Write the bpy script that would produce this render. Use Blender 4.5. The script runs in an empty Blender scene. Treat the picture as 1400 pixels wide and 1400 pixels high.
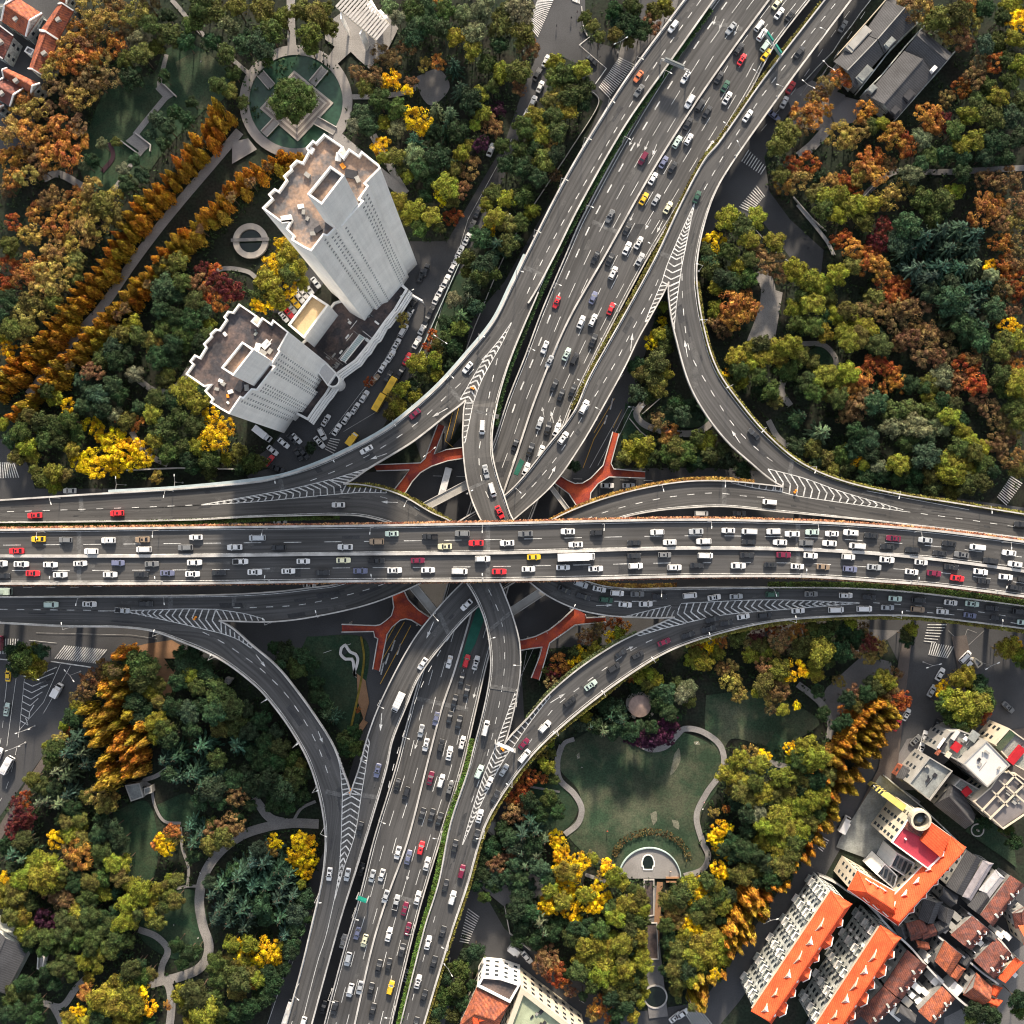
import bpy, bmesh, math, random
from mathutils import Vector, Matrix, noise
from mathutils.geometry import tessellate_polygon

random.seed(7)
scene = bpy.context.scene
COL = scene.collection

# ------------------------------------------------------------------ camera, sky, sun, exposure
CAM_H = 350.0                       # flying height in metres
cam_data = bpy.data.cameras.new("camera")
cam_data.sensor_width = 36.0
cam_data.lens = 36.0
cam_data.clip_start = 1.0
cam_data.clip_end = 5000.0
cam = bpy.data.objects.new("camera", cam_data)
cam.location = (0, 0, CAM_H)
COL.objects.link(cam)
scene.camera = cam

SUN_ELEV = math.radians(25)
SUN_AZ = math.radians(4)            # clockwise from +Y (top of the picture)
world = bpy.data.worlds.new("World")
scene.world = world
world.use_nodes = True
wn = world.node_tree
bg = wn.nodes["Background"]
sky = wn.nodes.new("ShaderNodeTexSky")
sky.sky_type = 'NISHITA'
sky.sun_disc = False
sky.sun_elevation = SUN_ELEV
sky.sun_rotation = SUN_AZ
sky.air_density = 1.0
sky.dust_density = 2.5
hsv = wn.nodes.new("ShaderNodeHueSaturation")      # hazy autumn air: a greyer sky
hsv.inputs["Saturation"].default_value = 0.45
wn.links.new(sky.outputs[0], hsv.inputs["Color"])
wn.links.new(hsv.outputs[0], bg.inputs[0])
bg.inputs[1].default_value = 0.15
sun_d = bpy.data.lights.new("sun", 'SUN')
sun_d.energy = 4.5
sun_d.angle = math.radians(4.0)
sun_d.color = (1.0, 0.84, 0.64)
sun = bpy.data.objects.new("sun", sun_d)
COL.objects.link(sun)
sdir = Vector((math.sin(SUN_AZ) * math.cos(SUN_ELEV), math.cos(SUN_AZ) * math.cos(SUN_ELEV), math.sin(SUN_ELEV)))
sun.rotation_euler = sdir.to_track_quat('Z', 'Y').to_euler()
scene.view_settings.view_transform = 'Standard'
scene.view_settings.look = 'None'
scene.view_settings.exposure = 0.9
scene.view_settings.gamma = 1.0
scene.render.engine = 'CYCLES'
scene.cycles.max_bounces = 5
scene.cycles.diffuse_bounces = 2
scene.cycles.glossy_bounces = 2
scene.cycles.transmission_bounces = 2
scene.cycles.transparent_max_bounces = 4
scene.cycles.use_denoising = True
scene.cycles.filter_width = 1.1

# ------------------------------------------------------------------ helpers
def P(px, py, z=0.0):
    """survey point: where the line of sight at photo point (px,py) meets height z"""
    k = (CAM_H - z) / CAM_H / 4.0
    return Vector(((px - 700) * k, (700 - py) * k, z))

def tl(x0, y0, s, pts):
    return [(x0 + p[0] / s, y0 + p[1] / s) + tuple(p[2:]) for p in pts]

def catmull(pts, step=6.0):
    """smooth polyline; returns samples and the sample index of each knot"""
    out, idx = [], []
    n = len(pts)
    for i in range(n - 1):
        p0 = pts[i - 1] if i > 0 else tuple(2 * a - b for a, b in zip(pts[0], pts[1]))
        p1, p2 = pts[i], pts[i + 1]
        p3 = pts[i + 2] if i + 2 < n else tuple(2 * a - b for a, b in zip(pts[-1], pts[-2]))
        d = math.dist(p1[:2], p2[:2])
        m = max(1, int(d / step))
        idx.append(len(out))
        # centripetal-like tangent clamp
        d01 = max(math.dist(p0[:2], p1[:2]), 1e-3); d23 = max(math.dist(p2[:2], p3[:2]), 1e-3)
        k1 = d / (d + d01); k2 = d / (d + d23)
        t1 = [(b - a) * k1 for a, b in zip(p0, p2)]
        t2 = [(b - a) * k2 for a, b in zip(p1, p3)]
        for j in range(m):
            t = j / m
            h00 = 2*t**3 - 3*t**2 + 1; h10 = t**3 - 2*t**2 + t
            h01 = -2*t**3 + 3*t**2; h11 = t**3 - t**2
            out.append(tuple(h00*a + h10*u + h01*b + h11*v for a, u, b, v in zip(p1, t1, p2, t2)))
    idx.append(len(out)); out.append(tuple(pts[-1]))
    return out, idx

def resample(pts, n):
    ds = [0.0]
    for a, b in zip(pts, pts[1:]):
        ds.append(ds[-1] + math.dist(a[:2], b[:2]))
    L = ds[-1]; out = []; j = 0
    for i in range(n):
        t = L * i / (n - 1)
        while j < len(ds) - 2 and ds[j + 1] < t: j += 1
        f = (t - ds[j]) / max(ds[j + 1] - ds[j], 1e-9)
        out.append(tuple(a + (b - a) * f for a, b in zip(pts[j], pts[j + 1])))
    return out

def along(pts, t):
    """point and unit tangent at distance t"""
    acc = 0
    for a, b in zip(pts, pts[1:]):
        d = math.dist(a[:2], b[:2])
        if acc + d >= t or b is pts[-1]:
            f = (t - acc) / max(d, 1e-9)
            return tuple(u + (v - u) * f for u, v in zip(a, b)), ((b[0]-a[0])/max(d,1e-9), (b[1]-a[1])/max(d,1e-9))
        acc += d

def plen(pts): return sum(math.dist(a[:2], b[:2]) for a, b in zip(pts, pts[1:]))

def guide(g):
    """height along a road: g = [(px,py,z)...]; returns z(px,py)"""
    def f(px, py):
        best = None
        for a, b in zip(g, g[1:]):
            dx, dy = b[0]-a[0], b[1]-a[1]
            t = ((px-a[0])*dx + (py-a[1])*dy) / (dx*dx + dy*dy)
            t = max(0.0, min(1.0, t))
            d = (px-a[0]-t*dx)**2 + (py-a[1]-t*dy)**2
            if best is None or d < best[0]: best = (d, a[2] + (b[2]-a[2])*t)
        return best[1]
    return f

class MB:
    """collects faces, links them as one mesh object"""
    def __init__(s): s.v=[]; s.f=[]; s.m=[]; s.uv=[]
    def quad(s, a, b, c, d, m=0, uv=None):
        i=len(s.v); s.v += [tuple(a),tuple(b),tuple(c),tuple(d)]; s.f.append((i,i+1,i+2,i+3)); s.m.append(m)
        s.uv.append(uv or [(0,0)]*4)
    def tri(s, a, b, c, m=0):
        i=len(s.v); s.v += [tuple(a),tuple(b),tuple(c)]; s.f.append((i,i+1,i+2)); s.m.append(m); s.uv.append([(0,0)]*3)
    def poly(s, pts, z=None, m=0):
        ps=[Vector((p[0],p[1],p[2] if z is None else z)) for p in pts]
        i=len(s.v); s.v += [tuple(p) for p in ps]
        for t in tessellate_polygon([ps]):
            a,b,c=[ps[k] for k in t]
            t=t if (b-a).cross(c-a).z>0 else (t[0],t[2],t[1])
            s.f.append(tuple(i+k for k in t)); s.m.append(m); s.uv.append([(0,0)]*3)
    def prism(s, pts, z0, z1, m=0, mt=None, bottom=False):
        """vertical prism over world xy polygon"""
        n=len(pts)
        area=sum(pts[i][0]*pts[(i+1)%n][1]-pts[(i+1)%n][0]*pts[i][1] for i in range(n))
        if area<0: pts=pts[::-1]
        for i in range(n):
            a,b=pts[i],pts[(i+1)%n]
            L=math.dist(a[:2],b[:2])
            s.quad((a[0],a[1],z0),(b[0],b[1],z0),(b[0],b[1],z1),(a[0],a[1],z1),m,[(0,z0),(L,z0),(L,z1),(0,z1)])
        s.poly(pts,z1,m if mt is None else mt)
        if bottom:
            s.poly(pts,z0,m)
    def box(s, cx, cy, cz, lx, ly, lz, rz=0.0, m=0, bottom=True):
        c,sn=math.cos(rz),math.sin(rz)
        def q(x,y,z): return (cx+x*c-y*sn, cy+x*sn+y*c, cz+z)
        x,y,z=lx/2,ly/2,lz/2
        p=[q(-x,-y,-z),q(x,-y,-z),q(x,y,-z),q(-x,y,-z),q(-x,-y,z),q(x,-y,z),q(x,y,z),q(-x,y,z)]
        i=len(s.v); s.v+=p
        fs=[(4,5,6,7),(0,1,5,4),(1,2,6,5),(2,3,7,6),(3,0,4,7)]+([(3,2,1,0)] if bottom else [])
        for f in fs: s.f.append(tuple(i+k for k in f)); s.m.append(m); s.uv.append([(0,0)]*4)
    def bar(s, a, b, w, h=None, m=0):
        a,b=Vector(a),Vector(b); d=b-a
        if d.length<1e-4: return
        u=d.normalized(); r=u.cross(Vector((0,0,1)))
        if r.length<1e-3: r=Vector((1,0,0))
        r.normalize(); t=r.cross(u); h=h or w
        r*=w/2; t*=h/2
        i=len(s.v); s.v+=[tuple(x) for x in (a-r-t,a+r-t,a+r+t,a-r+t,b-r-t,b+r-t,b+r+t,b-r+t)]
        for f in ((0,3,2,1),(4,5,6,7),(0,1,5,4),(1,2,6,5),(2,3,7,6),(3,0,4,7)):
            s.f.append(tuple(i+k for k in f)); s.m.append(m); s.uv.append([(0,0)]*4)
    def cyl(s, cx, cy, z0, z1, r0, r1=None, n=10, m=0, cap=True):
        r1=r0 if r1 is None else r1
        i=len(s.v)
        for z,r in ((z0,r0),(z1,r1)):
            for k in range(n):
                a=2*math.pi*k/n; s.v.append((cx+r*math.cos(a),cy+r*math.sin(a),z))
        for k in range(n):
            k2=(k+1)%n; s.f.append((i+k,i+k2,i+n+k2,i+n+k)); s.m.append(m); s.uv.append([(0,0)]*4)
        if cap: s.f.append(tuple(i+n+k for k in range(n))); s.m.append(m); s.uv.append([(0,0)]*n)
    def mesh(s, name, mats, uvs=False, smooth=False):
        me=bpy.data.meshes.new(name); me.from_pydata(s.v,[],s.f)
        for m in (mats if isinstance(mats,(list,tuple)) else [mats]): me.materials.append(m)
        me.polygons.foreach_set("material_index", s.m)
        if uvs:
            l=me.uv_layers.new(name="UVMap"); k=0
            flat=[]
            for u in s.uv:
                for a in u: flat += [a[0],a[1]]
            l.data.foreach_set("uv", flat)
        if smooth: me.polygons.foreach_set("use_smooth",[True]*len(s.f))
        me.update()
        return me
    def build(s, name, mats, parent=None, uvs=False, smooth=False):
        o=bpy.data.objects.new(name, s.mesh(name,mats,uvs,smooth)); COL.objects.link(o)
        if parent: o.parent=parent
        return o

def tag(o, label=None, cat=None, group=None, kind=None):
    if label: o["label"]=label
    if cat: o["category"]=cat
    if group: o["group"]=group
    if kind: o["kind"]=kind
    return o

def empty(name, loc=(0,0,0), rz=0.0):
    o=bpy.data.objects.new(name,None); COL.objects.link(o); o.location=loc; o.rotation_euler=(0,0,rz)
    o.empty_display_size=0.5
    return o

def link_mesh(name, me, parent=None, color=None):
    o=bpy.data.objects.new(name, me); COL.objects.link(o)
    if parent: o.parent=parent
    if color: o.color=(*color,1)
    return o

# ------------------------------------------------------------------ materials
MATS={}
def mat(name, col, rough=0.8, var=0.25, scale=0.3, fine=6.0, finev=0.15, col2=None, metal=0.0, spec=0.3, objcol=False, emit=None, tint=None):
    """procedural material: base colour broken up by a broad and a fine noise"""
    if name in MATS: return MATS[name]
    m=bpy.data.materials.new(name); m.use_nodes=True; nt=m.node_tree; N=nt.nodes; L=nt.links
    b=N["Principled BSDF"]; b.inputs["Roughness"].default_value=rough; b.inputs["Metallic"].default_value=metal
    b.inputs["Specular IOR Level"].default_value=spec
    geo=N.new("ShaderNodeNewGeometry")
    n1=N.new("ShaderNodeTexNoise"); n1.inputs["Scale"].default_value=scale; n1.inputs["Detail"].default_value=5
    n2=N.new("ShaderNodeTexNoise"); n2.inputs["Scale"].default_value=fine; n2.inputs["Detail"].default_value=2
    L.new(geo.outputs["Position"],n1.inputs["Vector"]); L.new(geo.outputs["Position"],n2.inputs["Vector"])
    mr=N.new("ShaderNodeMapRange"); mr.inputs[1].default_value=0.3; mr.inputs[2].default_value=0.7
    mr.inputs[3].default_value=1-var; mr.inputs[4].default_value=1+var
    L.new(n1.outputs[0],mr.inputs[0])
    mr2=N.new("ShaderNodeMapRange"); mr2.inputs[1].default_value=0.3; mr2.inputs[2].default_value=0.7
    mr2.inputs[3].default_value=1-finev; mr2.inputs[4].default_value=1+finev
    L.new(n2.outputs[0],mr2.inputs[0])
    mul=N.new("ShaderNodeMath"); mul.operation='MULTIPLY'; L.new(mr.outputs[0],mul.inputs[0]); L.new(mr2.outputs[0],mul.inputs[1])
    if objcol:
        oi=N.new("ShaderNodeObjectInfo"); src=oi.outputs["Color"]
    elif col2:
        mx=N.new("ShaderNodeMix"); mx.data_type='RGBA'; mx.inputs[6].default_value=(*col,1); mx.inputs[7].default_value=(*col2,1)
        n3=N.new("ShaderNodeTexNoise"); n3.inputs["Scale"].default_value=scale*1.7; n3.inputs["Detail"].default_value=6; n3.inputs["Roughness"].default_value=0.65
        L.new(geo.outputs["Position"],n3.inputs["Vector"])
        r3=N.new("ShaderNodeMapRange"); r3.inputs[1].default_value=0.42; r3.inputs[2].default_value=0.6
        L.new(n3.outputs[0],r3.inputs[0]); L.new(r3.outputs[0],mx.inputs[0]); src=mx.outputs[2]
    else:
        rgb=N.new("ShaderNodeRGB"); rgb.outputs[0].default_value=(*col,1); src=rgb.outputs[0]
    vm=N.new("ShaderNodeVectorMath"); vm.operation='SCALE'; L.new(src,vm.inputs[0]); L.new(mul.outputs[0],vm.inputs["Scale"])
    L.new(vm.outputs[0],b.inputs["Base Color"])
    if emit:
        b.inputs["Emission Color"].default_value=(*emit,1); b.inputs["Emission Strength"].default_value=1
    MATS[name]=m
    return m

def road_mat(name, base, patch):
    """asphalt with wheel tracks along the lanes (u across, v along, metres) and stains"""
    m=mat(name, base, rough=0.85, var=0.16, scale=0.06, fine=5.0, finev=0.12, spec=0.2)
    nt=m.node_tree; N=nt.nodes; L=nt.links; b=N["Principled BSDF"]
    src=b.inputs["Base Color"].links[0].from_socket
    uv=N.new("ShaderNodeUVMap"); sp=N.new("ShaderNodeSeparateXYZ"); L.new(uv.outputs[0],sp.inputs[0])
    cm=N.new("ShaderNodeCombineXYZ"); L.new(sp.outputs[0],cm.inputs[0])
    sc=N.new("ShaderNodeMath"); sc.operation='MULTIPLY'; sc.inputs[1].default_value=0.02; L.new(sp.outputs[1],sc.inputs[0]); L.new(sc.outputs[0],cm.inputs[1])
    ns=N.new("ShaderNodeTexNoise"); ns.inputs["Scale"].default_value=1.3; ns.inputs["Detail"].default_value=4; L.new(cm.outputs[0],ns.inputs["Vector"])
    r=N.new("ShaderNodeMapRange"); r.inputs[1].default_value=0.3; r.inputs[2].default_value=0.7; r.inputs[3].default_value=1-patch; r.inputs[4].default_value=1+patch
    L.new(ns.outputs[0],r.inputs[0])
    vm=N.new("ShaderNodeVectorMath"); vm.operation='SCALE'; L.new(src,vm.inputs[0]); L.new(r.outputs[0],vm.inputs["Scale"])
    L.new(vm.outputs[0],b.inputs["Base Color"])
    return m

M_DECK=road_mat("asphalt_deck",(0.072,0.071,0.071),0.32)
M_ASPH=mat("asphalt_street",(0.055,0.056,0.060),0.85,0.3,0.05,3.0,0.15)
M_CONC=mat("concrete",(0.30,0.29,0.27),0.8,0.2,0.2)
M_PARA=mat("parapet_concrete",(0.42,0.405,0.385),0.7,0.3,0.25)
M_STEELP=mat("pale_blue_steel",(0.36,0.42,0.43),0.5,0.12,0.3)
M_PAINT=mat("road_paint",(0.50,0.50,0.49),0.6,0.32,0.5,3.0,0.35)
M_YPAINT=mat("yellow_road_paint",(0.55,0.33,0.06),0.6,0.15,0.5,3.0,0.25)
M_JOINT=mat("expansion_joint",(0.10,0.10,0.10),0.8,0.3,0.6,2.0,0.3)
M_WORN=mat("worn_road_paint",(0.22,0.22,0.22),0.7,0.35,0.4,2.0,0.3)
# ------------------------------------------------------------------ elevated roads
ROADZ={}
ROADS={}
def road(key, name, Lp, Rp, g, par, ext=(0,0), low=0.0, thick=1.3, parmat=None, parw=0.42, parh=0.95, label=None):
    """one elevated road: deck ribbon between edge lines Lp, Rp (survey points), heights g; par = [(side, i0, i1)] parapet stretches by knot"""
    zf=guide(g); ROADZ[key]=zf
    def extend(p):
        p=list(p)
        if ext[0]:
            d=math.dist(p[0],p[1]); k=ext[0]/d; p[0]=(p[0][0]+(p[0][0]-p[1][0])*k, p[0][1]+(p[0][1]-p[1][1])*k)
        if ext[1]:
            d=math.dist(p[-1],p[-2]); k=ext[1]/d; p[-1]=(p[-1][0]+(p[-1][0]-p[-2][0])*k, p[-1][1]+(p[-1][1]-p[-2][1])*k)
        return p
    Lp,Rp=extend(Lp),extend(Rp)
    Ls,Li=catmull(Lp); Rs,Ri=catmull(Rp)
    n=max(8,int(max(plen(Ls),plen(Rs))/8))
    A,B=resample(Ls,n),resample(Rs,n)
    wl=[P(x,y,zf(x,y)-low) for x,y in A]; wr=[P(x,y,zf(x,y)-low) for x,y in B]
    mb=MB(); v=0.0
    for i in range(n-1):
        dv=((wl[i+1]-wl[i]).length+(wr[i+1]-wr[i]).length)/2
        w0=(wr[i]-wl[i]).length; w1=(wr[i+1]-wl[i+1]).length
        mb.quad(wl[i],wr[i],wr[i+1],wl[i+1],0,[(0,v),(w0,v),(w1,v+dv),(0,v+dv)])
        D=Vector((0,0,-thick))
        mb.quad(wl[i]+D,wl[i],wl[i+1],wl[i+1]+D,1)
        mb.quad(wr[i],wr[i]+D,wr[i+1]+D,wr[i+1],1)
        mb.quad(wl[i+1]+D,wr[i+1]+D,wr[i]+D,wl[i]+D,1)
        v+=dv
    # faces wound upwards
    me=mb.mesh(name,[M_DECK,M_CONC],uvs=True)
    bm=bmesh.new(); bm.from_mesh(me); bmesh.ops.remove_doubles(bm,verts=bm.verts,dist=0.001); bmesh.ops.recalc_face_normals(bm,faces=bm.faces); bm.to_mesh(me); bm.free()
    o=link_mesh(name,me); tag(o,label,kind="structure")
    ROADS[key]=(o,A,B,zf)
    for side,i0,i1 in par:
        S,I=(Ls,Li) if side=='L' else (Rs,Ri)
        i1=len(I)-1 if i1 is None else i1
        seg=S[I[i0]:I[i1]+1]
        sgn=1 if side=='L' else -1
        other=B if side=='L' else A
        seg=resample(seg,max(3,int(plen(seg)/6)))
        pts=[P(x,y,zf(x,y)-low) for x,y in seg]
        strip_wall("parapet",pts,parw,parh,o,parmat or M_PARA)
    return o

def strip_wall(name, pts, w, h, parent, m, down=0.5, inset=0.0):
    mb=MB()
    nn=len(pts); offs=[]
    for i,p in enumerate(pts):
        d=(pts[min(i+1,nn-1)]-pts[max(i-1,0)]); d.z=0
        if d.length<1e-6: d=Vector((1,0,0))
        d.normalize(); offs.append(Vector((-d.y,d.x,0))*(w/2))
    for i in range(nn-1):
        a0,a1=pts[i]-offs[i],pts[i]+offs[i]; b0,b1=pts[i+1]-offs[i+1],pts[i+1]+offs[i+1]
        U=Vector((0,0,h)); D=Vector((0,0,-down))
        mb.quad(a0+U,b0+U,b1+U,a1+U,0)
        mb.quad(a0+D,b0+D,b0+U,a0+U,0)
        mb.quad(b1+D,a1+D,a1+U,b1+U,0)
        if i==0: mb.quad(a1+D,a0+D,a0+U,a1+U)
        if i==nn-2: mb.quad(b0+D,b1+D,b1+U,b0+U)
    return mb.build(name,m,parent)

# ---- edge lines, photo survey
ew_top=[(0,724.5),(235,721.5),(470,719),(650,716),(935,710.5),(1098,713.5),(1198,719),(1299,728),(1400,741)]
ew_bot=[(0,797.5),(235,797.5),(470,794.5),(650,793.5),(800,791),(935,788),(1098,788),(1198,794),(1299,802),(1400,816)]
road('EW','elevated_expressway',ew_top,ew_bot,[(0,760,23),(1400,780,23)],[('L',0,None),('R',0,None)],ext=(160,160),thick=1.8,parw=0.7)

ns_L=[(980,0),(915,92),(852,194),(795,300),(773,350),(741,425),(718,487),(695,545),(677,600),(640,700),(606,820),(570,940),(555,995),(541,1050),(512,1145),(492,1225),(470,1300),(444,1400)]
ns_R=[(1109,0),(1064,55),(1025,125),(975,207),(925,288),(887,350),(847,424),(808,500),(780,560),(752,640),(718,730),(690,820),(666,905),(652,965),(632,1050),(600,1155),(570,1257),(536,1400)]
road('NS','lower_expressway',ns_L,ns_R,[(1040,0,7),(490,1400,7)],[('L',0,None),('R',0,None)],ext=(160,160))

zR1=[(950,0,8.5),(725,400,10.3),(637,547,11),(470,662,12),(0,700,12)]
r1_L=[(937,0),(865,96),(820,165),(772,246),(719,350),(699,392),(675,440),(637,487),(600,528),(562,562),(525,590),(475,617),(425,639),(375,654),(350,659),(250,668),(105,677),(0,684)]
r1_R=[(976,0),(915,86),(854,173),(792,282),(757,352),(722,415),(699,440),(684,475),(664,510),(637,547),(609,569),(583,590),(560,607),(505,640),(470,662),(400,674),(275,690),(130,697),(0,700)]
road('R1','western_approach_road',r1_L,r1_R,zR1,[('L',0,None),('R',0,5),('R',9,14)],ext=(160,160),parmat=M_PARA,parw=0.55)

zA=[(950,0,8.5),(725,400,10.3),(637,547,11),(655,630,14.5),(690,715,18),(735,800,17.5),(800,828,15.5),(925,835,12.5),(1050,828,12),(1400,845,12)]
a_L=[(757,352),(736,400),(699.5,487),(683.5,537),(674,583),(673,617),(679,647),(688,674),(702,711),(735,750),(770,780),(796,792),(810,797),(825,801),(862,804.5),(925,803.5),(1050,803),(1175,804.5),(1275,812.5),(1400,829)]
a_R=[(748,352),(722,408),(699,440),(682,475),(660,515),(637,548),(633,583),(633,610),(638,656),(647,688),(661,717),(690,765),(721,793),(750,815),(787,832),(825,840.5),(855,843),(922,843.5),(987,830),(1050,826),(1175,824),(1300,832),(1400,845)]
road('A','turning_ramp_to_the_east',a_L,a_R,zA,[('L',1,None),('R',5,17)],ext=(0,160),low=0.03)

zAp=[(565,1400,8.5),(640,1200,9.5),(690,1017,11),(690,920,13.5),(662,805,18),(600,715,17.5),(540,690,14.5),(470,662,12),(0,700,12)]
ap_L=[(548,1400),(580,1270),(600,1205),(616,1125),(641,1050),(647,1025),(660,975),(669,930),(671,900),(665,855),(652,820),(636,794),(600,750),(560,728),(542,718),(498,706),(465,704),(403,705),(336,707),(268,710.5),(128,713),(0,714)]
ap_R=[(562,1400),(600,1270),(632,1155),(660,1075),(690,1016),(701,978),(708,942),(711.5,913),(710,876),(701,842),(693,820),(680,790),(650,745),(618,714),(589,700),(549,677),(509,665),(470,662),(400,675),(275,691),(130,697.5),(0,700.5)]
road('AP','turning_ramp_to_the_west',ap_L,ap_R,zAp,[('L',0,None),('R',4,17)],ext=(160,160),low=0.03)

zF=[(565,1400,8.5),(640,1200,9.5),(690,1017,11),(800,935,12),(925,835,12.5),(1050,828,12),(1400,845,12)]
f_L=[(561,1400),(599,1270),(631,1155),(659,1075),(690,1016),(718,985),(751,948),(792,913),(837,883),(870,866),(900,853),(922,843.5),(987,829.5),(1050,825.5),(1175,823.5),(1300,831.5),(1400,844.5)]
f_R=[(580,1400),(615,1282),(640,1207),(662,1132),(690,1081),(729,1030),(770,991),(826,946),(863,920),(900,897),(937,880),(1000,861),(1050,850.5),(1100,845),(1200,841),(1275,844),(1400,860)]
road('F','south_eastern_side_road',f_L,f_R,zF,[('L',4,11),('R',0,None)],ext=(160,160))

zB=[(0,833,12),(134,835,12),(300,848,12),(420,822,12.5),(520,795,13),(600,770,13.5),(700,700,13.5),(780,600,13.2),(850,480,11.8),(914,387,11),(955,277,10),(1150,0,8.5)]
b_L=[(0,816),(201,814.5),(302,813),(369,809.5),(420,804),(470,796),(560,755),(640,705),(695,673),(750,608),(785,562),(805,517),(831,470),(858,422),(897,350),(930,280),(962,220),(983,195),(1050,100),(1128.6,0)]
b_R=[(0,833),(134,834.5),(220,843),(300,848),(362,850),(400,847.5),(440,841),(490,830),(530,817),(575,797),(640,760),(712,702),(757,661),(795,607),(825,555),(855,500),(872,464),(890,432),(914,386),(935,320),(955,277),(1000,200),(1050,125),(1145,0)]
road('B','turning_ramp_to_the_north',b_L,b_R,zB,[('L',0,None),('R',3,18)],ext=(160,160))

zE=[(1150,0,8.5),(955,277,10),(914,387,11),(955,500,11.5),(1030,620,12),(1070,665,12),(1235,698,12),(1400,720,12)]
e_L=[(1164,0),(1107,75),(1050,153),(990,240),(970,282),(955,340),(952,385),(962,450),(980,505),(1012,552),(1050,596),(1095,633),(1150,657),(1225,675),(1300,687),(1400,703)]
e_R=[(1144,0),(1098,60),(1049,125),(999,200),(954,277),(934,320),(914,386),(916,425),(923,460),(942,525),(967,570),(995,605),(1025,632),(1050,653),(1070,665),(1150,683),(1235,698),(1320,708),(1400,719)]
road('E','north_eastern_side_road',e_L,e_R,zE,[('L',0,None),('R',6,14)],ext=(160,160),low=0.03)

zBp=[(1400,720,12),(1235,698,12),(1070,665,12),(950,675,12.3),(850,690,13),(780,725,13.5),(680,790,13.5),(620,840,13.2),(545,960,12),(479,1087,11),(457,1230,9.8),(410,1400,8.5)]
bp_L=[(1400,719.5),(1320,708.5),(1235,698.5),(1150,683.5),(1070,666),(1031,661),(990,657.5),(935,658.5),(868,670),(801,690),(750,713),(690,750),(636,793),(595,836),(562,880),(525,950),(505,1000),(491,1050),(479,1087),(466,1160),(457,1230),(435,1312),(408,1400)]
bp_R=[(1400,736),(1266,720),(1165,709),(1064,699.5),(990,692.5),(935,694.5),(885,700),(841,711),(790,737),(720,785),(649,833),(600,887),(572,927),(557,962),(537,1012),(529,1050),(505,1132),(490,1180),(462,1270),(427,1400)]
road('BP','turning_ramp_to_the_south',bp_L,bp_R,zBp,[('L',4,18),('R',0,None)],ext=(160,160))

zG=[(0,833,12),(134,835,12),(300,848,12),(400,950,11.6),(479,1087,11),(457,1230,9.8),(410,1400,8.5)]
g_L=[(0,833.5),(134,835),(220,843.5),(300,848.5),(350,886),(380,912),(407,945),(432,980),(455,1017),(468,1050),(479,1087),(466,1160),(457,1230),(435,1312),(410,1400)]
g_R=[(0,851),(87,856),(162,857),(207,862),(237,872),(300,900),(350,937),(375,965),(400,1000),(422,1040),(437,1087),(445,1137),(444,1175),(439,1210),(427,1262),(410,1332),(391,1400)]
road('G','south_western_curved_ramp',g_L,g_R,zG,[('L',3,10),('R',0,None)],ext=(160,160),low=0.03)

# ---- paint on the roads: one child mesh for each road
PAINT={k:MB() for k in ROADS}
def pstrip(key, pts, w=0.2, lift=0.05, mb=None, m=0, smooth=True):
    zf=ROADZ[key]; mb=mb or PAINT[key]
    if smooth and len(pts)>2: pts,_=catmull(pts)
    pts=resample(pts,max(2,int(plen(pts)/8)+1))
    ws=[P(x,y,zf(x,y)+lift) for x,y in pts]
    for i in range(len(ws)-1):
        d=(ws[i+1]-ws[i]); d.z=0; d.normalize(); o=Vector((-d.y,d.x,0))*(w/2)
        mb.quad(ws[i]-o,ws[i+1]-o,ws[i+1]+o,ws[i]+o,m)
def dashes(key, pts, on=2.6, off=5.6, w=0.22, phase=0.0, smooth=True):
    """dash lengths in metres"""
    if smooth and len(pts)>2: pts,_=catmull(pts)
    L=plen(pts); t=phase*4
    while t+on*4<L:
        (a,_),(b,_)=along(pts,t),along(pts,t+on*4)
        pstrip(key,[a[:2],b[:2]],w,smooth=False)
        t+=(on+off)*4
def between(key, f, t0=0.0, t1=1.0):
    o,A,B,zf=ROADS[key]; n=len(A)
    return [(a[0]+(b[0]-a[0])*f,a[1]+(b[1]-a[1])*f) for a,b in list(zip(A,B))[int(n*t0):max(int(n*t1),2)]]
def chevrons(key, left, right, n, w=0.42, k=0.5, tip=5.0, lines=True):
    """V stripes between two converging lines (both run from the nose to the apex); the V points along +direction by TIP px"""
    L0,R0=resample(left,n+1),resample(right,n+1)
    if lines: pstrip(key,left,0.25); pstrip(key,right,0.25)
    for i in range(n):
        a,b=L0[i],R0[i]
        j=min(i+1,n)
        wd=math.dist(a,b)
        if wd<1.2: continue
        c=((a[0]+b[0])/2,(a[1]+b[1])/2); cn=((L0[j][0]+R0[j][0])/2,(L0[j][1]+R0[j][1])/2)
        d=math.dist(c,cn) or 1
        t=min(tip,wd*0.55)
        c=(c[0]+(cn[0]-c[0])/d*t, c[1]+(cn[1]-c[1])/d*t)
        ww=min(w, wd*0.12)
        pstrip(key,[a,c],ww,lift=0.055,smooth=False); pstrip(key,[c,b],ww,lift=0.055,smooth=False)
def hatch(key, edge, line, n, w=0.4, slip=0):
    A,B=resample(edge,n+1),resample(line,n+1)
    pstrip(key,line,0.25)
    for i in range(n+1-max(slip,0)):
        b=B[min(n,i+slip)]
        if math.dist(A[i],b)<1.5: continue
        pstrip(key,[A[i],b],w,lift=0.055,smooth=False)
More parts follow.
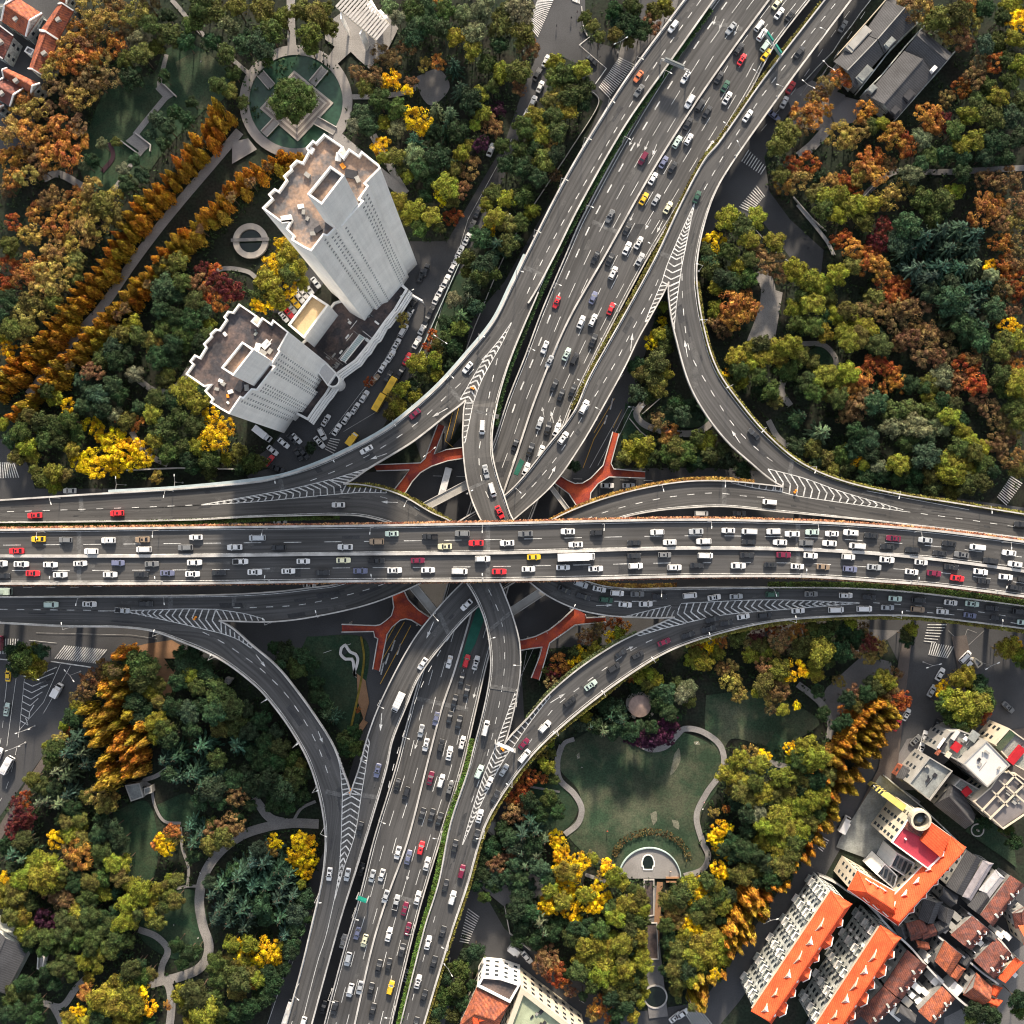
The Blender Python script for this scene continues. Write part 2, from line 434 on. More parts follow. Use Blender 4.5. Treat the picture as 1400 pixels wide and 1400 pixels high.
def arrow(key, a, b, w=0.22):
    """straight arrow painted from A to B"""
    zf=ROADZ[key]; mb=PAINT[key]
    pa,pb=P(*a,zf(*a)+0.06),P(*b,zf(*b)+0.06)
    d=(pb-pa); L=d.length; d.normalize(); o=Vector((-d.y,d.x,0))
    s=pa+d*(L*0.62)
    mb.quad(pa-o*w/2,s-o*w/2,s+o*w/2,pa+o*w/2); mb.tri(s-o*0.55,pb,s+o*0.55)

# expressway across
ew_med=[(-160,760),(0,760),(235,760),(470,757.5),(700,755.5),(935,749.5),(1098,751.5),(1198,757),(1299,767),(1400,781),(1560,806)]
strip_wall("median_barrier",[P(x,y,23) for x,y in catmull(ew_med)[0]],0.9,0.85,ROADS['EW'][0],M_PARA,down=0.0)
for f,ph in ((0.285,0),(0.76,3)):
    dashes('EW',between('EW',f),6,7.7,0.22,ph)
for f in (0.045,0.475,0.525,0.955): pstrip('EW',between('EW',f),0.2)
# lower expressway
ns_med=[(1055,-5),(1000,70),(950,142),(892,234),(827,350),(775,442),(732,545),(705,625),(680,700),(655,800),(622,915),(605,965),(586,1037),(557,1150),(530,1225),(510,1290),(485,1400)]
strip_wall("median_barrier",[P(x,y,7) for x,y in catmull(ns_med)[0]],0.6,0.8,ROADS['NS'][0],M_PARA,down=0.0)
dashes('NS',between('NS',0.13,0,0.45),3.2,5.0,0.45,0)
for f,a,b in ((0.27,0,0.5),(0.40,0,0.5),(0.62,0,0.5),(0.75,0,0.5),(0.88,0,0.5),(0.17,0.55,1),(0.33,0.55,1),(0.66,0.55,1),(0.83,0.55,1)):
    dashes('NS',between('NS',f,a,b),5.5,7.0,0.2,random.random()*8)
for f in (0.035,0.965): pstrip('NS',between('NS',f),0.2)
# side roads
dashes('R1',[(958,0),(905,75),(858,150),(820,215),(780,285),(742,355),(716,412)],2.4,2.8,0.25)
dashes('R1',[(665,485),(632,522),(614,538),(579,571),(539,601),(497,626),(451,647),(406,664)],2.4,4.2,0.25)
dashes('R1',[(275,690),(180,694),(0,700)],2.4,3.7,0.25,3)
dashes('A',[(680,490),(669,540),(662,583),(655,615),(658,655),(672,690)],2.4,3.4,0.25)
dashes('AP',[(520,679),(560,690),(590,708)],2.4,3.6,0.2)
dashes('B',[(1142,5),(1050,120),(997,200),(964,257),(953,277)],2.4,3.0,0.25)
dashes('B',[(900,382),(890,405),(865,450),(839,500),(805,555),(767,617),(735,657),(705,689)],2.4,3.0,0.25)
dashes('B',[(0,833),(134,834.5)],2.6,3.1,0.25)
dashes('B',[(319,831),(362,830),(409,827),(456,818),(502,806),(540,793)],2.4,3.2,0.25)
dashes('E',[(932,350),(934,420),(943,480),(965,522),(1002,580),(1035,614),(1070,641)],2.4,3.6,0.25)
dashes('E',[(1235,699),(1319,710),(1400,722)],2.4,3.6,0.22)
dashes('BP',[(1045,680),(1016,678),(980,674),(945,676),(900,682),(834,698),(800,710)],2.4,3.6,0.25)
dashes('BP',[(630,850),(605,885),(580,930),(558,985),(540,1040),(528,1090)],2.4,3.6,0.2)
dashes('G',[(277,864),(297,874),(317,886),(337,900),(356,914),(389,947),(416,985),(437,1026),(454,1075)],2.6,3.2,0.25)
dashes('A',[(840,822),(880,822),(916,821)],2.4,3.6,0.25)
for yy in (0,8): dashes('A',[(1194,826-2+yy),(1239,829-2+yy),(1327,836-1+yy),(1400,846+yy)],2.2,5.0,0.25,yy/2)
dashes('F',[(722,1018),(755,971),(792,940),(830,912),(870,885),(912,866)],2.4,3.6,0.22)
dashes('AP',[(668,806),(683,840),(689,870),(690,900),(688,930),(678,985),(664,1040),(640,1110)],2.4,3.2,0.2)
for k,f,a,b in (('AP',0.5,0.0,0.2),('G',0.62,0.86,1.0)):
    dashes(k,between(k,f,a,b),2.4,4.5,0.2)
pstrip('G',[(457,1230),(445,1282),(435,1312),(417,1382),(408,1420)],0.22)
pstrip('E',[(1185,671),(1260,685),(1325,697)],0.2)
# edge lines
for k,L0,R0 in (('R1',0.06,None),('A',0.06,None),('B',0.07,None),('E',0.07,None),('BP',None,0.94),('G',None,0.94),('AP',0.06,None),('F',None,0.94)):
    if L0: pstrip(k,between(k,L0),0.18)
    if R0: pstrip(k,between(k,R0),0.18)
# painted noses
chevrons('R1',[(629,546),(663,489),(683,464),(699,441)],[(647,551),(658,521),(674,491),(688,466),(699.5,441)],15,w=0.5,tip=7)
hatch('A',[(637,551),(634,583),(634,606)],[(647,551),(640,585),(636,604)],7)
chevrons('R1',[(450,656),(400,668),(350,677),(275,690)],[(467,675),(412,680),(350,686),(275,690.5)],20,tip=-7)
hatch('R1',[(472,660),(505,640)],[(452,656),(500,641)],6)
hatch('AP',[(473,663),(509,666),(528,670)],[(467,675),(500,673),(528,674)],8)
chevrons('B',[(917,350),(930,320),(950,277)],[(935,350),(942,315),(950,277)],14,tip=-5)
chevrons('B',[(905,385),(911,365),(917,350)],[(929,385),(932,365),(935,350)],4,tip=-6)
hatch('B',[(913,390),(890,432),(884,442)],[(905,385),(888,425),(882,440)],9,slip=1)
hatch('E',[(915,392),(918,430),(922,450)],[(929,385),(925,415),(922,445)],9)
chevrons('E',[(1050,641),(1100,654),(1150,672),(1235,697)],[(1060,670),(1090,678),(1150,687),(1235,699)],18,tip=6)
hatch('BP',[(1068,665),(1031,661),(1000,658)],[(1066,672),(1031,667),(1000,660)],7)
chevrons('B',[(295,833),(252,832.5),(200,834),(134,835)],[(303,866),(235,850),(168,836),(134,835.5)],18,tip=9)
hatch('B',[(303,847),(340,849),(362,849)],[(295,833),(335,839),(360,846)],7)
hatch('G',[(302,850),(325,868),(345,884)],[(303,866),(325,874),(343,886)],7)
chevrons('BP',[(468,1087),(467,1130),(464,1187),(457,1230)],[(494,1087),(485,1142),(470,1187),(457.5,1230)],17,tip=-7)
hatch('G',[(479,1085),(470,1050),(463,1030)],[(468,1087),(465,1050),(460,1030)],8)
hatch('BP',[(480,1085),(492,1050),(503,1010)],[(494,1087),(500,1050),(505,1015)],10)
chevrons('F',[(677,1022),(662,1058),(645,1110),(632,1155)],[(697,1026),(681,1052),(655,1105),(632.5,1155)],20,tip=8)
hatch('AP',[(687,1018),(700,978),(708,942)],[(677,1022),(692,980),(705,945)],12)
hatch('F',[(690,1017),(718,986),(751,949)],[(700,1024),(729,982),(752,953)],11)
chevrons('A',[(930,825),(1050,820),(1175,824)],[(940,851),(987,841),(1050,835),(1175,825)],26,tip=-9)
hatch('A',[(918,843),(885,843.5),(855,843)],[(925,826),(890,834),(858,842)],9,slip=-0)
hatch('F',[(920,845),(895,856),(870,867)],[(938,852),(905,860),(875,869)],8)
for k,a,b in (('R1',(612,558),(591,570)),('R1',(529,620),(506,628)),('AP',(544,687),(521,686)),('B',(862,480),(865,455)),('B',(750,655),(760,637)),
              ('E',(940,488),(936,465)),('E',(1012,606),(1000,588)),('BP',(593,850),(583,873)),('BP',(522,975),(520,1000)),('G',(350,895),(363,912)),('G',(435,1000),(441,1015)),
              ('F',(752,961),(773,948)),('F',(852,890),(866,884)),('A',(815,828),(838,827))):
    arrow(k,a,b,0.25)
for a,b in ((866,188),(860,199)),((877,189),(871,202)),((887,193),(881,206)),((898,197),(892,212)),((979,22),(975,34)),((990,26),(983,40)),((1010,34),(1003,49)),((866,292),(861,302)),((890,300),(882,314)),((906,302),(898,318)),((744,570),(741,556)),((757,578),(753,562)),((768,585),(765,570)),((651,940),(647,955)),((655,1012),(652,1028)),((572,1010),(567,1024)),((560,1190),(556,1204)):
    arrow('NS',a,b,0.2)
_rp=random.Random(31)
WEAR={k:MB() for k in ROADS}
for k,(o_,A_,B_,zf_) in ROADS.items():
    n_=len(A_)
    for c_ in range(min(44,int(n_*0.22))):
        i=_rp.randrange(2,n_-6); L_=_rp.randrange(1,5); f=_rp.uniform(0.1,0.8); w_=_rp.choice((0.06,0.1,0.2))
        q_=lambda i,f:(A_[i][0]+(B_[i][0]-A_[i][0])*f,A_[i][1]+(B_[i][1]-A_[i][1])*f)
        pts_=[q_(i,f),q_(i,min(.93,f+w_)),q_(i+L_,min(.93,f+w_)),q_(i+L_,f)]
        ws_=[P(x,y,zf_(x,y)+0.006+0.0005*c_) for x,y in pts_]
        if k in('EW','NS') and f<0.56 and f+w_>0.42: continue
        WEAR[k].quad(ws_[0],ws_[1],ws_[2],ws_[3],_rp.randrange(2))
M_REP=mat("asphalt_repair",(0.044,0.045,0.048),0.9,0.25,0.5,4.0,0.25); M_REPL=mat("pale_asphalt_repair",(0.082,0.081,0.080),0.9,0.25,0.5,4.0,0.25)
for k,mb in WEAR.items():
    if mb.f: mb.build("road_wear",[M_REP,M_REPL],ROADS[k][0])
# worn cross joints
for k,a,b in (('EW',(667,718),(667,792)),('EW',(108,726),(108,796)),('EW',(1091,716),(1091,787)),('R1',(110,678),(112,700)),('R1',(610,525),(630,548)),('R1',(383,655),(387,676)),('B',(918,352),(900,345)),('BP',(600,838),(615,870)),
              ('AP',(668,862),(700,835)),('AP',(668,938),(708,944)),('BP',(990,658),(990,691)),('E',(1083,628),(1078,660)),('G',(445,1082),(466,1087)),('BP',(495,1087),(515,1090)),
              ('B',(233,816),(233,833)),('B',(320,815),(320,829)),('NS',(540,1225),(575,1235)),('NS',(570,955),(640,970)),('NS',(810,303),(845,318)),('R1',(716,365),(745,378)),('A',(648,562),(682,570)),('A',(640,670),(672,655)),('NS',(975,30),(1015,40))):
    mb=PAINT[k]; n0=len(mb.f); pstrip(k,[a,b],1.5,lift=0.03,smooth=False)
    for i in range(n0,len(mb.f)): mb.m[i]=1
for k,mb in PAINT.items():
    if mb.f: mb.build("painted_lines",[M_PAINT,M_JOINT],ROADS[k][0])
_s,_=catmull([(719,350),(699,392),(675,440),(637,487),(600,528),(562,562),(525,590),(475,617),(425,639),(375,654),(250,668),(150,674)])
strip_wall('edge_barrier',[P(x-0.5,y-1,zR(x,y)+0.4) if 0 else P(x-1.2,y-1.6,ROADZ['R1'](x,y)+0.3) for x,y in _s],1.3,0.5,ROADS['R1'][0],M_STEELP)
# ------------------------------------------------------------------ ground, streets, lawns, paths
M_SOIL=mat("soil",(0.015,0.024,0.014),0.95,0.45,0.06,1.2,0.45,col2=(0.018,0.018,0.013))
M_LAWN=mat("lawn_grass",(0.017,0.042,0.022),0.95,0.35,0.06,2.0,0.3,col2=(0.034,0.052,0.028))
M_LAWNW=mat("worn_lawn_grass",(0.026,0.050,0.027),0.95,0.4,0.05,2.0,0.3,col2=(0.066,0.074,0.046))
M_BARE=mat("bare_lawn_patch",(0.15,0.15,0.11),0.95,0.3,0.2,2.0,0.3)
M_PATH=mat("path_stone",(0.225,0.215,0.208),0.85,0.2,0.15,3.0,0.18)
M_PATHR=mat("red_path_stone",(0.26,0.15,0.085),0.85,0.2,0.15,3.0,0.15)
M_PINKP=mat("pink_lit_asphalt",(0.105,0.088,0.080),0.9,0.3,0.08,3.0,0.2)  # asphalt with the pinkish light on it put into the colour
M_PAVE=mat("pavement_slabs",(0.15,0.145,0.145),0.85,0.22,0.1,3.0,0.15)
M_WATER=mat("pond_water",(0.020,0.055,0.032),0.3,0.2,0.2,0.8,0.2,spec=0.5)
M_DWATER=mat("dark_pond_water",(0.008,0.014,0.010),0.15,0.3,0.3,spec=0.5)
M_WALL=mat("garden_wall_stone",(0.42,0.40,0.38),0.8,0.15,0.4)
M_KERB=mat("kerb_stone",(0.34,0.33,0.32),0.8,0.15,0.4)
gm=MB(); gm.quad((-900,-900,0),(900,-900,0),(900,900,0),(-900,900,0))
tag(gm.build("ground",M_SOIL),kind="structure")
_lay=[0.02]
def area(name, pts, m, smooth=False, dz=None):
    _lay[0]+=0.006
    z=dz if dz is not None else _lay[0]
    if smooth:
        pts,_=catmull(list(pts)+[pts[0]]); pts=pts[:-1]
    w=[P(x,y,0) for x,y in pts]; mb=MB(); mb.poly([(a.x,a.y) for a in w],z)
    return tag(mb.build(name,m),kind="structure")
def path(name, pts, w, m=None, kerb=False, smooth=True, dz=None):
    """footpath; w in photo pixels"""
    _lay[0]+=0.006; z=dz if dz is not None else _lay[0]
    if smooth: pts,_=catmull(pts,4)
    ws=[P(x,y,0) for x,y in pts]; mb=MB(); n=len(ws); off=[]
    for i in range(n):
        d=ws[min(i+1,n-1)]-ws[max(i-1,0)]; d.normalize(); off.append(Vector((-d.y,d.x,0))*(w/8))
    Z=Vector((0,0,z))
    for i in range(n-1):
        mb.quad(ws[i]-off[i]+Z,ws[i+1]-off[i+1]+Z,ws[i+1]+off[i+1]+Z,ws[i]+off[i]+Z)
    o=tag(mb.build(name,m or M_PATH),kind="structure")
    if kerb:
        for s in (-1,1):
            strip_wall("kerb",[ws[i]+off[i]*s+Z for i in range(n)],0.18,0.12,o,M_KERB,down=0.02)
    return o
# streets
area("street",[(-120,668),(140,668),(350,662),(560,640),(1000,640),(1120,655),(1400,694),(1520,712),(1520,885),(1230,862),(880,878),(700,890),(330,905),(150,892),(-120,872)],M_ASPH)
area("street",[(900,-120),(835,115),(790,215),(735,305),(690,385),(643,440),(630,520),(560,580),(600,700),(500,900),(495,1000),(450,1150),(395,1260),(350,1480),(590,1480),(640,1260),(665,1180),(720,1040),(712,900),(800,700),(872,520),(905,400),(965,330),(1010,262),(1060,180),(1235,-60),(1250,-120)],M_ASPH)
area("street",[(738,65),(756,75),(748,130),(722,150),(690,240),(655,320),(640,345),(610,440),(560,520),(520,590),(470,625),(420,650),(365,668),(350,640),(400,570),(470,520),(520,440),(560,385),(600,350),(640,280),(690,195),(716,120)],M_ASPH)
area("street",[(560,330),(610,330),(600,400),(540,400)],M_ASPH)
area("street",[(728,-120),(800,-120),(800,20),(796,40),(803,55),(830,62),(850,70),(835,110),(826,140),(800,120),(790,88),(770,78),(742,76),(730,60)],M_ASPH)
area("street",[(1060,180),(1045,215),(1052,262),(1080,300),(1126,342),(1122,378),(1080,352),(1040,300),(985,290),(1010,240)],M_ASPH)
area("street",[(-120,875),(60,870),(165,885),(150,905),(118,935),(75,1010),(40,1060),(-10,1130),(-120,1260)],M_ASPH)
area("street",[(-120,600),(20,600),(40,640),(48,668),(48,690),(-120,690)],M_ASPH)
area("street",[(1200,850),(1520,870),(1520,1100),(1400,1060),(1340,1030),(1320,985),(1290,1000),(1240,1030),(1200,1080),(1160,1140),(1110,1230),(1060,1300),(1010,1370),(985,1400),(940,1480),(880,1480),(900,1400),(960,1370),(1010,1300),(1070,1210),(1130,1110),(1190,1020),(1225,960),(1228,905)],M_ASPH)
area("street",[(630,1230),(650,1200),(690,1270),(760,1320),(860,1385),(960,1370),(960,1420),(820,1420),(740,1370),(700,1330),(640,1290)],M_ASPH)
area("parking_lot_ground",[(330,640),(385,600),(440,640),(400,665),(350,668)],M_ASPH)
area("parking_lot_ground",[(425,360),(445,385),(395,440),(370,425)],M_ASPH)
area("pavement",[(1060,180),(1170,60),(1232,-30),(1222,20),(1150,120),(1085,178),(1060,215)],M_PAVE)
area("pavement",[(1075,130),(1110,110),(1155,130),(1165,165),(1130,180),(1090,175)],M_PAVE)
area("pavement",[(850,60),(905,20),(930,-10),(925,10),(880,70),(850,100),(835,110)],M_PAVE)
area("pavement",[(1055,395),(1050,440),(1040,480),(1060,460),(1070,400)],M_PATH)
path("footpath",[(1030,470),(1045,430),(1050,395),(1040,370)],20)
area("pavement",[(150,893),(200,880),(235,875),(252,885),(240,900),(210,900)],M_PATHR)
area("pavement",[(118,937),(110,960),(85,1005),(60,1050),(0,1150),(-8,1140),(45,1055),(75,1010)],M_PINKP)
area("pavement",[(640,1180),(700,1190),(770,1200),(740,1225),(690,1240),(660,1215)],M_PAVE)
area("pavement",[(1180,860),(1230,862),(1205,880),(1195,890),(1150,900)],M_PAVE)
area("pavement",[(1130,940),(1180,895),(1218,905),(1222,930),(1200,925),(1140,985),(1118,965)],M_PAVE)
area("pavement",[(1240,1010),(1290,1000),(1320,985),(1330,1010),(1250,1080),(1200,1080)],M_PAVE)
# lawns
area("lawn",[(118,180),(150,120),(210,100),(225,70),(260,60),(300,85),(320,100),(300,130),(270,160),(230,200),(190,250),(150,262),(112,240)],M_LAWN,True)
area("lawn",[(240,85),(275,70),(305,95),(310,130),(275,150),(250,120)],M_LAWNW,True)
area("lawn",[(770,1020),(830,990),(880,1005),(930,1000),(985,1030),(985,1070),(960,1110),(955,1150),(965,1180),(940,1200),(840,1190),(775,1140),(795,1110),(790,1080),(765,1050)],M_LAWNW,True)
area("lawn",[(965,950),(1040,945),(1100,970),(1120,990),(1060,1020),(1000,1010),(985,1030),(965,1000)],M_LAWNW,True)
area("lawn",[(720,1070),(765,1072),(790,1095),(785,1120),(765,1138),(730,1140),(712,1100)],M_LAWN,True)
area("lawn",[(420,870),(500,875),(495,960),(480,1010),(440,960),(410,900)],M_LAWN,True)
area("lawn",[(155,1110),(200,1095),(215,1140),(210,1200),(180,1210),(155,1170)],M_LAWN,True)
area("lawn",[(215,1100),(260,1085),(270,1130),(250,1130),(225,1120)],M_LAWN,True)
area("lawn",[(220,1215),(270,1220),(285,1270),(270,1300),(235,1310),(190,1275)],M_LAWN,True)
area("lawn",[(905,555),(960,545),(975,575),(940,585),(905,575)],M_LAWN,True)
area("lawn",[(855,550),(880,570),(890,600),(850,600)],M_LAWN)
area("lawn",[(1105,480),(1130,470),(1140,490),(1135,510),(1115,505)],M_LAWN,True)
area("lawn",[(270,640),(370,640),(300,660)],M_SOIL)
area("lawn",[(620,380),(690,330),(640,430),(600,470),(585,460)],M_LAWN)
area("lawn",[(640,560),(665,560),(600,630)],M_SOIL)
for q in ([(922,1030),(928,1022),(930,1040),(922,1055),(916,1060)],[(889,1112),(897,1108),(898,1122),(893,1128)],[(918,1120),(927,1122),(928,1134),(921,1130)],[(948,1014),(955,1013),(957,1018),(950,1018)],[(788,1032),(792,1028),(793,1036),(789,1038)]):
    area("bare_patch",q,M_BARE,True)
# verges between side roads and expressway
area("verge",[(1020,1060),(1060,1000),(1110,1050)],M_LAWN)
# paths
path("footpath",[(328,180),(290,225),(250,272),(215,315),(180,362),(140,420),(95,470),(40,540)],13)
path("footpath",[(398,-40),(398,30),(400,75)],11.5)
path("footpath",[(235,0),(275,45),(310,75),(345,105)],6)
path("footpath",[(228,75),(222,100),(218,118),(228,132)],6)
path("footpath",[(230,130),(205,160),(185,185)],8,smooth=False)
path("footpath",[(196,205),(180,225),(155,262)],6,smooth=False)
area("pavement",[(172,193),(188,180),(206,200),(195,210)],M_PATH)
area("pavement",[(213,122),(222,112),(240,130),(228,138)],M_PATH)
path("footpath",[(60,245),(80,238),(118,258)],10)
path("flower_bed",[(150,195),(155,215),(140,235)],6,MATS.get("x") or mat("purple_bedding",(0.03,0.014,0.022),0.9))
path("footpath",[(510,185),(540,240),(555,265)],10)
path("footpath",[(480,133),(520,132),(560,125),(580,110)],7)
area("pavement",[(570,105),(600,95),(615,120),(590,145),(575,130)],M_PAVE,True)
path("footpath",[(290,372),(310,367),(340,372),(350,380)],6)
path("footpath",[(190,520),(215,535),(240,530),(262,500)],8)
path("footpath",[(180,590),(200,620),(230,635)],8)
path("footpath",[(890,540),(870,565),(880,580),(910,590),(950,592),(975,575),(980,560)],9)
path("footpath",[(1095,470),(1125,472),(1142,490),(1140,510)],7)
path("footpath",[(1080,555),(1068,535),(1075,512),(1090,500)],9)
path("footpath",[(1050,575),(1065,600),(1095,620)],8)
path("footpath",[(1090,280),(1130,330),(1140,350)],5,M_KERB)
path("footpath",[(1175,275),(1200,250),(1225,235),(1280,236),(1400,230)],8,M_PAVE)
path("footpath",[(1092,215),(1110,200),(1130,178)],14,smooth=False)
path("footpath",[(207,900),(217,925),(228,950)],8,M_PATHR)
path("footpath",[(222,895),(225,915),(235,928),(245,905)],5,M_PATHR)
area("pavement",[(210,893),(248,888),(240,900),(225,900),(245,930),(232,952),(222,935)],M_PATHR)
path("footpath",[(208,1075),(212,1100),(225,1122),(248,1125)],4)
path("footpath",[(247,1130),(250,1160),(258,1185),(257,1212)],4)
path("footpath",[(242,1214),(258,1211),(275,1211)],4)
path("footpath",[(436,1126),(400,1125),(365,1130),(330,1142),(300,1165),(280,1195),(273,1230),(278,1265),(286,1290),(283,1310),(270,1325),(245,1335),(225,1340)],13)
path("footpath",[(395,1125),(370,1118),(355,1100),(348,1090)],12)
path("footpath",[(190,1270),(215,1280),(230,1298),(222,1320),(220,1340)],9)
path("footpath",[(205,1345),(228,1342),(235,1370),(230,1420)],11)
path("footpath",[(125,1330),(105,1350),(85,1375),(60,1370),(40,1365)],9)
path("footpath",[(70,1370),(85,1400),(90,1440)],8)
path("footpath",[(400,1125),(412,1105),(432,1095)],4)
path("footpath",[(208,1075),(196,1068),(215,1060),(230,1050)],6)
path("footpath",[(768,1018),(762,1040),(765,1065),(785,1085),(795,1105),(790,1125),(772,1140)],8)
path("footpath",[(785,1010),(772,1015),(765,1028)],6)
path("footpath",[(870,1015),(890,1024),(910,1020),(925,1005),(935,996),(960,1000),(985,1020),(988,1050),(965,1085),(952,1115),(960,1150),(968,1170),(960,1188),(935,1197)],8)
path("footpath",[(985,1050),(1000,1042),(1040,1040),(1075,1048)],8)
path("footpath",[(1090,935),(1110,950),(1125,965),(1135,990),(1132,1010)],9)
path("footpath",[(725,1075),(765,1082)],3)
path("footpath",[(800,1195),(830,1205)],5)
path("footpath",[(690,1218),(720,1213),(755,1205)],9,M_PAVE)
path("footpath",[(560,1215),(640,1100)],0.1)
path("footpath",[(888,1210),(888,1280),(893,1330),(900,1390)],26,M_PAVE)
path("footpath",[(902,1205),(898,1260),(896,1310)],8,M_PATHR)
area("pavement",[(488,920),(500,930),(505,960),(498,985),(490,960)],M_PATHR)
path("hedge_strip",[(494,870),(498,900),(492,940),(480,995)],3,mat("ochre_planting",(0.16,0.12,0.02),0.9,0.4,0.5))
path("footpath",[(500,985),(490,1000),(482,1010)],8,M_PATHR)
area("courtyard",[(1190,1240),(1240,1130),(1330,1180),(1480,1250),(1480,1480),(1040,1480),(1100,1400)],M_ASPH)
area("lane",[(1290,1390),(1330,1370),(1360,1340),(1385,1300),(1400,1290),(1480,1290),(1480,1480),(1290,1480)],M_PAVE)
area("courtyard",[(-60,-60),(100,-60),(110,40),(60,130),(40,200),(-60,230)],M_ASPH)
area("street",[(1370,1000),(1480,980),(1480,1100),(1380,1060)],M_PINKP)  # street strips whose pinkish tone paints in warm light
area("street",[(1300,870),(1320,868),(1345,990),(1322,980)],M_PINKP)
area("street",[(1232,880),(1245,880),(1225,1060),(1170,1140),(1160,1130),(1200,1050)],M_PINKP)
# markings on the streets
mk=MB()
def gline(pts,w=0.15,m=0,smooth=False,z=0.34):
    if smooth and len(pts)>2: pts,_=catmull(pts)
    ws=[P(x,y,0) for x,y in pts]
    for a,b in zip(ws,ws[1:]):
        d=(b-a).normalized(); o=Vector((-d.y,d.x,0))*(w/2); Z=Vector((0,0,z))
        mk.quad(a-o+Z,b-o+Z,b+o+Z,a+o+Z,m)
def gdash(pts,on=2.5,off=3.5,w=0.15,m=0):
    pts,_=catmull(pts) if len(pts)>2 else (pts,0)
    L=plen(pts); t=0
    while t+on*4<L:
        a,b=along(pts,t)[0],along(pts,t+on*4)[0]; gline([a[:2],b[:2]],w,m); t+=(on+off)*4
def zebra(a,b,c,d,n,w=0.32):
    """bars joining edge a-b to edge d-c"""
    for i in range(n):
        t=(i+0.5)/n
        gline([(a[0]+(b[0]-a[0])*t,a[1]+(b[1]-a[1])*t),(d[0]+(c[0]-d[0])*t,d[1]+(c[1]-d[1])*t)],w)
zebra((735,0),(721,34),(735,52),(757,0),19); zebra((732,-14),(735,0),(757,0),(762,-14),5)
zebra((847,78),(818,120),(832,135),(868,88),19)
zebra((778,-6),(792,-6),(793,6),(783,2),6)
zebra((88,882),(148,888),(132,907),(74,900),19)
zebra((0,873),(27,873),(25,894),(0,894),8); zebra((0,632),(20,632),(28,653),(0,654),8)
zebra((640,1240),(628,1288),(640,1290),(656,1252),13); 
zebra((1268,852),(1262,878),(1278,880),(1295,852),7); zebra((1272,878),(1305,884),(1295,900),(1268,895),10)
zebra((1012,220),(1041,240),(1048,229),(1022,204),9); zebra((1009,284),(1035,253),(1046,268),(1026,291),11)
zebra((1382,650),(1362,680),(1375,692),(1398,660),12)
zebra((452,598),(444,615),(456,622),(466,600),6); zebra((935,1385),(955,1375),(975,1400),(945,1400),8)
zebra((1120,1140),(1118,1160),(1124,1165),(1134,1148),6)
gline([(792,62),(806,51)],0.3); gline([(792,62),(829,94)]); gline([(829,94),(814,115)],0.3)
gline([(70,904),(125,912)],0.4)
gline([(34,928),(27,998)]); gline([(83,908),(60,960),(27,998)])
for i in range(7):
    t=i/7; gline([(33-5*t,932+62*t),(40-7*t+5,942+62*t-4),(70-40*t,928+62*t)],0.3)
for i in range(4): gline([(50+2*i,930+5*i-6),(78-4*i,912+8*i)],0.3)
gline([(13,905),(7,960)]); gline([(23,925),(18,960),(10,1020)],smooth=True); gline([(97,910),(83,935),(60,975)],smooth=True)
gdash([(27,998),(22,1030),(8,1080),(-20,1130)]); gdash([(5,985),(2,1010),(-10,1060)])
gline([(0,901),(12,902)],0.4); gline([(50,865),(180,868),(215,873)],0.2,1); gline([(40,875),(78,879)],0.15)
for a,b in (((742,1100),(560,1370)),):
    pass
gline([(845,520),(852,512)],0.2)
gdash([(1180,-10),(1140,45),(1085,125),(1040,180)],3,5); gdash([(1200,-10),(1150,65),(1100,140)],3,5)
for k in range(3): gline([(806+k*11,640-k*3),(850+k*8,560-k*2)],0.15)
gline([(797,640),(812,600),(830,570)],0.2,2); gline([(812,592),(840,545)],0.2,2); gline([(838,585),(850,560)],0.2,2)
gline([(620,560),(609,603),(620,612)],0.2,2); gline([(628,555),(617,600)],0.2,2)
for a,b in (((562,855),(520,935)),((553,850),(515,915)),((543,850),(510,910)),((535,850),(520,880))): gline([a,b],0.25,2)
for a,b in (((540,875),(535,890)),((532,893),(527,908)),((548,880),(543,895)),((525,905),(521,922)),((820,560),(815,575)),((830,568),(826,580)),((828,540),(824,552)),((838,545),(834,560))): gline([a,b],0.5)
gline([(730,885),(712,925)],0.15); gline([(740,885),(728,925)],0.15); gline([(720,890),(705,970)],0.12)
gline([(400,1300),(366,1400)],0.2); gline([(420,1260),(395,1330)],0.12)
gdash([(480,880),(420,900)],3,4); gdash([(460,790),(100,803),(0,803)],3,5,0.15); gdash([(560,650),(800,655),(1000,660)],3,5)
gline([(450,594),(522,500),(560,430)],0.12); gline([(553,585),(580,500),(640,300),(700,190)],0.12)
gline([(1020,300),(1060,345),(1110,380)],0.15); gline([(1296,862),(1320,885),(1345,862)],0.2,1); gline([(1310,895),(1322,860),(1335,865)],0.15,1)
gline([(470,590),(520,560)],0.1)
gdash([(700,1290),(760,1345),(830,1390)],2,3,0.12)
_o=mk.build("street_markings",[M_PAINT,M_WORN,M_YPAINT]); tag(_o,kind="structure"); _o.name="road_markings"
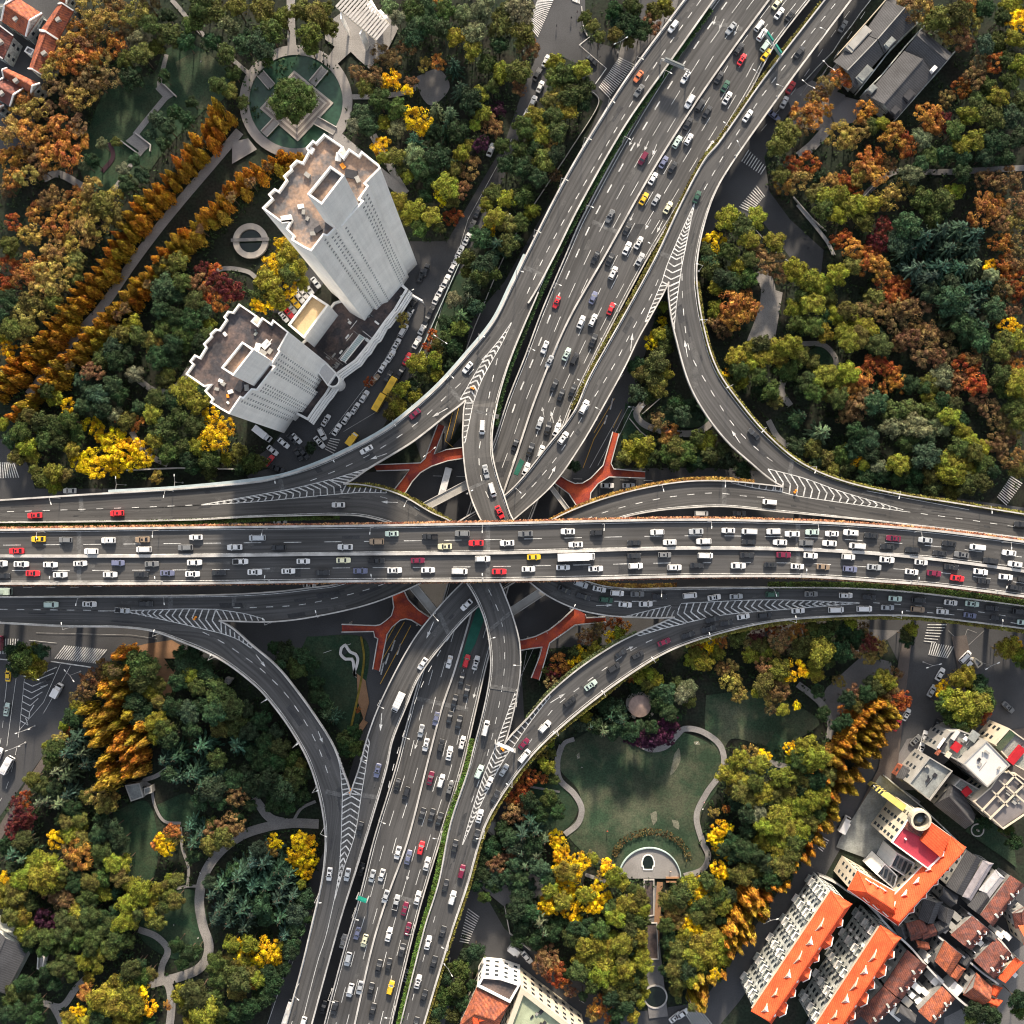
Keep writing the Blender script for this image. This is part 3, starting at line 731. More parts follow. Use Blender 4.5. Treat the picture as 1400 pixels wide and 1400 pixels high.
# low retaining walls and kerbs in the parks
def gwall(name,label,pts,w=0.4,h=1.0,m=None,smooth=False,group=None):
    if smooth: pts,_=catmull(pts,5)
    o=strip_wall(name,[P(x,y,0) for x,y in pts],w,h,None,m or M_WALL,down=0.0)
    return tag(o,label,"wall",group)
gwall("garden_wall","pale retaining wall angled across the upper end of the terraced lawn path",[(220,112),(242,133)])
gwall("garden_wall","pale wall on the valley side of the wider path landing",[(186,183),(207,199),(206,208)])
gwall("garden_wall","slanting pale wall that crosses the terraced path near its foot",[(160,189),(190,211)])
gwall("street_wall","long low wall between yellow ginkgos and the side road",[(175,643),(245,640),(350,642)],0.5,1.6)
gwall("street_wall","long pale railing wall bounding the parked-car street beside the green bank",[(634,348),(600,425),(580,470),(560,510)],0.25,1.2,M_STEELP,True)
gwall("street_wall","pale kerb wall running beside the surface street at the foot of the tree bank",[(800,120),(818,135),(815,150),(780,205),(700,330),(652,440),(635,485)],0.25,0.9,None,True)
gwall("street_wall","low white wall at the bend of the street below the side road",[(690,1238),(697,1275),(725,1298)],0.3,1.0)
gwall("street_wall","short crooked white wall by the tree corner of the upper crossroads",[(795,10),(798,40),(803,50)],0.3,0.8,None,True)
gwall("garden_wall","pale wall beside the dark lane north of the big wood",[(1175,275),(1200,248)],0.3,1.0)
gwall("garden_wall","thin pale wall along the wood edge by the lane crossing",[(1084,270),(1110,300),(1130,318)],0.3,1.0)
gwall("garden_wall","white L-shaped wall beside the path fork inside the ramp triangle",[(860,572),(875,590),(888,600)],0.3,1.0)
gwall("garden_wall","long white wall on the path inside the ramp triangle",[(878,566),(902,545)],0.3,1.0)
# ------------------------------------------------------------------ buildings
M_WHITE=mat("white_render",(0.86,0.84,0.80),0.7,0.08,0.15,2.0,0.05)
def streak(m,amt=0.10):
    """rain streaks down a wall and faint floor lines"""
    nt=m.node_tree; N=nt.nodes; L=nt.links; b=N["Principled BSDF"]; src=b.inputs["Base Color"].links[0].from_socket
    g=N.new("ShaderNodeNewGeometry"); mp=N.new("ShaderNodeMapping"); mp.inputs["Scale"].default_value=(0.9,0.9,0.035); L.new(g.outputs["Position"],mp.inputs[0])
    n=N.new("ShaderNodeTexNoise"); n.inputs["Scale"].default_value=1.0; n.inputs["Detail"].default_value=4; L.new(mp.outputs[0],n.inputs["Vector"])
    r=N.new("ShaderNodeMapRange"); r.inputs[1].default_value=0.35; r.inputs[2].default_value=0.65; r.inputs[3].default_value=1-amt*2; r.inputs[4].default_value=1.0; L.new(n.outputs[0],r.inputs[0])
    sp=N.new("ShaderNodeSeparateXYZ"); L.new(g.outputs["Position"],sp.inputs[0])
    md=N.new("ShaderNodeMath"); md.operation='MODULO'; md.inputs[1].default_value=3.0; L.new(sp.outputs[2],md.inputs[0])
    lt=N.new("ShaderNodeMath"); lt.operation='LESS_THAN'; lt.inputs[1].default_value=0.22; L.new(md.outputs[0],lt.inputs[0])
    ml=N.new("ShaderNodeMath"); ml.operation='MULTIPLY_ADD'; ml.inputs[1].default_value=-0.06; ml.inputs[2].default_value=1.0; L.new(lt.outputs[0],ml.inputs[0])
    mm=N.new("ShaderNodeMath"); mm.operation='MULTIPLY'; L.new(r.outputs[0],mm.inputs[0]); L.new(ml.outputs[0],mm.inputs[1])
    v=N.new("ShaderNodeVectorMath"); v.operation='SCALE'; L.new(src,v.inputs[0]); L.new(mm.outputs[0],v.inputs["Scale"]); L.new(v.outputs[0],b.inputs["Base Color"])
streak(M_WHITE,0.04)
M_CREAM=mat("cream_render",(0.52,0.46,0.36),0.75,0.12,0.2)
M_GREYW=mat("weathered_white_wall",(0.40,0.42,0.40),0.8,0.35,0.35,1.5,0.35)
M_BITUM=mat("bitumen_roof",(0.125,0.118,0.120),0.9,0.35,0.12,1.5,0.2,col2=(0.33,0.22,0.155))
M_BITUMD=mat("dark_bitumen_roof",(0.048,0.046,0.052),0.9,0.35,0.10,1.5,0.2,col2=(0.13,0.095,0.085))
M_STEP2=mat("ring_path_stone",(0.235,0.222,0.215),0.85,0.15,0.2)
M_WING=mat("grey_window_glass",(0.24,0.245,0.25),0.3,0.4,0.9)  # paler grey glass for the tower windows
M_STEP=mat("island_step_stone",(0.34,0.31,0.28),0.85,0.12,0.3)
M_STEPD=mat("island_riser_stone",(0.17,0.15,0.14),0.85,0.12,0.3)
M_TANR=mat("tan_screed",(0.52,0.38,0.22),0.9,0.15,0.15,2.0,0.1)
M_WIN=mat("window_glass",(0.035,0.045,0.055),0.15,0.3,0.6,spec=0.6)
M_TILE=mat("orange_roof_tile",(0.60,0.085,0.028),0.75,0.2,0.3,3.0,0.25)
def tiles(m,f=2.2,amt=0.18):
    """courses of tiles as fine relief in tone"""
    nt=m.node_tree; N=nt.nodes; L=nt.links; b=N["Principled BSDF"]; src=b.inputs["Base Color"].links[0].from_socket
    g=N.new("ShaderNodeNewGeometry"); w=N.new("ShaderNodeTexWave"); w.inputs["Scale"].default_value=f; w.inputs["Distortion"].default_value=0.6; w.bands_direction='DIAGONAL'; L.new(g.outputs["Position"],w.inputs["Vector"])
    r=N.new("ShaderNodeMapRange"); r.inputs[3].default_value=1-amt; r.inputs[4].default_value=1+amt; L.new(w.outputs[1],r.inputs[0])
    v=N.new("ShaderNodeVectorMath"); v.operation='SCALE'; L.new(src,v.inputs[0]); L.new(r.outputs[0],v.inputs["Scale"]); L.new(v.outputs[0],b.inputs["Base Color"])
tiles(M_TILE,0.55)
M_PINK=mat("crimson_roof",(0.42,0.045,0.070),0.75,0.14,0.2,2.5,0.1)
M_BROWN=mat("brown_roof_tile",(0.175,0.060,0.043),0.85,0.35,0.4,2.5,0.3,col2=(0.105,0.050,0.046))
M_RUST=mat("rust_roof_tile",(0.33,0.095,0.045),0.85,0.3,0.4,2.5,0.3,col2=(0.19,0.065,0.045))
M_SLATE=mat("grey_roof_tile",(0.060,0.060,0.064),0.85,0.22,0.2,3.0,0.2)
M_PALER=mat("pale_flat_roof",(0.24,0.255,0.245),0.85,0.25,0.12,2.0,0.15,col2=(0.16,0.17,0.17))
tiles(M_SLATE,0.6,0.2); tiles(M_RUST,0.6,0.2); tiles(M_BROWN,0.6,0.2)
M_SPECK=mat("gravel_flat_roof",(0.24,0.25,0.23),0.95,0.2,0.2,4.0,0.5)
M_WROOF=mat("white_flat_roof",(0.55,0.53,0.51),0.8,0.06,0.15)
M_GREENR=mat("faded_green_roof",(0.33,0.37,0.25),0.9,0.25,0.3)
M_DARKM=mat("dark_metal",(0.03,0.03,0.035),0.6,0.2,1.0)
M_REDM=mat("red_canvas",(0.38,0.012,0.02),0.8,0.15,0.6)
M_ORNG=mat("orange_plastic",(0.8,0.28,0.03),0.6,0.1,1.0)
M_DECKR=mat("red_deck_surface",(0.36,0.060,0.022),0.8,0.4,0.12,2.5,0.2,col2=(0.19,0.032,0.028))
M_HOUSEW=mat("old_house_wall",(0.27,0.265,0.255),0.85,0.3,0.3,2.0,0.2)
M_GREENP=mat("green_road_surface",(0.014,0.095,0.068),0.8,0.2,0.3)
def tlz(ox,oy,s,pts): return [(ox+x/s,oy+y/s) for x,y in pts]
def wxy(pts,z): return [(P(x,y,z).x,P(x,y,z).y) for x,y in pts]
def ccw(w):
    a=sum(w[i][0]*w[(i+1)%len(w)][1]-w[(i+1)%len(w)][0]*w[i][1] for i in range(len(w)))
    return w if a>0 else w[::-1]
def inset(w,d):
    w=ccw(w); n=len(w); out=[]
    for i in range(n):
        p0,p1,p2=Vector(w[i-1]),Vector(w[i]),Vector(w[(i+1)%n])
        a=(p1-p0).normalized(); b=(p2-p1).normalized()
        na=Vector((-a.y,a.x)); nb=Vector((-b.y,b.x)); m=na+nb
        if m.length<0.2: m=na
        m.normalize(); k=d/max(0.35,m.dot(na)); out.append((p1.x+m.x*k,p1.y+m.y*k))
    return out
def ring(mb,w,z0,z1,t,m=0):
    """parapet ring of thickness t along the outline"""
    w=ccw(w); q=inset(w,t); n=len(w)
    for i in range(n):
        j=(i+1)%n
        mb.quad((*w[i],z0),(*w[j],z0),(*w[j],z1),(*w[i],z1),m); mb.quad((*w[i],z1),(*w[j],z1),(*q[j],z1),(*q[i],z1),m)
        mb.quad((*q[j],z0),(*q[i],z0),(*q[i],z1),(*q[j],z1),m)
def windows(parent, items, w=1.3, h=1.4, d=0.1, m=None, name="window"):
    """items: (x,y,z,angle of the outward normal); at most 100 are parts of their own, the highest first"""
    items=sorted(items,key=lambda t:-t[2])
    mb=MB(); mb.box(0,0,0,d,w,h); me=mb.mesh("window_unit",[m or M_WIN])
    for x,y,z,a in items[:100]:
        o=link_mesh(name,me,parent); o.location=(x,y,z); o.rotation_euler=(0,0,a)
    if len(items)>100:
        mb=MB()
        for x,y,z,a in items[100:]: mb.box(x,y,z,d,w,h,a)
        o=mb.build(name,m or M_WIN,parent); o["kind"]="stuff"
def edge_windows(a,b,ts,zs,out=0.03):
    """positions on the wall a-b (counter-clockwise outline) at fractions or metres ts and heights zs"""
    a,b=Vector(a),Vector(b); d=b-a; L=d.length; d.normalize(); n=Vector((d.y,-d.x)); ang=math.atan2(n.y,n.x)
    r=[]
    for t in ts:
        p=a+d*(t*L)+n*out
        for z in zs: r.append((p.x,p.y,z,ang))
    return r
def block(name,label,cat,pts,z,roofm,wallm,par=1.0,rd=1.0,group=None,base=0.0,thick=0.4,parent=None,wins=None,winsize=(1.3,1.4),parm=None):
    """flat-roofed block: pts surveyed at the parapet top z; wins=(spacing, [z...]) puts windows on every wall over 4 m"""
    w=ccw(wxy(pts,z))
    cx=sum(p[0] for p in w)/len(w); cy=sum(p[1] for p in w)/len(w)
    e=parent or empty(name,(0,0,0))
    if not parent: tag(e,label,cat,group)
    mb=MB(); n=len(w)
    for i in range(n):
        j=(i+1)%n; mb.quad((*w[i],base),(*w[j],base),(*w[j],z-par-0.01),(*w[i],z-par-0.01))
    mb.build("wall" if not parent else "penthouse_wall",wallm,e)
    mb=MB(); mb.poly(inset(w,thick*0.9),z-rd); mb.build("roof" if not parent else "penthouse_roof",roofm,e)
    mb=MB(); ring(mb,w,z-par-0.02,z,thick); mb.build("parapet",parm or wallm,e)
    area_=abs(sum(w[i][0]*w[(i+1)%n][1]-w[(i+1)%n][0]*w[i][1] for i in range(n)))/2
    rr=random.Random(int(abs(cx*7+cy*3)))
    if area_>90:
        for k in range(min(22,int(area_/28))):
            i=rr.randrange(n); j=rr.randrange(n); t=rr.random(); u=rr.random()
            x=w[i][0]+(w[j][0]-w[i][0])*t; y=w[i][1]+(w[j][1]-w[i][1])*t; x+=(cx-x)*(0.25+0.6*u); y+=(cy-y)*(0.25+0.6*u)
            if not parent and label.startswith(("taller","shorter")) and math.hypot(x-cx,y-cy)<8: continue
            sx,sy,sz=rr.uniform(0.4,1.8),rr.uniform(0.3,1.2),rr.uniform(0.3,1.0)
            mb=MB(); mb.box(0,0,0,sx,sy,sz)
            if rr.random()<0.4: mb.cyl(sx*0.6,sy,-sz/2,sz*0.4,0.25,0.25,8)
            if rr.random()<0.4: mb.box(sx*0.2,-sy*1.4,-sz*0.4,rr.uniform(2,6),0.16,0.16)
            o=mb.build("roof_unit",rr.choice((M_CONC,M_WHITE,M_DARKM,M_CONC,M_PALER)),e); o.location=(x,y,z-rd+sz/2+0.02); o.rotation_euler=(0,0,0.9+rr.choice((0,1.57)))
    if wins:
        sp,zs=wins; it=[]
        for i in range(n):
            a,b=w[i],w[(i+1)%n]; L=math.dist(a,b)
            if L<3.5: continue
            k=max(1,int(L/sp)); it+=edge_windows(a,b,[(q+0.5)/k for q in range(k)],zs)
        windows(e,it,*winsize)
    return e,w
def pitched(name,label,cat,q,z,rise,tile,wallm,hip=0.35,group=None,base=0.0,over=0.4,ridge=None,wins=None,parent=None,gutter=None,shell=True):
    """hip or gable roof over the quad q surveyed at eave height z; hip=0 gives gables"""
    w=ccw(wxy(q,z))
    d0=math.dist(w[0],w[1]); d1=math.dist(w[1],w[2])
    if d0<d1: w=w[1:]+w[:1]           # long sides: 0-1 and 2-3
    a,b,c,d=[Vector(p) for p in w]
    m0=(d+a)/2; m1=(b+c)/2; ax=(m1-m0); L=ax.length; ax.normalize(); wd=(b-c).length
    r0=m0+ax*(wd*hip); r1=m1-ax*(wd*hip)
    e=parent or empty(name,(0,0,0))
    if not parent: tag(e,label,cat,group)
    mb=MB(); T=lambda p,zz:(p.x,p.y,zz)
    zr=z+rise
    mb.quad(T(a,z),T(b,z),T(r1,zr),T(r0,zr)); mb.quad(T(c,z),T(d,z),T(r0,zr),T(r1,zr))
    if hip>0: mb.tri(T(b,z),T(c,z),T(r1,zr)); mb.tri(T(d,z),T(a,z),T(r0,zr))
    for s,t in ((a,b),(b,c),(c,d),(d,a)): mb.quad(T(s,z-0.3),T(t,z-0.3),T(t,z),T(s,z))
    rf=mb.build("roof",tile,e)
    rb=MB(); rb.bar(T(r0,zr+0.05),T(r1,zr+0.05),0.35,0.2)
    if hip>0:
        for s,r in ((a,r0),(d,r0),(b,r1),(c,r1)): rb.bar(T(s,z+0.06),T(r,zr+0.06),0.28,0.15)
    rb.build("ridge_cap",ridge or tile,rf)
    iw=inset([tuple(p) for p in (a,b,c,d)],over); mb=MB(); n=4
    for i in range(4):
        j=(i+1)%4; mb.quad((*iw[i],base),(*iw[j],base),(*iw[j],z-0.05),(*iw[i],z-0.05))
    if hip==0:
        for s,t,m in ((1,2,m1),(3,0,m0)):
            p,q2=Vector(iw[s]),Vector(iw[t]); mm=(p+q2)/2; mb.tri((*p,z-0.05),(*q2,z-0.05),(mm.x,mm.y,zr-0.15))
    mb.build("wall",wallm,e)
    if gutter:
        g=MB()
        for s,t in ((a,b),(c,d)): g.bar(T(s,z+0.02),T(t,z+0.02),0.3,0.3)
        g.build("gutter",gutter,e)
    if wins:
        sp,zs=wins; it=[]
        for i in range(4):
            p,q2=iw[i],iw[(i+1)%4]; LL=math.dist(p,q2); k=max(1,int(LL/sp)); it+=edge_windows(p,q2,[(t+0.5)/k for t in range(k)],zs)
        windows(e,it,1.1,1.3)
    return e,(a,b,c,d,r0,r1),rf

# ---- the twin white towers on their podium
def tower(label, ox, oy, s, outline, z, pent, zp, floors, cols, junk, roofm=None):
    e,w=block("tower_block",label,"tower block",tlz(ox,oy,s,outline),z,roofm or M_BITUM,M_WHITE,par=1.3,rd=1.4,thick=0.45,base=0)
    # penthouse with its own sunken roof
    block("","", "",tlz(ox,oy,s,pent),zp,M_BITUM,M_WHITE,par=1.2,rd=1.5,thick=0.45,base=z-1.4,parent=e)
    # window strips on the long wall that faces the crossing: cols = (start point, end point, dx list)
    it=[]; fh=(z-8)/floors
    zs=[6+fh*(k+0.55) for k in range(floors)]
    for (ax,ay),(bx,by),ts in cols:
        A,B=wxy(tlz(ox,oy,s,[(ax,ay),(bx,by)]),z)
        d=Vector(B)-Vector(A); n=Vector((d.y,-d.x)).normalized()
        if n.y>0: A,B=B,A; ts=[1-t for t in ts]
        it+=edge_windows(A,B,ts,zs,out=0.04)
    windows(e,it,0.62,0.8,0.12,M_WING)
    rn=random.Random(int(z))
    for x,y,c,sz,hh in junk:
        p=P(ox+x/s,oy+y/s,z-0.5); mb=MB(); mb.box(0,0,0,sz,sz*0.7,hh); 
        o=mb.build("roof_unit",{'w':M_WHITE,'d':M_DARKM,'o':M_ORNG,'c':M_CONC}[c],e); o.location=(p.x,p.y,z-1.4+hh/2); o.rotation_euler=(0,0,rn.uniform(0,3))
    for k in range(3):
        pass
    return e,w
tA,wA=tower("taller white tower with pale walls and a grey stained roof below the round pond",340,170,5.385,
 [(95,615),(165,545),(140,515),(190,468),(218,485),(272,408),(250,380),(308,328),(300,310),(352,258),(395,275),(436,200),(418,172),(472,112),(495,130),(555,65),(700,165),(670,205),(695,235),(737,175),(810,225),(830,192),(905,252),(960,295),(972,322),(862,432),(885,452),(820,545),(850,562),(690,748),(640,765),(580,825),(552,815),(462,935),(400,905),(310,850),(325,820),(272,768),(300,715),(240,722)],
 98,[(600,302),(705,375),(538,592),(428,512)],119,30,
 [((462,935),(552,815),[0.93]),((580,825),(640,765),[0.35,0.8]),((690,748),(850,562),[0.07,0.9]),((820,545),(885,452),[0.25,0.6])],
 [(460,190,'w',1.6,0.8),(430,370,'c',1.5,0.9),(560,525,'w',2.2,1.2),(280,700,'w',2.6,1.4),(660,235,'w',2.0,0.7),(690,300,'o',1.4,0.5),(800,400,'c',1.6,0.6),(380,600,'w',1.5,0.6),(400,640,'c',1.2,0.5),(510,770,'d',1.8,0.9),(470,800,'c',1.3,0.7),(750,360,'d',3.0,0.4),(620,420,'o',1.2,0.8),(430,690,'c',1,.5)])
tB,wB=tower("shorter white tower with a dark roof and dotted window rows above the side road",240,370,5.385,
 [(72,762),(122,690),(100,668),(140,615),(175,636),(218,565),(200,540),(256,482),(250,465),(295,425),(320,432),(368,362),(350,342),(385,294),(420,302),(466,240),(602,333),(568,372),(600,397),(636,340),(702,387),(716,357),(835,452),(762,580),(772,592),(708,690),(738,702),(600,882),(562,878),(500,945),(478,935),(395,1057),(320,1015),(250,970),(265,945),(210,885),(240,850),(205,855)],
 68,[(490,520),(577,582),(425,775),(333,715)],88,21,
 [((395,1057),(478,935),[0.85]),((500,945),(562,878),[0.2,0.7]),((600,882),(738,702),[0.05,0.17,0.3,0.8,0.93]),((708,690),(772,592),[0.2,0.5,0.85])],
 [(360,465,'w',1.2,0.6),(520,590,'w',1.4,0.8),(460,700,'o',1.2,0.9),(330,810,'w',1.3,0.7),(400,890,'w',1.4,0.6),(380,920,'o',1.0,0.4),(600,560,'w',2.2,0.4),(660,540,'w',2.5,0.35),(640,600,'c',2.0,0.35),(690,590,'c',1.6,.4),(300,870,'c',1.2,.5),(470,850,'d',3,.5),(520,860,'c',1.7,.6),(380,970,'w',.8,.4),(700,400,'d',2,.5)],M_BITUMD)
pod=[(398,480),(418,463),(456,413),(490,402),(540,380),(558,395),(541,424),(528,440),(514,460),(500,478),(487,494),(463,511),(447,539),(434,556),(421,575),(404,566),(385,530)]
pe,pw=block("podium_building","low dark-roofed podium with stepped white cornice between both white towers","building",pod,7.5,M_BITUMD,M_WHITE,par=1.2,thick=0.8)
for k,(dz,off) in enumerate(((-0.6,0.5),(-1.4,1.1),(-2.2,1.7))):
    seg=[(559,396),(541,424),(537,427),(527,441),(523,443),(514,460),(509,463),(500,478),(496,481),(487,494),(482,497),(463,511),(460,520),(447,539),(443,543),(434,556),(431,560),(421,575)]
    pts=[P(x,y,7.5)+Vector((off*0.75,-off*0.66,dz)) for x,y in seg]
    strip_wall("cornice",pts,0.55,0.4,pe,M_WHITE,down=0.3)
block("stair_block","tan-roofed white-rimmed block between both towers beside the small car park","building",tlz(240,370,5.385,[(1000,168),(1130,252),(945,500),(825,398)]),24,M_TANR,M_WHITE,par=1.0,rd=1.6,thick=0.7)
_c=P(455,520,12); mb=MB(); mb.cyl(_c.x,_c.y,0,12,2.3,2.3,24,cap=False); mb.cyl(_c.x,_c.y,11.0,12,1.8,1.8,24,cap=False)
e=empty("drum_tower"); tag(e,"round white hollow drum at the foot of the shorter tower","drum","")
e.pop("group",None)
mb2=MB(); mb2.cyl(_c.x,_c.y,10.8,11.0,1.9,1.9,24); mb2.build("roof",M_DARKM,e); mb.build("wall",M_WHITE,e)
mb=MB()
for i in range(24):
    a0,a1=6.2832*i/24,6.2832*(i+1)/24
    f=lambda r,a:(_c.x+r*math.cos(a),_c.y+r*math.sin(a),12)
    mb.quad(f(1.8,a0),f(2.3,a0),f(2.3,a1),f(1.8,a1))
mb.build("rim",M_WHITE,e)
block("porch_block","plain white porch block joining the round drum to the shorter tower","porch",tlz(240,370,5.385,[(1035,735),(1105,675),(1185,755),(1120,850)]),13,M_WROOF,M_WHITE,par=0.3,rd=0.25)
e=empty("glass_canopy"); tag(e,"long pale blue glass canopy on the dark podium roof","canopy")
q=wxy(tlz(400,340,7,[(640,820),(690,852),(500,1085),(455,1060)]),9.5); mb=MB(); mb.prism(q,8.9,9.2); mb.build("glazing",mat("pale_glass",(0.30,0.42,0.42),0.25,0.15,0.6),e)
mb=MB()
for k in range(17):
    t=k/16; a=[q[0][i]+(q[3][i]-q[0][i])*t for i in(0,1)]; b=[q[1][i]+(q[2][i]-q[1][i])*t for i in(0,1)]; mb.bar((*a,9.3),(*b,9.3),0.14)
for a,b in ((q[0],q[3]),(q[1],q[2])): mb.bar((*a,9.25),(*b,9.25),0.25)
for p in q: mb.bar((*p,6.0),(*p,9.1),0.2)
mb.build("frame",M_WHITE,e)

# ---- slabs of flats with orange roofs
def dormer(parent,c,n,u,z,w,l,h,tile,wallm):
    """gabled dormer at c pointing along n"""
    c=Vector(c); n=Vector(n); u=Vector(u)
    A=c-u*w/2; B=c+u*w/2; A2=A-n*l; B2=B-n*l; r=c+n*0.15; r2=c-n*(l*1.05)
    T=lambda p,zz:(p.x,p.y,zz)
    mb=MB()
    mb.quad(T(A,z),T(r,z+h),T(r2,z+h),T(A2,z)); mb.quad(T(r,z+h),T(B,z),T(B2,z),T(r2,z+h))
    o=mb.build("dormer",tile,parent)
    mb=MB(); mb.tri(T(A,z-0.1),T(B,z-0.1),T(c,z+h-0.1)); mb.quad(T(A,z-1.6),T(B,z-1.6),T(B,z-0.1),T(A,z-0.1)); mb.quad(T(A2,z-1.6),T(A,z-1.6),T(A,z-0.1),T(A2,z-0.1)); mb.quad(T(B,z-1.6),T(B2,z-1.6),T(B2,z-0.1),T(B,z-0.1))
    mb.bar(T(A,z+0.05),T(r,z+h+0.05),0.3,0.2); mb.bar(T(B,z+0.05),T(r,z+h+0.05),0.3,0.2)
    mb.build("dormer_wall",wallm,o)
def slab(label,q,z,seed):
    e,(a,b,c,d,r0,r1),rf=pitched("apartment_block",label,"apartment block",q,z,5.6,M_TILE,M_GREYW,hip=0.25,over=0.7,ridge=M_TILE)
    # wall that faces the big junction (north-west) gets floors of windows and balconies
    rn=random.Random(seed); iw=inset([tuple(p) for p in (a,b,c,d)],0.7); it=[]
    for i in range(4):
        p,q2=Vector(iw[i]),Vector(iw[(i+1)%4]); dd=(q2-p); L=dd.length; dd.normalize(); n=Vector((dd.y,-dd.x)); ang=math.atan2(n.y,n.x)
        k=max(2,int(L/2.6)); front=n.x<-0.2 and n.y>0.0 and L>15
        zs=[z-2.0-3.1*f for f in range(6)]
        for t in range(k):
            pp=p+dd*((t+0.5)/k*L)
            for f,zz in enumerate(zs):
                it.append((pp.x+n.x*0.04,pp.y+n.y*0.04,zz,ang))
                if front and (t*7+f*3+seed)%3!=0 and len([1])==1:
                    pass
        if front:
            m=0
            for t in range(0,k,3):
                pp=p+dd*((t+1.0)/k*L)+n*0.75
                for f in range(6):
                    if m>=90: break
                    mb=MB(); mb.box(0,0,0,1.5,2.7,0.15); mb.box(0.72,0,0.5,0.08,2.7,1.0); 
                    for s in(-1,1): mb.box(0,s*1.3,0.5,1.5,0.08,1.0)
                    o=mb.build("balcony",M_GREYW if (t+f)%2 else M_WHITE,e); o.location=(pp.x,pp.y,z-3.4-3.1*f); o.rotation_euler=(0,0,ang); m+=1
            for f in range(3):
                for t in range(3,k,7):
                    pp=p+dd*(t/k*L)+n*0.5; mb=MB(); mb.box(0,0,0,0.8,1.0,0.8); o=mb.build("air_conditioner",M_WHITE,e); o.location=(pp.x,pp.y,z-2.6-6.2*f); o.rotation_euler=(0,0,ang)
            # cornice and dormers on this side
            mb=MB(); mb.bar((p.x+n.x*.6,p.y+n.y*.6,z-0.5),(q2.x+n.x*.6,q2.y+n.y*.6,z-0.5),0.9,0.5); mb.build("cornice",M_CREAM,e)
            for t in (0.22,0.36,0.5,0.64,0.8,0.93):
                pp=p+dd*(t*L)+n*0.2; big=int(t*100)%28==22
                dormer(rf,pp-n*1.3,n,dd,z+2.4,3.4 if not big else 5.0,3.6,1.7,M_TILE if t not in(0.36,0.64,0.93) else M_WHITE,M_CREAM)
        elif L>15:
            for j,t in enumerate((0.12,0.26,0.42,0.56,0.7,0.86)):
                pp=p+dd*(t*L); big=j%2==0
                dormer(rf,pp+n*(0.6 if big else 0.0),n,dd,z+(1.8 if big else 2.0),4.8 if big else 3.0,4.6 if big else 3.4,2.0 if big else 1.6,M_TILE,M_WHITE)
    windows(e,it,1.5,1.3)
    return e
slab("slab of flats with orange dormered roof and balconied wall over the tree-lined street",[(1136,1218),(1165,1236),(1055,1400),(1027,1382)],20,1)
slab("second slab of flats with orange dormered roof, farther from the tree-lined street",[(1204,1265),(1232,1282),(1141,1425),(1111,1408)],20,2)
# ---- hotel court
X=lambda pts:tlz(1050,1050,4,pts)
he,(a,b,c,d,r0,r1),rf=pitched("hotel_wing","orange-roofed wing with white end facade below the grey courtyard","building",X([(492,560),(690,672),(705,858),(435,665)]),17,6.0,M_TILE,M_CREAM,hip=0.3,over=0.6,wins=(2.6,[4,7.5,11,14.5]),gutter=M_WHITE)
for t in (0.3,0.5,0.7):
    u=(b-a).normalized(); n=Vector((u.y,-u.x)); dormer(rf,a+(b-a)*t-n*1.0,n,u,18.8,2.6,2.8,1.5,M_TILE,M_WHITE); dormer(rf,c+(d-c)*t+n*1.0,-n,u,18.8,2.6,2.8,1.5,M_TILE,M_WHITE)
he,(a,b,c,d,r0,r1),rf=pitched("hotel_wing","long crimson and orange roofed wing running past the dark lane houses","building",X([(1000,372),(1082,432),(712,862),(610,775)]),17.5,6.0,M_TILE,M_CREAM,hip=0.25,over=0.6,wins=(2.6,[4,7.5,11,14.5]),gutter=M_WHITE)
for t in (0.2,0.38,0.55,0.72,0.88):
    u=(b-a).normalized(); n=Vector((u.y,-u.x)); dormer(rf,a+(b-a)*t-n*1.0,n,u,19.2,2.8,3.0,1.6,M_TILE,M_WHITE); dormer(rf,c+(d-c)*t+n*1.0,-n,u,19.2,2.8,3.0,1.6,M_TILE,M_WHITE)
be,bw=block("hotel_hall","cream hall with flat crimson roof, windowed front and round skylight","building",X([(675,408),(762,288),(800,232),(862,262),(900,300),(1000,372),(945,490),(878,556)]),20,M_PINK,M_CREAM,par=0.6,rd=0.5,wins=(2.2,[3,6,9,12,15,18]),winsize=(1.1,1.7),parm=M_WHITE)
mb=MB(); mb.prism(wxy(X([(900,302),(1000,374),(945,490),(840,402)]),21.5),19.4,21.5); mb.build("raised_roof",M_TILE,be)
mb=MB(); mb.prism(wxy(X([(765,292),(850,340),(838,380),(745,332)]),20.4),19.4,20.3); mb.build("brown_roof",M_BROWN,be)
_c=P(*X([(835,285)])[0],22); mb=MB(); mb.cyl(_c.x,_c.y,19.5,22.5,3.3,3.3,28,cap=False); mb.cyl(_c.x,_c.y,19.5,22.4,2.6,2.6,28,cap=False)
for i in range(28):
    a0,a1=6.2832*i/28,6.2832*(i+1)/28; f=lambda r,a:(_c.x+r*math.cos(a),_c.y+r*math.sin(a),22.5); mb.quad(f(2.6,a0),f(3.3,a0),f(3.3,a1),f(2.6,a1))
rr=mb.build("rotunda",M_CREAM,be); mb=MB(); mb.cyl(_c.x,_c.y,19.6,21.4,2.6,0.9,20); mb.build("skylight",M_WIN,rr)
mb=MB()
yp=[P(x,y,14) for x,y in X([(622,150),(640,132),(668,140),(700,165),(740,192),(790,232),(770,262)])]
mb.prism([(p.x,p.y) for p in yp],0,14); yo=mb.build("curved_front",mat("yellow_render",(0.62,0.50,0.14),0.7,0.1,0.3),be)
it=[]
for a2,b2 in zip(yp,yp[1:]):
    it+=edge_windows((b2.x,b2.y),(a2.x,a2.y),[0.3,0.7],[4,7,10,12.5],out=0.04)
windows(yo,it,0.8,1.3)
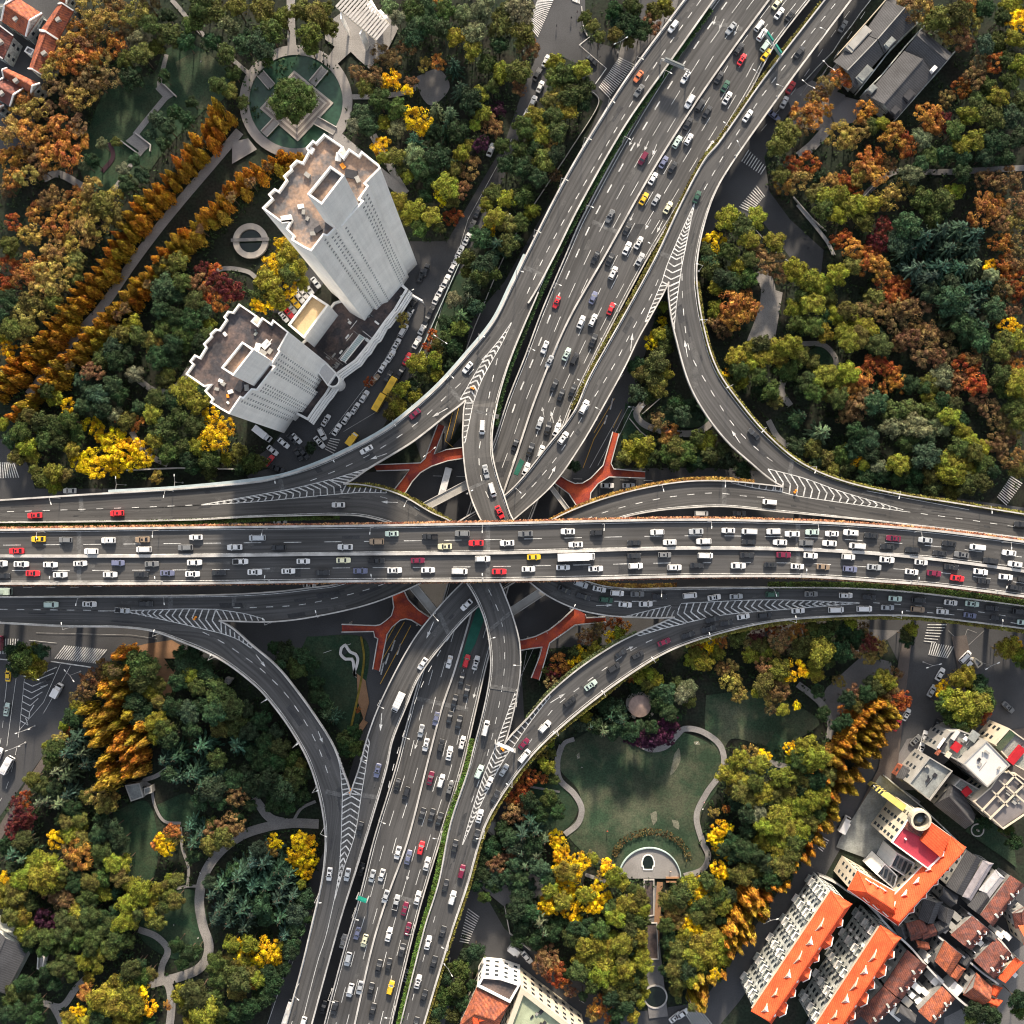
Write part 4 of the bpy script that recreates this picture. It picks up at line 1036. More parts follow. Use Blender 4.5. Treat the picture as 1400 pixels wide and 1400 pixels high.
for q,lab in ((X([(705,462),(805,520),(770,608),(665,540)]),"white portico with four tall dark bays facing the grey courtyard, upper of two"),(X([(640,520),(710,590),(690,665),(590,580)]),"white portico with four tall dark bays facing the grey courtyard, lower of two")):
    e,w=block("portico",lab,"portico",q,13,M_WROOF,M_WHITE,par=0.6)
    mb0=MB(); mb0.box(0,0,0,0.9,4.6,0.3); 
    cc=Vector((sum(p[0] for p in w)/4,sum(p[1] for p in w)/4)); d=Vector(w[1])-Vector(w[0]); d2=Vector(w[2])-Vector(w[1])
    lo=d if d.length>d2.length else d2; sh=d2 if d.length>d2.length else d
    for k in range(4):
        p=cc+lo*((k-1.5)*0.22); o=link_mesh("roof_window",mb0.mesh("bay_glass",[M_WIN]),e); o.location=(p.x,p.y,12.65); o.rotation_euler=(0,0,math.atan2(sh.y,sh.x)-math.pi/2); o.scale=(1,sh.length*0.62/4.6,1)
area("courtyard",X([(610,35),(760,130),(830,180),(700,440),(560,500),(370,430),(390,380)]),M_PALER)
_c=P(1177,1152,0); mb=MB(); mb.cyl(_c.x,_c.y,0.0,0.62,2.6,2.6,28); tag(mb.build("paving_circle",mat("pink_paving",(0.30,0.21,0.22),0.9)),kind="structure")
# ---- flat blocks north-east of the court
Y=lambda pts:tlz(1180,950,6.364,pts)
block("flat_block","pale grey flat-roofed block between the hotel court and the ribbed roof","building",Y([(580,540),(782,662),(585,922),(398,772)]),13,M_PALER,M_CONC,par=0.8,wins=(3,[3,6,9]))
pitched("gate_house","small slate-roofed gatehouse at the car park behind the shops","building",Y([(345,618),(450,640),(345,760),(285,715)]),6,2,M_SLATE,M_RUST,hip=0.2,wins=(3,[3]))
block("flat_block","big plain white flat roof near the street triangle","building",Y([(1075,398),(1283,612),(1082,805),(868,600)]),17,M_WROOF,M_CONC,par=0.35,rd=0.3,wins=(3,[3,6,9,12]))
e,w=block("flat_block","gravel-roofed block with maroon awning and vents below the green street trees","building",Y([(760,318),(850,308),(1062,392),(862,592),(632,478)]),13,M_SPECK,M_CONC,par=0.6,wins=(3,[3,6,9]))
for x,y,m,a2,b2 in ((810,452,M_REDM,3,2.6),(800,350,M_WROOF,3.5,1.2),(960,360,M_PALER,3.4,2.6),(700,450,M_DARKM,3,0.8),(650,500,M_RUST,2,1),(740,520,M_CREAM,2,1.4),(680,420,M_WHITE,4,0.5)):
    p=P(*Y([(x,y)])[0],13); mb=MB(); mb.box(p.x,p.y,13.0,a2,b2,1.0,math.radians(55)); mb.build("roof_unit",m,e)
pitched("slate_hall","long slate-roofed hall beside the dark garden with a fountain","building",Y([(800,745),(975,1040),(885,1165),(615,955)]),9,3,M_SLATE,M_CONC,hip=0.1,wins=(3.5,[3,6]))
e,w=block("flat_block","small gravel roof with a maroon hatch above the slate hall","building",Y([(850,728),(1035,832),(968,912),(788,790)]),11,M_SPECK,M_CONC,par=0.5)
p=P(*Y([(900,840)])[0],11); mb=MB(); mb.box(p.x,p.y,11,2.8,2.4,0.8,0.7); mb.build("roof_hatch",M_REDM,e)
e,w=block("flat_block","large grey roof ruled by pale beams at the photo's edge","building",Y([(1200,665),(1330,680),(1480,790),(1480,1000),(1222,1172),(960,930),(1110,802)]),14,mat("purple_grey_roof",(0.17,0.155,0.155),0.9,0.2,0.2),M_CREAM,par=0.5,wins=(3,[3,6,9]))
for l in ([(1030,1010),(1330,690)],[(1100,1080),(1400,780)],[(1180,740),(1400,930)],[(1260,660),(1440,820)],[(1120,830),(1260,970)]):
    a2,b2=[P(*p,14) for p in Y(l)]; mb=MB(); mb.bar((a2.x,a2.y,14.1),(b2.x,b2.y,14.1),0.5,0.4); mb.build("roof_beam",M_CREAM,e)
e,w=block("flat_block","roof terrace with planted bed and a long dark red canopy by the street","building",Y([(1272,290),(1480,440),(1480,700),(1300,602),(1145,432)]),14,M_SPECK,M_CREAM,par=0.7,wins=(3,[3,6,9]))
p=P(*Y([(1330,522)])[0],14); mb=MB(); mb.box(p.x,p.y,14,6.5,2.6,1.2,math.radians(50)); mb.build("canopy",M_REDM,e)
p=P(*Y([(1240,400)])[0],14); mb=MB(); mb.box(p.x,p.y,13.6,7.5,2.2,0.9,math.radians(48)); mb.build("planting_bed",M_LAWNW,e)
area("lawn",Y([(980,1060),(1100,1090),(1300,1280),(1330,1500),(1200,1400),(880,1180)]),M_LAWN)
# fountain
_c=P(*Y([(992,1175)])[0],0.5); e=empty("fountain",(0,0,0)); tag(e,"small round fountain basin in the dark garden by the slate hall","fountain")
mb=MB(); mb.cyl(_c.x,_c.y,0,0.6,1.9,1.9,20); mb.build("water",M_WATER,e)
mb=MB(); ring(mb,[(_c.x+2.3*math.cos(6.2832*k/20),_c.y+2.3*math.sin(6.2832*k/20)) for k in range(20)],0,0.9,0.4); mb.build("basin_rim",M_WALL,e)
mb=MB(); mb.cyl(_c.x,_c.y,0,1.8,0.5,0.25,10); mb.build("spout",M_WALL,e)
# ---- lane houses
Z=lambda pts:tlz(1180,1160,5.833,pts)
def awall(label,pts,w,h,m=None,smooth=False):
    if smooth: pts,_=catmull(pts,5)
    ps=[P(x,y,h) for x,y in pts]
    o=strip_wall("alley_wall",ps,w,0.0,None,M_HOUSEW,down=h); tag(o,label,"wall")
    strip_wall("coping",ps,w+0.15,0.35,o,M_WROOF,down=0.02)
HOUSES=[
 (Z([(352,808),(512,935),(310,1202),(165,1092)]),9,2.6,M_BROWN,"brown-roofed row house whose upper end meets the white alley wall"),
 (Z([(165,1098),(305,1212),(90,1420),(-40,1320)]),9,2.6,M_BROWN,"brown-roofed row house at the lower end of the row beside the second slab"),
 (Z([(650,735),(795,852),(690,1012),(572,900)]),9,2.4,M_RUST,"rust-roofed house just across the black alley from the dark courtyard"),
 (Z([(757,925),(817,962),(752,1062),(688,1012)]),8,0.8,M_RUST,"small square rust-roofed annex between two larger rust roofs"),
 (Z([(905,990),(1030,1110),(955,1255),(800,1170)]),9,2.4,M_RUST,"rust-roofed house with white dormers inside the bend of the white alley wall"),
 (Z([(1060,718),(1185,840),(1050,1042),(885,895)]),9,2.6,M_BROWN,"brown-roofed house with white dormers between the black alley and curved white wall"),
 (Z([(872,540),(1012,652),(862,812),(700,690)]),9,2.4,M_BROWN,"dark brown roof with a white skylight above the black alley"),
 (Z([(1215,870),(1290,905),(1140,1062),(1075,1035)]),8,2.0,M_TILE,"narrow bright orange roof at the lane corner"),
 (Z([(1040,1088),(1112,1112),(1062,1192),(998,1150)]),6,1.2,M_TILE,"small bright orange roof, upper of two by the lane end"),
 (Z([(1002,1188),(1112,1212),(1050,1282),(968,1232)]),6,1.2,M_TILE,"small bright orange roof, lower of two by the lane end"),
 (Z([(632,1100),(735,1200),(570,1400),(440,1300)]),10,2.6,M_RUST,"rust-roofed villa below the white alley wall near the photo's lower edge"),
 (Z([(832,15),(942,90),(792,380),(660,298)]),8,1.6,M_SLATE,"dark slate roof next to the crimson hotel wing"),
 (Z([(960,95),(1040,120),(860,420),(790,380)]),8,0.8,mat("corrugated_roof",(0.27,0.25,0.27),0.7,0.2,0.6),"long corrugated grey roof beside the dark slate one"),
 (Z([(1060,170),(1130,235),(1010,395),(925,330)]),8,0.6,mat("light_grey_roof",(0.42,0.41,0.42),0.8,0.15,0.8),"light speckled grey roof among the dark slate roofs"),
 (Z([(940,340),(1010,400),(930,530),(832,455)]),8,1.4,M_SLATE,"square dark roof below the light speckled grey one"),
 (Z([(1178,215),(1290,290),(1035,625),(935,530)]),9,2.2,M_BROWN,"long red-brown roof with a grey metal strip along its lower side"),
 (Z([(480,400),(640,425),(560,600),(440,560)]),8,2.0,M_SLATE,"weathered slate roof under the corner of the hotel wing"),
 (Z([(590,430),(730,500),(690,600),(600,560)]),8,1.6,M_SLATE,"broken slate roof with a rusty ridge in the courtyard block"),
 (Z([(340,600),(480,560),(520,700),(380,740)]),8,2.0,M_BROWN,"patched brown roof below the orange hotel wing"),
 (Z([(415,728),(525,752),(510,812),(430,792)]),7,1.6,M_RUST,"small rusty hipped roof at the head of the alley"),
 (Z([(1240,620),(1330,600),(1400,700),(1290,790),(1180,700)][:4]),11,2.6,M_TILE,"bright orange-roofed white house at the photo's edge"),
 (Z([(250,620),(330,600),(360,700),(290,740)]),7,1.4,M_SLATE,"tiny slate roof squeezed between the hotel wing and the second slab"),
 (Z([(560,600),(640,560),(690,640),(600,690)]),7,1.6,M_SLATE,"small slate roof above the black alley's bend"),
 (Z([(640,300),(760,380),(700,470),(600,400)]),7,1.6,M_SLATE,"dark slate roof touching the lower tip of the crimson wing"),
 (Z([(440,620),(560,600),(590,690),(480,730)]),8,1.6,M_BROWN,"square brown roof in the middle of the courtyard block"),
 (Z([(520,880),(590,830),(640,890),(570,950)]),7,1.2,M_SLATE,"small slate roof where the white alley wall meets the rust house"),
 (Z([(1010,660),(1075,700),(1030,765),(960,705)]),8,1.2,M_SLATE,"small slate roof by the white wall of the upper black alley"),
 (Z([(820,835),(880,880),(830,960),(765,905)]),7,1.2,M_SLATE,"small slate roof between two rust roofs at the alley's middle"),
 (Z([(300,1240),(430,1330),(370,1410),(250,1330)]),8,1.6,M_SLATE,"slate roof below the sheds at the photo's lower edge"),
 (Z([(1190,520),(1300,460),(1300,600),(1215,640)]),9,1.8,M_BROWN,"brown roof above the bright orange-roofed house at the edge"),
 (Z([(1100,420),(1180,350),(1240,420),(1160,500)]),9,0.8,M_SLATE,"narrow dark roof beside the long red-brown one"),
 (Z([(-60,1180),(40,1280),(-100,1420),(-180,1330)]),8,2.0,M_BROWN,"brown roof half hidden behind the second slab"),
]
for q,z,rise,tile,lab in HOUSES:
    e,(a,b,c,d,r0,r1),rf=pitched("row_house",lab,"house",q,z,rise,tile,M_CREAM if tile is M_TILE else M_HOUSEW,hip=0.0 if rise>1.3 else 0.2,over=0.35,wins=(3.0,[2.5,5.5]),ridge=tile)
    L=(b-a).length
    if L>9 and tile in (M_RUST,M_BROWN):
        u=(b-a).normalized(); n=Vector((u.y,-u.x))
        for t in (0.3,0.55,0.8): dormer(rf,a+(b-a)*t-n*1.4,n,u,z+1.3,1.2,1.3,0.6,tile,M_WHITE); 
        for t in (0.2,0.7):
            p=r0+(r1-r0)*t; mb=MB(); mb.box(p.x,p.y,z+rise+0.4,0.7,0.9,1.4,0.5); mb.build("chimney",M_GREYW,rf)
awall("long white-topped alley wall winding down through the brown row houses",[ (1180+x/5.833,1160+y/5.833) for x,y in [(300,715),(380,790),(510,940),(640,1080),(760,1200),(870,1275),(940,1250),(1010,1160)]],0.5,8,M_WHITE,True)
awall("white wall on the near side of the black alley",[(1180+x/5.833,1160+y/5.833) for x,y in [(595,700),(660,750),(810,870),(950,990),(1080,1080)]],0.45,7,M_WHITE,True)
awall("white wall along the far side of the upper black alley",[(1180+x/5.833,1160+y/5.833) for x,y in [(835,510),(1000,650),(1100,740),(1170,830),(1210,900)]],0.45,7,M_WHITE,True)
awall("white wall behind the orange roof of the second slab",[(1180+x/5.833,1160+y/5.833) for x,y in [(-10,395),(90,500),(200,620),(290,710)]],0.45,5,M_WHITE,True)
awall("dark kerb wall round the foot of the first slab",[(1000+x/5.833,1200+y/5.833) for x,y in [(700,-20),(830,40),(930,110),(1100,210),(1200,330)]],0.4,3,M_GREYW,True)
gwall("boundary_wall","pale stepped wall between the courtyard and the shop car park",Y([(165,690),(480,950),(790,1250),(1100,1560)]),0.4,3,M_GREYW)
# roof clutter of the lane quarter: skylights, water tanks, sheds
rn=random.Random(9)
for k,(x,y,a2,b2,c2) in enumerate([(430,1110,12,6,'w'),(460,1230,9,7,'w'),(520,1170,14,5,'w'),(590,1060,10,10,'w'),(740,1120,12,10,'w'),(270,1320,13,9,'w'),(350,1220,10,7,'c'),(920,740,10,5,'w'),(980,800,8,6,'w'),(700,610,12,6,'c'),(820,650,8,5,'w'),(740,540,10,6,'c'),(1150,700,8,5,'w'),(1200,1000,7,4,'w'),(640,640,9,5,'c'),(840,1040,8,4,'c'),(1090,690,8,4,'w'),(560,1330,6,6,'w'),(610,1240,6,4,'w'),(240,980,12,4,'c'),(120,1120,12,4,'c'),(520,880,5,8,'w'),(390,1170,5,5,'w')]):
    z=6.5; p=P(*Z([(x,y)])[0],z); mb=MB(); mb.box(p.x,p.y,z/2,a2/3.2,b2/3.2,z,math.radians(-42)+rn.uniform(-.1,.1)); mb.box(p.x,p.y,z+0.1,a2/3.2+.3,b2/3.2+.3,0.2,math.radians(-42))
    o=mb.build("lean_to_shed",M_WHITE if c2=='w' else M_CONC); tag(o,"tiny flat %s lean-to among the brown roofs of the lane quarter"%('white' if c2=='w' else 'grey'),"shed","lean-to sheds of the lane quarter, %s"%('white' if c2=='w' else 'grey'))
# ---- grey tiled halls, top right
Tq=lambda pts:tlz(1100,0,5.833,pts)
def hall(label,q,ridge):
    e,k,rf=pitched("tiled_hall",label,"hall",q,7,3.2,M_SLATE,M_GREYW,hip=0.0,over=0.9,ridge=M_CONC if ridge else M_SLATE,wins=(4,[3.5]))
    return e,k,rf
hall("grey tiled hall on the road side, upper half of its row",Tq([(655,5),(885,190),(640,425),(470,268)]),1)
hall("grey tiled hall on the road side, lower half of its row",Tq([(470,272),(630,430),(400,700),(230,490)]),1)
e,(a,b,c,d,r0,r1),rf=hall("grey tiled hall on the wood side, upper half of its row",Tq([(930,235),(1180,430),(1030,600),(800,400)]),0)
e,(a,b,c,d,r0,r1),rf=hall("grey tiled hall on the wood side, lower half of its row, near the orange trees",Tq([(795,405),(1028,602),(720,958),(490,758)]),0)
for x,y,a2,b2,m,lab in ((680,340,4,2,M_PALER,"pale roof box on the road-side hall"),(830,760,4,3,M_DARKM,"dark roof pit with a round tank on the wood-side hall"),(720,880,3,2.6,M_DARKM,"dark roof pit at the lower corner of the wood-side hall"),(1030,550,2.5,1.4,M_WHITE,"white roof units at the edge of the wood-side hall"),(430,310,3,10,M_CONC,"long pale lean-to roof along the street side of the road-side hall"),(480,590,6,3,M_PALER,"pale ridge box at the lower end of the road-side hall"),(540,710,3,2,M_PALER,"pale hatch beside the tan slope")):
    p=P(*Tq([(x,y)])[0],8.5); mb=MB(); mb.box(p.x,p.y,4.3,a2,b2,8.6,math.radians(-42 if b2>9 else 48)); mb.box(p.x,p.y,8.7,a2*0.8,b2*0.8,0.3,math.radians(-42 if b2>9 else 48)); tag(mb.build("roof_box",m),lab,"roof box")
gwall("lane_wall","white-topped wall beside the dark lane between the two rows of grey halls",Tq([(890,195),(640,450),(400,760)]),0.4,5,M_GREYW)
gwall("lane_wall","wavy pale wall on the wood side of the dark lane between the grey halls",Tq([(930,235),(770,410),(580,640),(440,780)]),0.4,5,M_GREYW)
gwall("boundary_wall","long thin wall below the wood-side grey hall",Tq([(1180,430),(1000,640),(690,990)]),0.4,3,M_GREYW)
gwall("street_wall","pale parapet wall along the street side of the grey halls",Tq([(660,-10),(470,210),(230,480)]),0.3,4,M_CREAM)
gwall("street_wall","low zigzag railing wall along the pavement by the grey halls",Tq([(560,-40),(440,110),(370,210),(290,310),(220,420),(100,540),(0,650)]),0.25,1.2,M_GREYW)
area("pavement",Tq([(200,900),(330,780),(480,820),(390,980),(250,1020)]),M_PAVE)
# ---- old quarter houses, top left
S=lambda pts:tlz(0,0,7,pts)
for q,z,rise,tile,lab in ((S([(165,-25),(405,130),(250,352),(15,205)]),8,3,M_RUST,"broad rust-roofed house at the upper corner of the old quarter"),
  (S([(560,40),(705,105),(560,380),(385,290)]),8,2.6,M_RUST,"rust-roofed row house nearest the brown plane trees, upper half"),
  (S([(385,300),(560,385),(420,730),(275,660)]),8,2.6,M_RUST,"rust-roofed row house nearest the brown plane trees, lower half"),
  (S([(-60,215),(130,345),(30,565),(-140,470)]),8,2.4,M_BROWN,"dark brown roof at the photo's edge below the broad rust roof"),
  (S([(70,655),(385,800),(300,900),(40,745)]),8,2.2,M_RUST,"rust-roofed house end below the black alley gap"),
  (S([(35,750),(225,850),(100,1020),(-100,900)]),8,2.2,M_BROWN,"brown-roofed house below the rust house end"),
  (S([(560,-120),(700,-40),(640,40),(520,-20)]),8,2.2,M_RUST,"rust roof cut by the upper edge of the photo"),
  (S([(-60,960),(40,1010),(-10,1080),(-90,1040)]),7,1.4,M_RUST,"small rust roof at the photo's edge below the brown-roofed house")):
    e,(a,b,c,d,r0,r1),rf=pitched("row_house",lab,"house",q,z,rise,tile,M_GREYW,hip=0.0,over=0.3,wins=(3.0,[2.5,5.5]),ridge=tile)
    for aa,bb in ((a,d),(b,c)):
        m_=(aa+bb)/2; mb=MB(); mb.bar((*aa,z+0.3),(m_.x,m_.y,z+rise+0.3),0.4,0.5); mb.bar((m_.x,m_.y,z+rise+0.3),(*bb,z+0.3),0.4,0.5); mb.build("gable_coping",M_WHITE,rf)
    if (b-a).length>7:
        p=a+(b-a)*0.5+((d-a)*0.3); mb=MB(); mb.box(p.x,p.y,z+1.8,1.6,1.2,1.4,0.6); mb.build("chimney",M_CONC,rf)
block("flat_block","small grey flat roof between the rust-roofed row houses","building",S([(410,170),(490,215),(440,310),(350,275)]),6,M_PALER,M_GREYW,par=0.3)
block("flat_block","tiny white flat roof at the foot of the rust-roofed row house","building",S([(260,440),(330,475),(295,530),(230,490)]),5,M_WROOF,M_WHITE,par=0.3)
block("flat_block","pale corner roof at the photo's upper edge left of the broad rust roof","building",S([(-60,-60),(90,-40),(40,60),(-60,90)]),7,M_PALER,M_GREYW,par=0.3)
block("white_shed","white boxy shed beside the brown roof at the photo's edge","shed",S([(0,770),(75,765),(20,850),(-40,850)]),4,M_WROOF,M_WHITE,par=0.3)
# ---- houses at the bottom edge
K=lambda pts:tlz(570,1230,6.087,pts)
block("corner_building","dark-roofed corner block with white cornice above the orange tiled roof","building",K([(545,640),(700,655),(862,708),(775,862),(500,722)]),15,M_BITUMD,M_WHITE,par=0.9,thick=0.6,wins=(3,[3,6.5,10,13]))
pitched("tiled_house","rust and orange tiled roof below the dark-roofed corner block","house",K([(495,735),(770,868),(650,1110),(345,1060)]),14,2.5,M_RUST,M_CREAM,hip=0.25,wins=(3,[3,6.5,10]))
e,w=block("cream_building","cream cornice building with a faded green roof at the lower edge","building",K([(868,728),(1400,1140),(1180,1260),(700,1180)]),15,M_GREENR,M_CREAM,par=1.0,rd=1.6,thick=1.6,wins=(3,[3,6.5,10,13]))
gwall("market_wall","cluttered pale wall along the street by the cream cornice building",K([(870,650),(1000,740),(1250,920),(1430,1060)]),0.8,4,M_GREYW)
p0=P(660,1395,14)
for x,y,l,w2 in ((520,945,4,1.2),(555,985,3.5,1.8),(490,1010,2,5)):
    p=P(*K([(x,y)])[0],15.5); mb=MB(); mb.box(p.x,p.y,15.0,l,w2,1.6,0.15); mb.box(p.x,p.y,15.9,l*.8,w2*.8,.2,.15); tag(mb.build("roof_box",M_TILE),"bright orange box dormer on the rust tiled roof at the lower edge","roof box","orange box dormers on the rust roof")
# ---- small buildings in the parks
V5=lambda pts:tlz(0,1050,4,pts)
pitched("slate_hall","dark slate hall at the photo's edge below the dark park","building",V5([(-60,840),(160,985),(30,1235),(-160,1120)]),7,2.5,M_SLATE,M_GREYW,hip=0.0,ridge=M_SLATE)
block("kiosk_building","grey flat-roofed park kiosk beside the orange redwood clump","kiosk",V5([(682,95),(762,82),(785,160),(715,184)]),4,M_PALER,M_CONC,par=0.2,rd=0.15,wins=(3,[2]))
block("kiosk_building","narrow grey annex roof beside the park kiosk","kiosk",V5([(785,112),(828,98),(832,135),(790,150)]),3.2,M_PALER,M_CONC,par=0.2,rd=0.15)
block("white_shed","small white shed pair by the slate hall in the dark park","shed",V5([(205,1025),(245,1035),(232,1105),(200,1100)]),3,M_WROOF,M_WHITE,par=0.2)
block("white_shed","white hut by the ramp edge near the double bend","shed",tlz(350,1050,4,[(1265,350),(1290,292),(1310,298),(1305,385)]),4,M_WROOF,M_CONC,par=0.2)
block("white_shed","lone white hut in the dark wood inside the south-western ramp","shed",tlz(0,700,4,[(1235,905),(1270,915),(1250,945),(1225,930)]),3,M_WROOF,M_CONC,par=0.2)
block("guard_booth","pale booth roofs by the zebra crossing next to the shop street","booth",tlz(1180,840,6.364,[(985,380),(1045,430),(1000,470),(965,410)]),3,M_WROOF,M_CREAM,par=0.2)
# round tea pavilion
_c=P(875,966,6); e=empty("round_pavilion"); tag(e,"round stone-roofed pavilion in the trees below the south-eastern ramp","pavilion")
mb=MB(); mb.cyl(_c.x,_c.y,5.2,5.4,3.8,3.7,32); mb.cyl(_c.x,_c.y,5.4,6.3,3.6,0.3,32); mb.build("roof",mat("pavilion_roof",(0.30,0.22,0.19),0.85,0.2,0.6),e)
for k in range(8):
    a=6.2832*k/8; mb=MB(); mb.cyl(_c.x+3.0*math.cos(a),_c.y+3.0*math.sin(a),0,5.2,0.18,0.18,8); mb.build("column",M_WALL,e)
mb=MB(); mb.cyl(_c.x,_c.y,0,0.35,4.1,4.1,32); mb.build("base",M_WALL,e)
for k,(x,y) in enumerate(((863,956),(888,954),(865,980),(890,978))):
    p=P(x,y,0.5); bx=empty("stone_bench",(p.x,p.y,0),math.atan2(_c.y-p.y,_c.x-p.x)+math.pi/2); tag(bx,"pale stone bench standing around the round pavilion","bench","stone benches around the pavilion")
    mb=MB(); mb.box(0,0,0.45,2.1,0.9,0.12); mb.build("seat",M_CREAM,bx)
    for s in(-1,1): mb=MB(); mb.box(s*0.7,0,0.2,0.2,0.7,0.4); mb.build("leg",M_CREAM,bx)
# open-air stage
_c=P(888,1197,0.6); e=empty("open_air_stage"); tag(e,"half-round pale stage with a keyhole basin at the lawn's foot","stage")
R=10.6; n=30; arc=[(_c.x+R*math.cos(math.pi*k/n),_c.y-1.0+R*math.sin(math.pi*k/n)) for k in range(n+1)]
mb=MB(); mb.prism(arc,0,0.7); mb.build("floor_slab",M_PATH,e)
mb=MB()
for k in range(n):
    a,b=arc[k],arc[k+1]; mb.bar((*a,1.0),(*b,1.0),0.35,0.8)
mb.build("rim_wall",mat("pale_blue_kerb",(0.40,0.50,0.48),0.8),e)
kx,ky=P(886,1180,0.7).x,P(886,1180,0.7).y
key=[(kx-1.3,ky-2.0),(kx+1.3,ky-2.0),(kx+1.6,ky-0.8),(kx+1.9,ky-0.8),(kx+1.9,ky+0.6)]+[(kx+1.7*math.cos(t*0.314),ky+0.8+1.9*math.sin(t*0.314)) for t in range(0,11)]+[(kx-1.9,ky+0.6),(kx-1.9,ky-0.8),(kx-1.6,ky-0.8)]
mb=MB(); mb.poly(key,0.74); mb.build("basin",M_DWATER,e)
mb=MB(); ring(mb,key,0.7,0.95,-0.35); mb.build("basin_rim",M_WHITE,e)
mb=MB(); mb.box(_c.x+7.8,_c.y-0.6,0.9,4.6,0.5,0.9); mb.box(_c.x+7.6,_c.y-2.0,0.8,4.0,0.5,0.7); mb.build("seat_wall",M_PATHR,e)
# stage approach: garden beds and round basin
for q,lab in (([(881,1203),(893,1203),(893,1250),(881,1252)],"planting bed between the stage and the narrow channel"),([(884,1262),(897,1262),(899,1310),(885,1310)],"dark sunken bed with pale kerb below the stage")):
    w=wxy(q,0.3); e=empty("garden_bed"); tag(e,lab,"flower bed"); mb=MB(); mb.prism(w,0,0.62); mb.build("soil",M_BITUMD,e); mb=MB(); ring(mb,w,0,0.9,-0.35); mb.build("kerb_edge",M_WALL,e)
_c=P(896,1362,0.4); e=empty("round_basin"); tag(e,"round dark basin with a thin stone ring at the foot of the stage path","basin")
mb=MB(); mb.cyl(_c.x,_c.y,0,0.65,3.6,3.6,28); mb.build("water",M_DWATER,e); mb=MB(); ring(mb,[(_c.x+4.1*math.cos(6.2832*k/28),_c.y+4.1*math.sin(6.2832*k/28)) for k in range(28)],0,0.9,0.5); mb.build("rim",M_WALL,e)
# ---- round pond with the island tree
_c=P(405,140,0); e=empty("round_pond"); tag(e,"green round pond with square stepped island, four bridges and ring path","pond")
circ=lambda r,n=56:[(_c.x+r*math.cos(6.2832*k/n),_c.y+r*math.sin(6.2832*k/n)) for k in range(n)]
mb=MB(); mb.poly(circ(16.3),0.42); mb.build("water",M_WATER,e)
mb=MB(); w=ccw(circ(19.3)); q=ccw(circ(16.0))
for i in range(56):
    j=(i+1)%56; mb.quad((*w[i],0.7),(*w[j],0.7),(*q[j],0.7),(*q[i],0.7)); mb.quad((*q[j],0.2),(*q[i],0.2),(*q[i],0.7),(*q[j],0.7)); mb.quad((*w[i],0),(*w[j],0),(*w[j],0.7),(*w[i],0.7))
mb.build("ring_path",M_STEP2,e)
isl=wxy([(402,96),(456,140.5),(407,193),(355,148)],0.8)
mb=MB()
for k in range(9):
    mb.prism(inset(isl,0.75*k),0.2+0.11*k,0.75+0.14*k,k%2,k%2)
mb.build("stepped_island",[M_STEP,M_STEPD],e)
for a,b in (((442,97),(427,115)),((359,104),(372,119)),((364,181),(378,166)),((455,178),(432,165))):
    A,B=P(*a,0.8),P(*b,0.8); d=(B-A).normalized(); A-=d*1.0
    mb=MB(); mb.bar((A.x,A.y,0.85),(B.x,B.y,0.85),2.6,0.3); br=mb.build("bridge_deck",M_PATH,e)
    n2=Vector((-d.y,d.x,0))*1.4; mb=MB()
    for s in(-1,1): mb.bar(A+n2*s+Vector((0,0,.5)),B+n2*s+Vector((0,0,.5)),0.25,0.5)
    mb.build("bridge_rail",M_WALL,br)
area("pavement",[(447,82),(458,92),(480,72),(490,82),(505,95),(530,70),(545,40),(530,20),(500,15),(465,20),(445,35),(445,55),(458,65)],M_PATH)
area("pavement",[(318,195),(340,190),(352,205),(335,215),(318,225)],M_PATH)
area("pavement",[(448,180),(470,185),(510,220),(560,262),(548,270),(500,230),(455,195)],M_PATH)
# white slatted pavilion roof
e=empty("slatted_pavilion"); tag(e,"white slatted pergola roof on slanting slab legs above the round pond","pergola")
q=[Vector((*t,0)) for t in wxy(tlz(350,0,4,[(438,38),(540,-75),(728,130),(655,218)]),13)]
M_SLAT=mat('slat_paint',(0.38,0.36,0.34),0.7,0.1,0.5)
mb=MB(); N2=15
for k in range(N2+1):
    t=k/N2; a=q[0]+(q[3]-q[0])*t; b=q[1]+(q[2]-q[1])*t; mb.bar((a.x,a.y,13),(b.x,b.y,13),0.72,0.25)
mb.build("slat_panel",M_SLAT,e)
mb=MB()
for k in range(5):
    t=k/4; a=q[0]+(q[1]-q[0])*t; b=q[3]+(q[2]-q[3])*t; mb.bar((a.x,a.y,12.7),(b.x,b.y,12.7),0.3,0.35)
mb.build("beam",M_CREAM,e)
for top,bot in (((465,85),(508,178)),((575,170),(612,265)),((655,75),(618,8)),((705,105),(668,60))):
    a=P(350+top[0]/4,top[1]/4,12.5); b=P(350+bot[0]/4,bot[1]/4,0.5)
    mb=MB(); mb.bar((a.x,a.y,12.5),(b.x,b.y,0.2),2.2,0.5); mb.build("leg",M_WHITE,e)
# ring sculpture west of the towers
_c=P(343,330,0.5); e=empty("ring_monument"); tag(e,"pale stone ring with a dark centre beside the taller white tower","monument")
mb=MB(); w=ccw([(_c.x+6.0*math.cos(6.2832*k/36),_c.y+6.0*math.sin(6.2832*k/36)) for k in range(36)]); ring(mb,w,0,1.3,2.0); mb.build("ring",M_STEP,e)
mb=MB(); mb.cyl(_c.x,_c.y,0,0.55,3.9,3.9,28); mb.build("basin",M_DWATER,e)
mb=MB(); mb.box(_c.x,_c.y+0.3,1.6,13,1.1,0.3,0.03); mb.build("crossing_slab",M_PAVE,e)
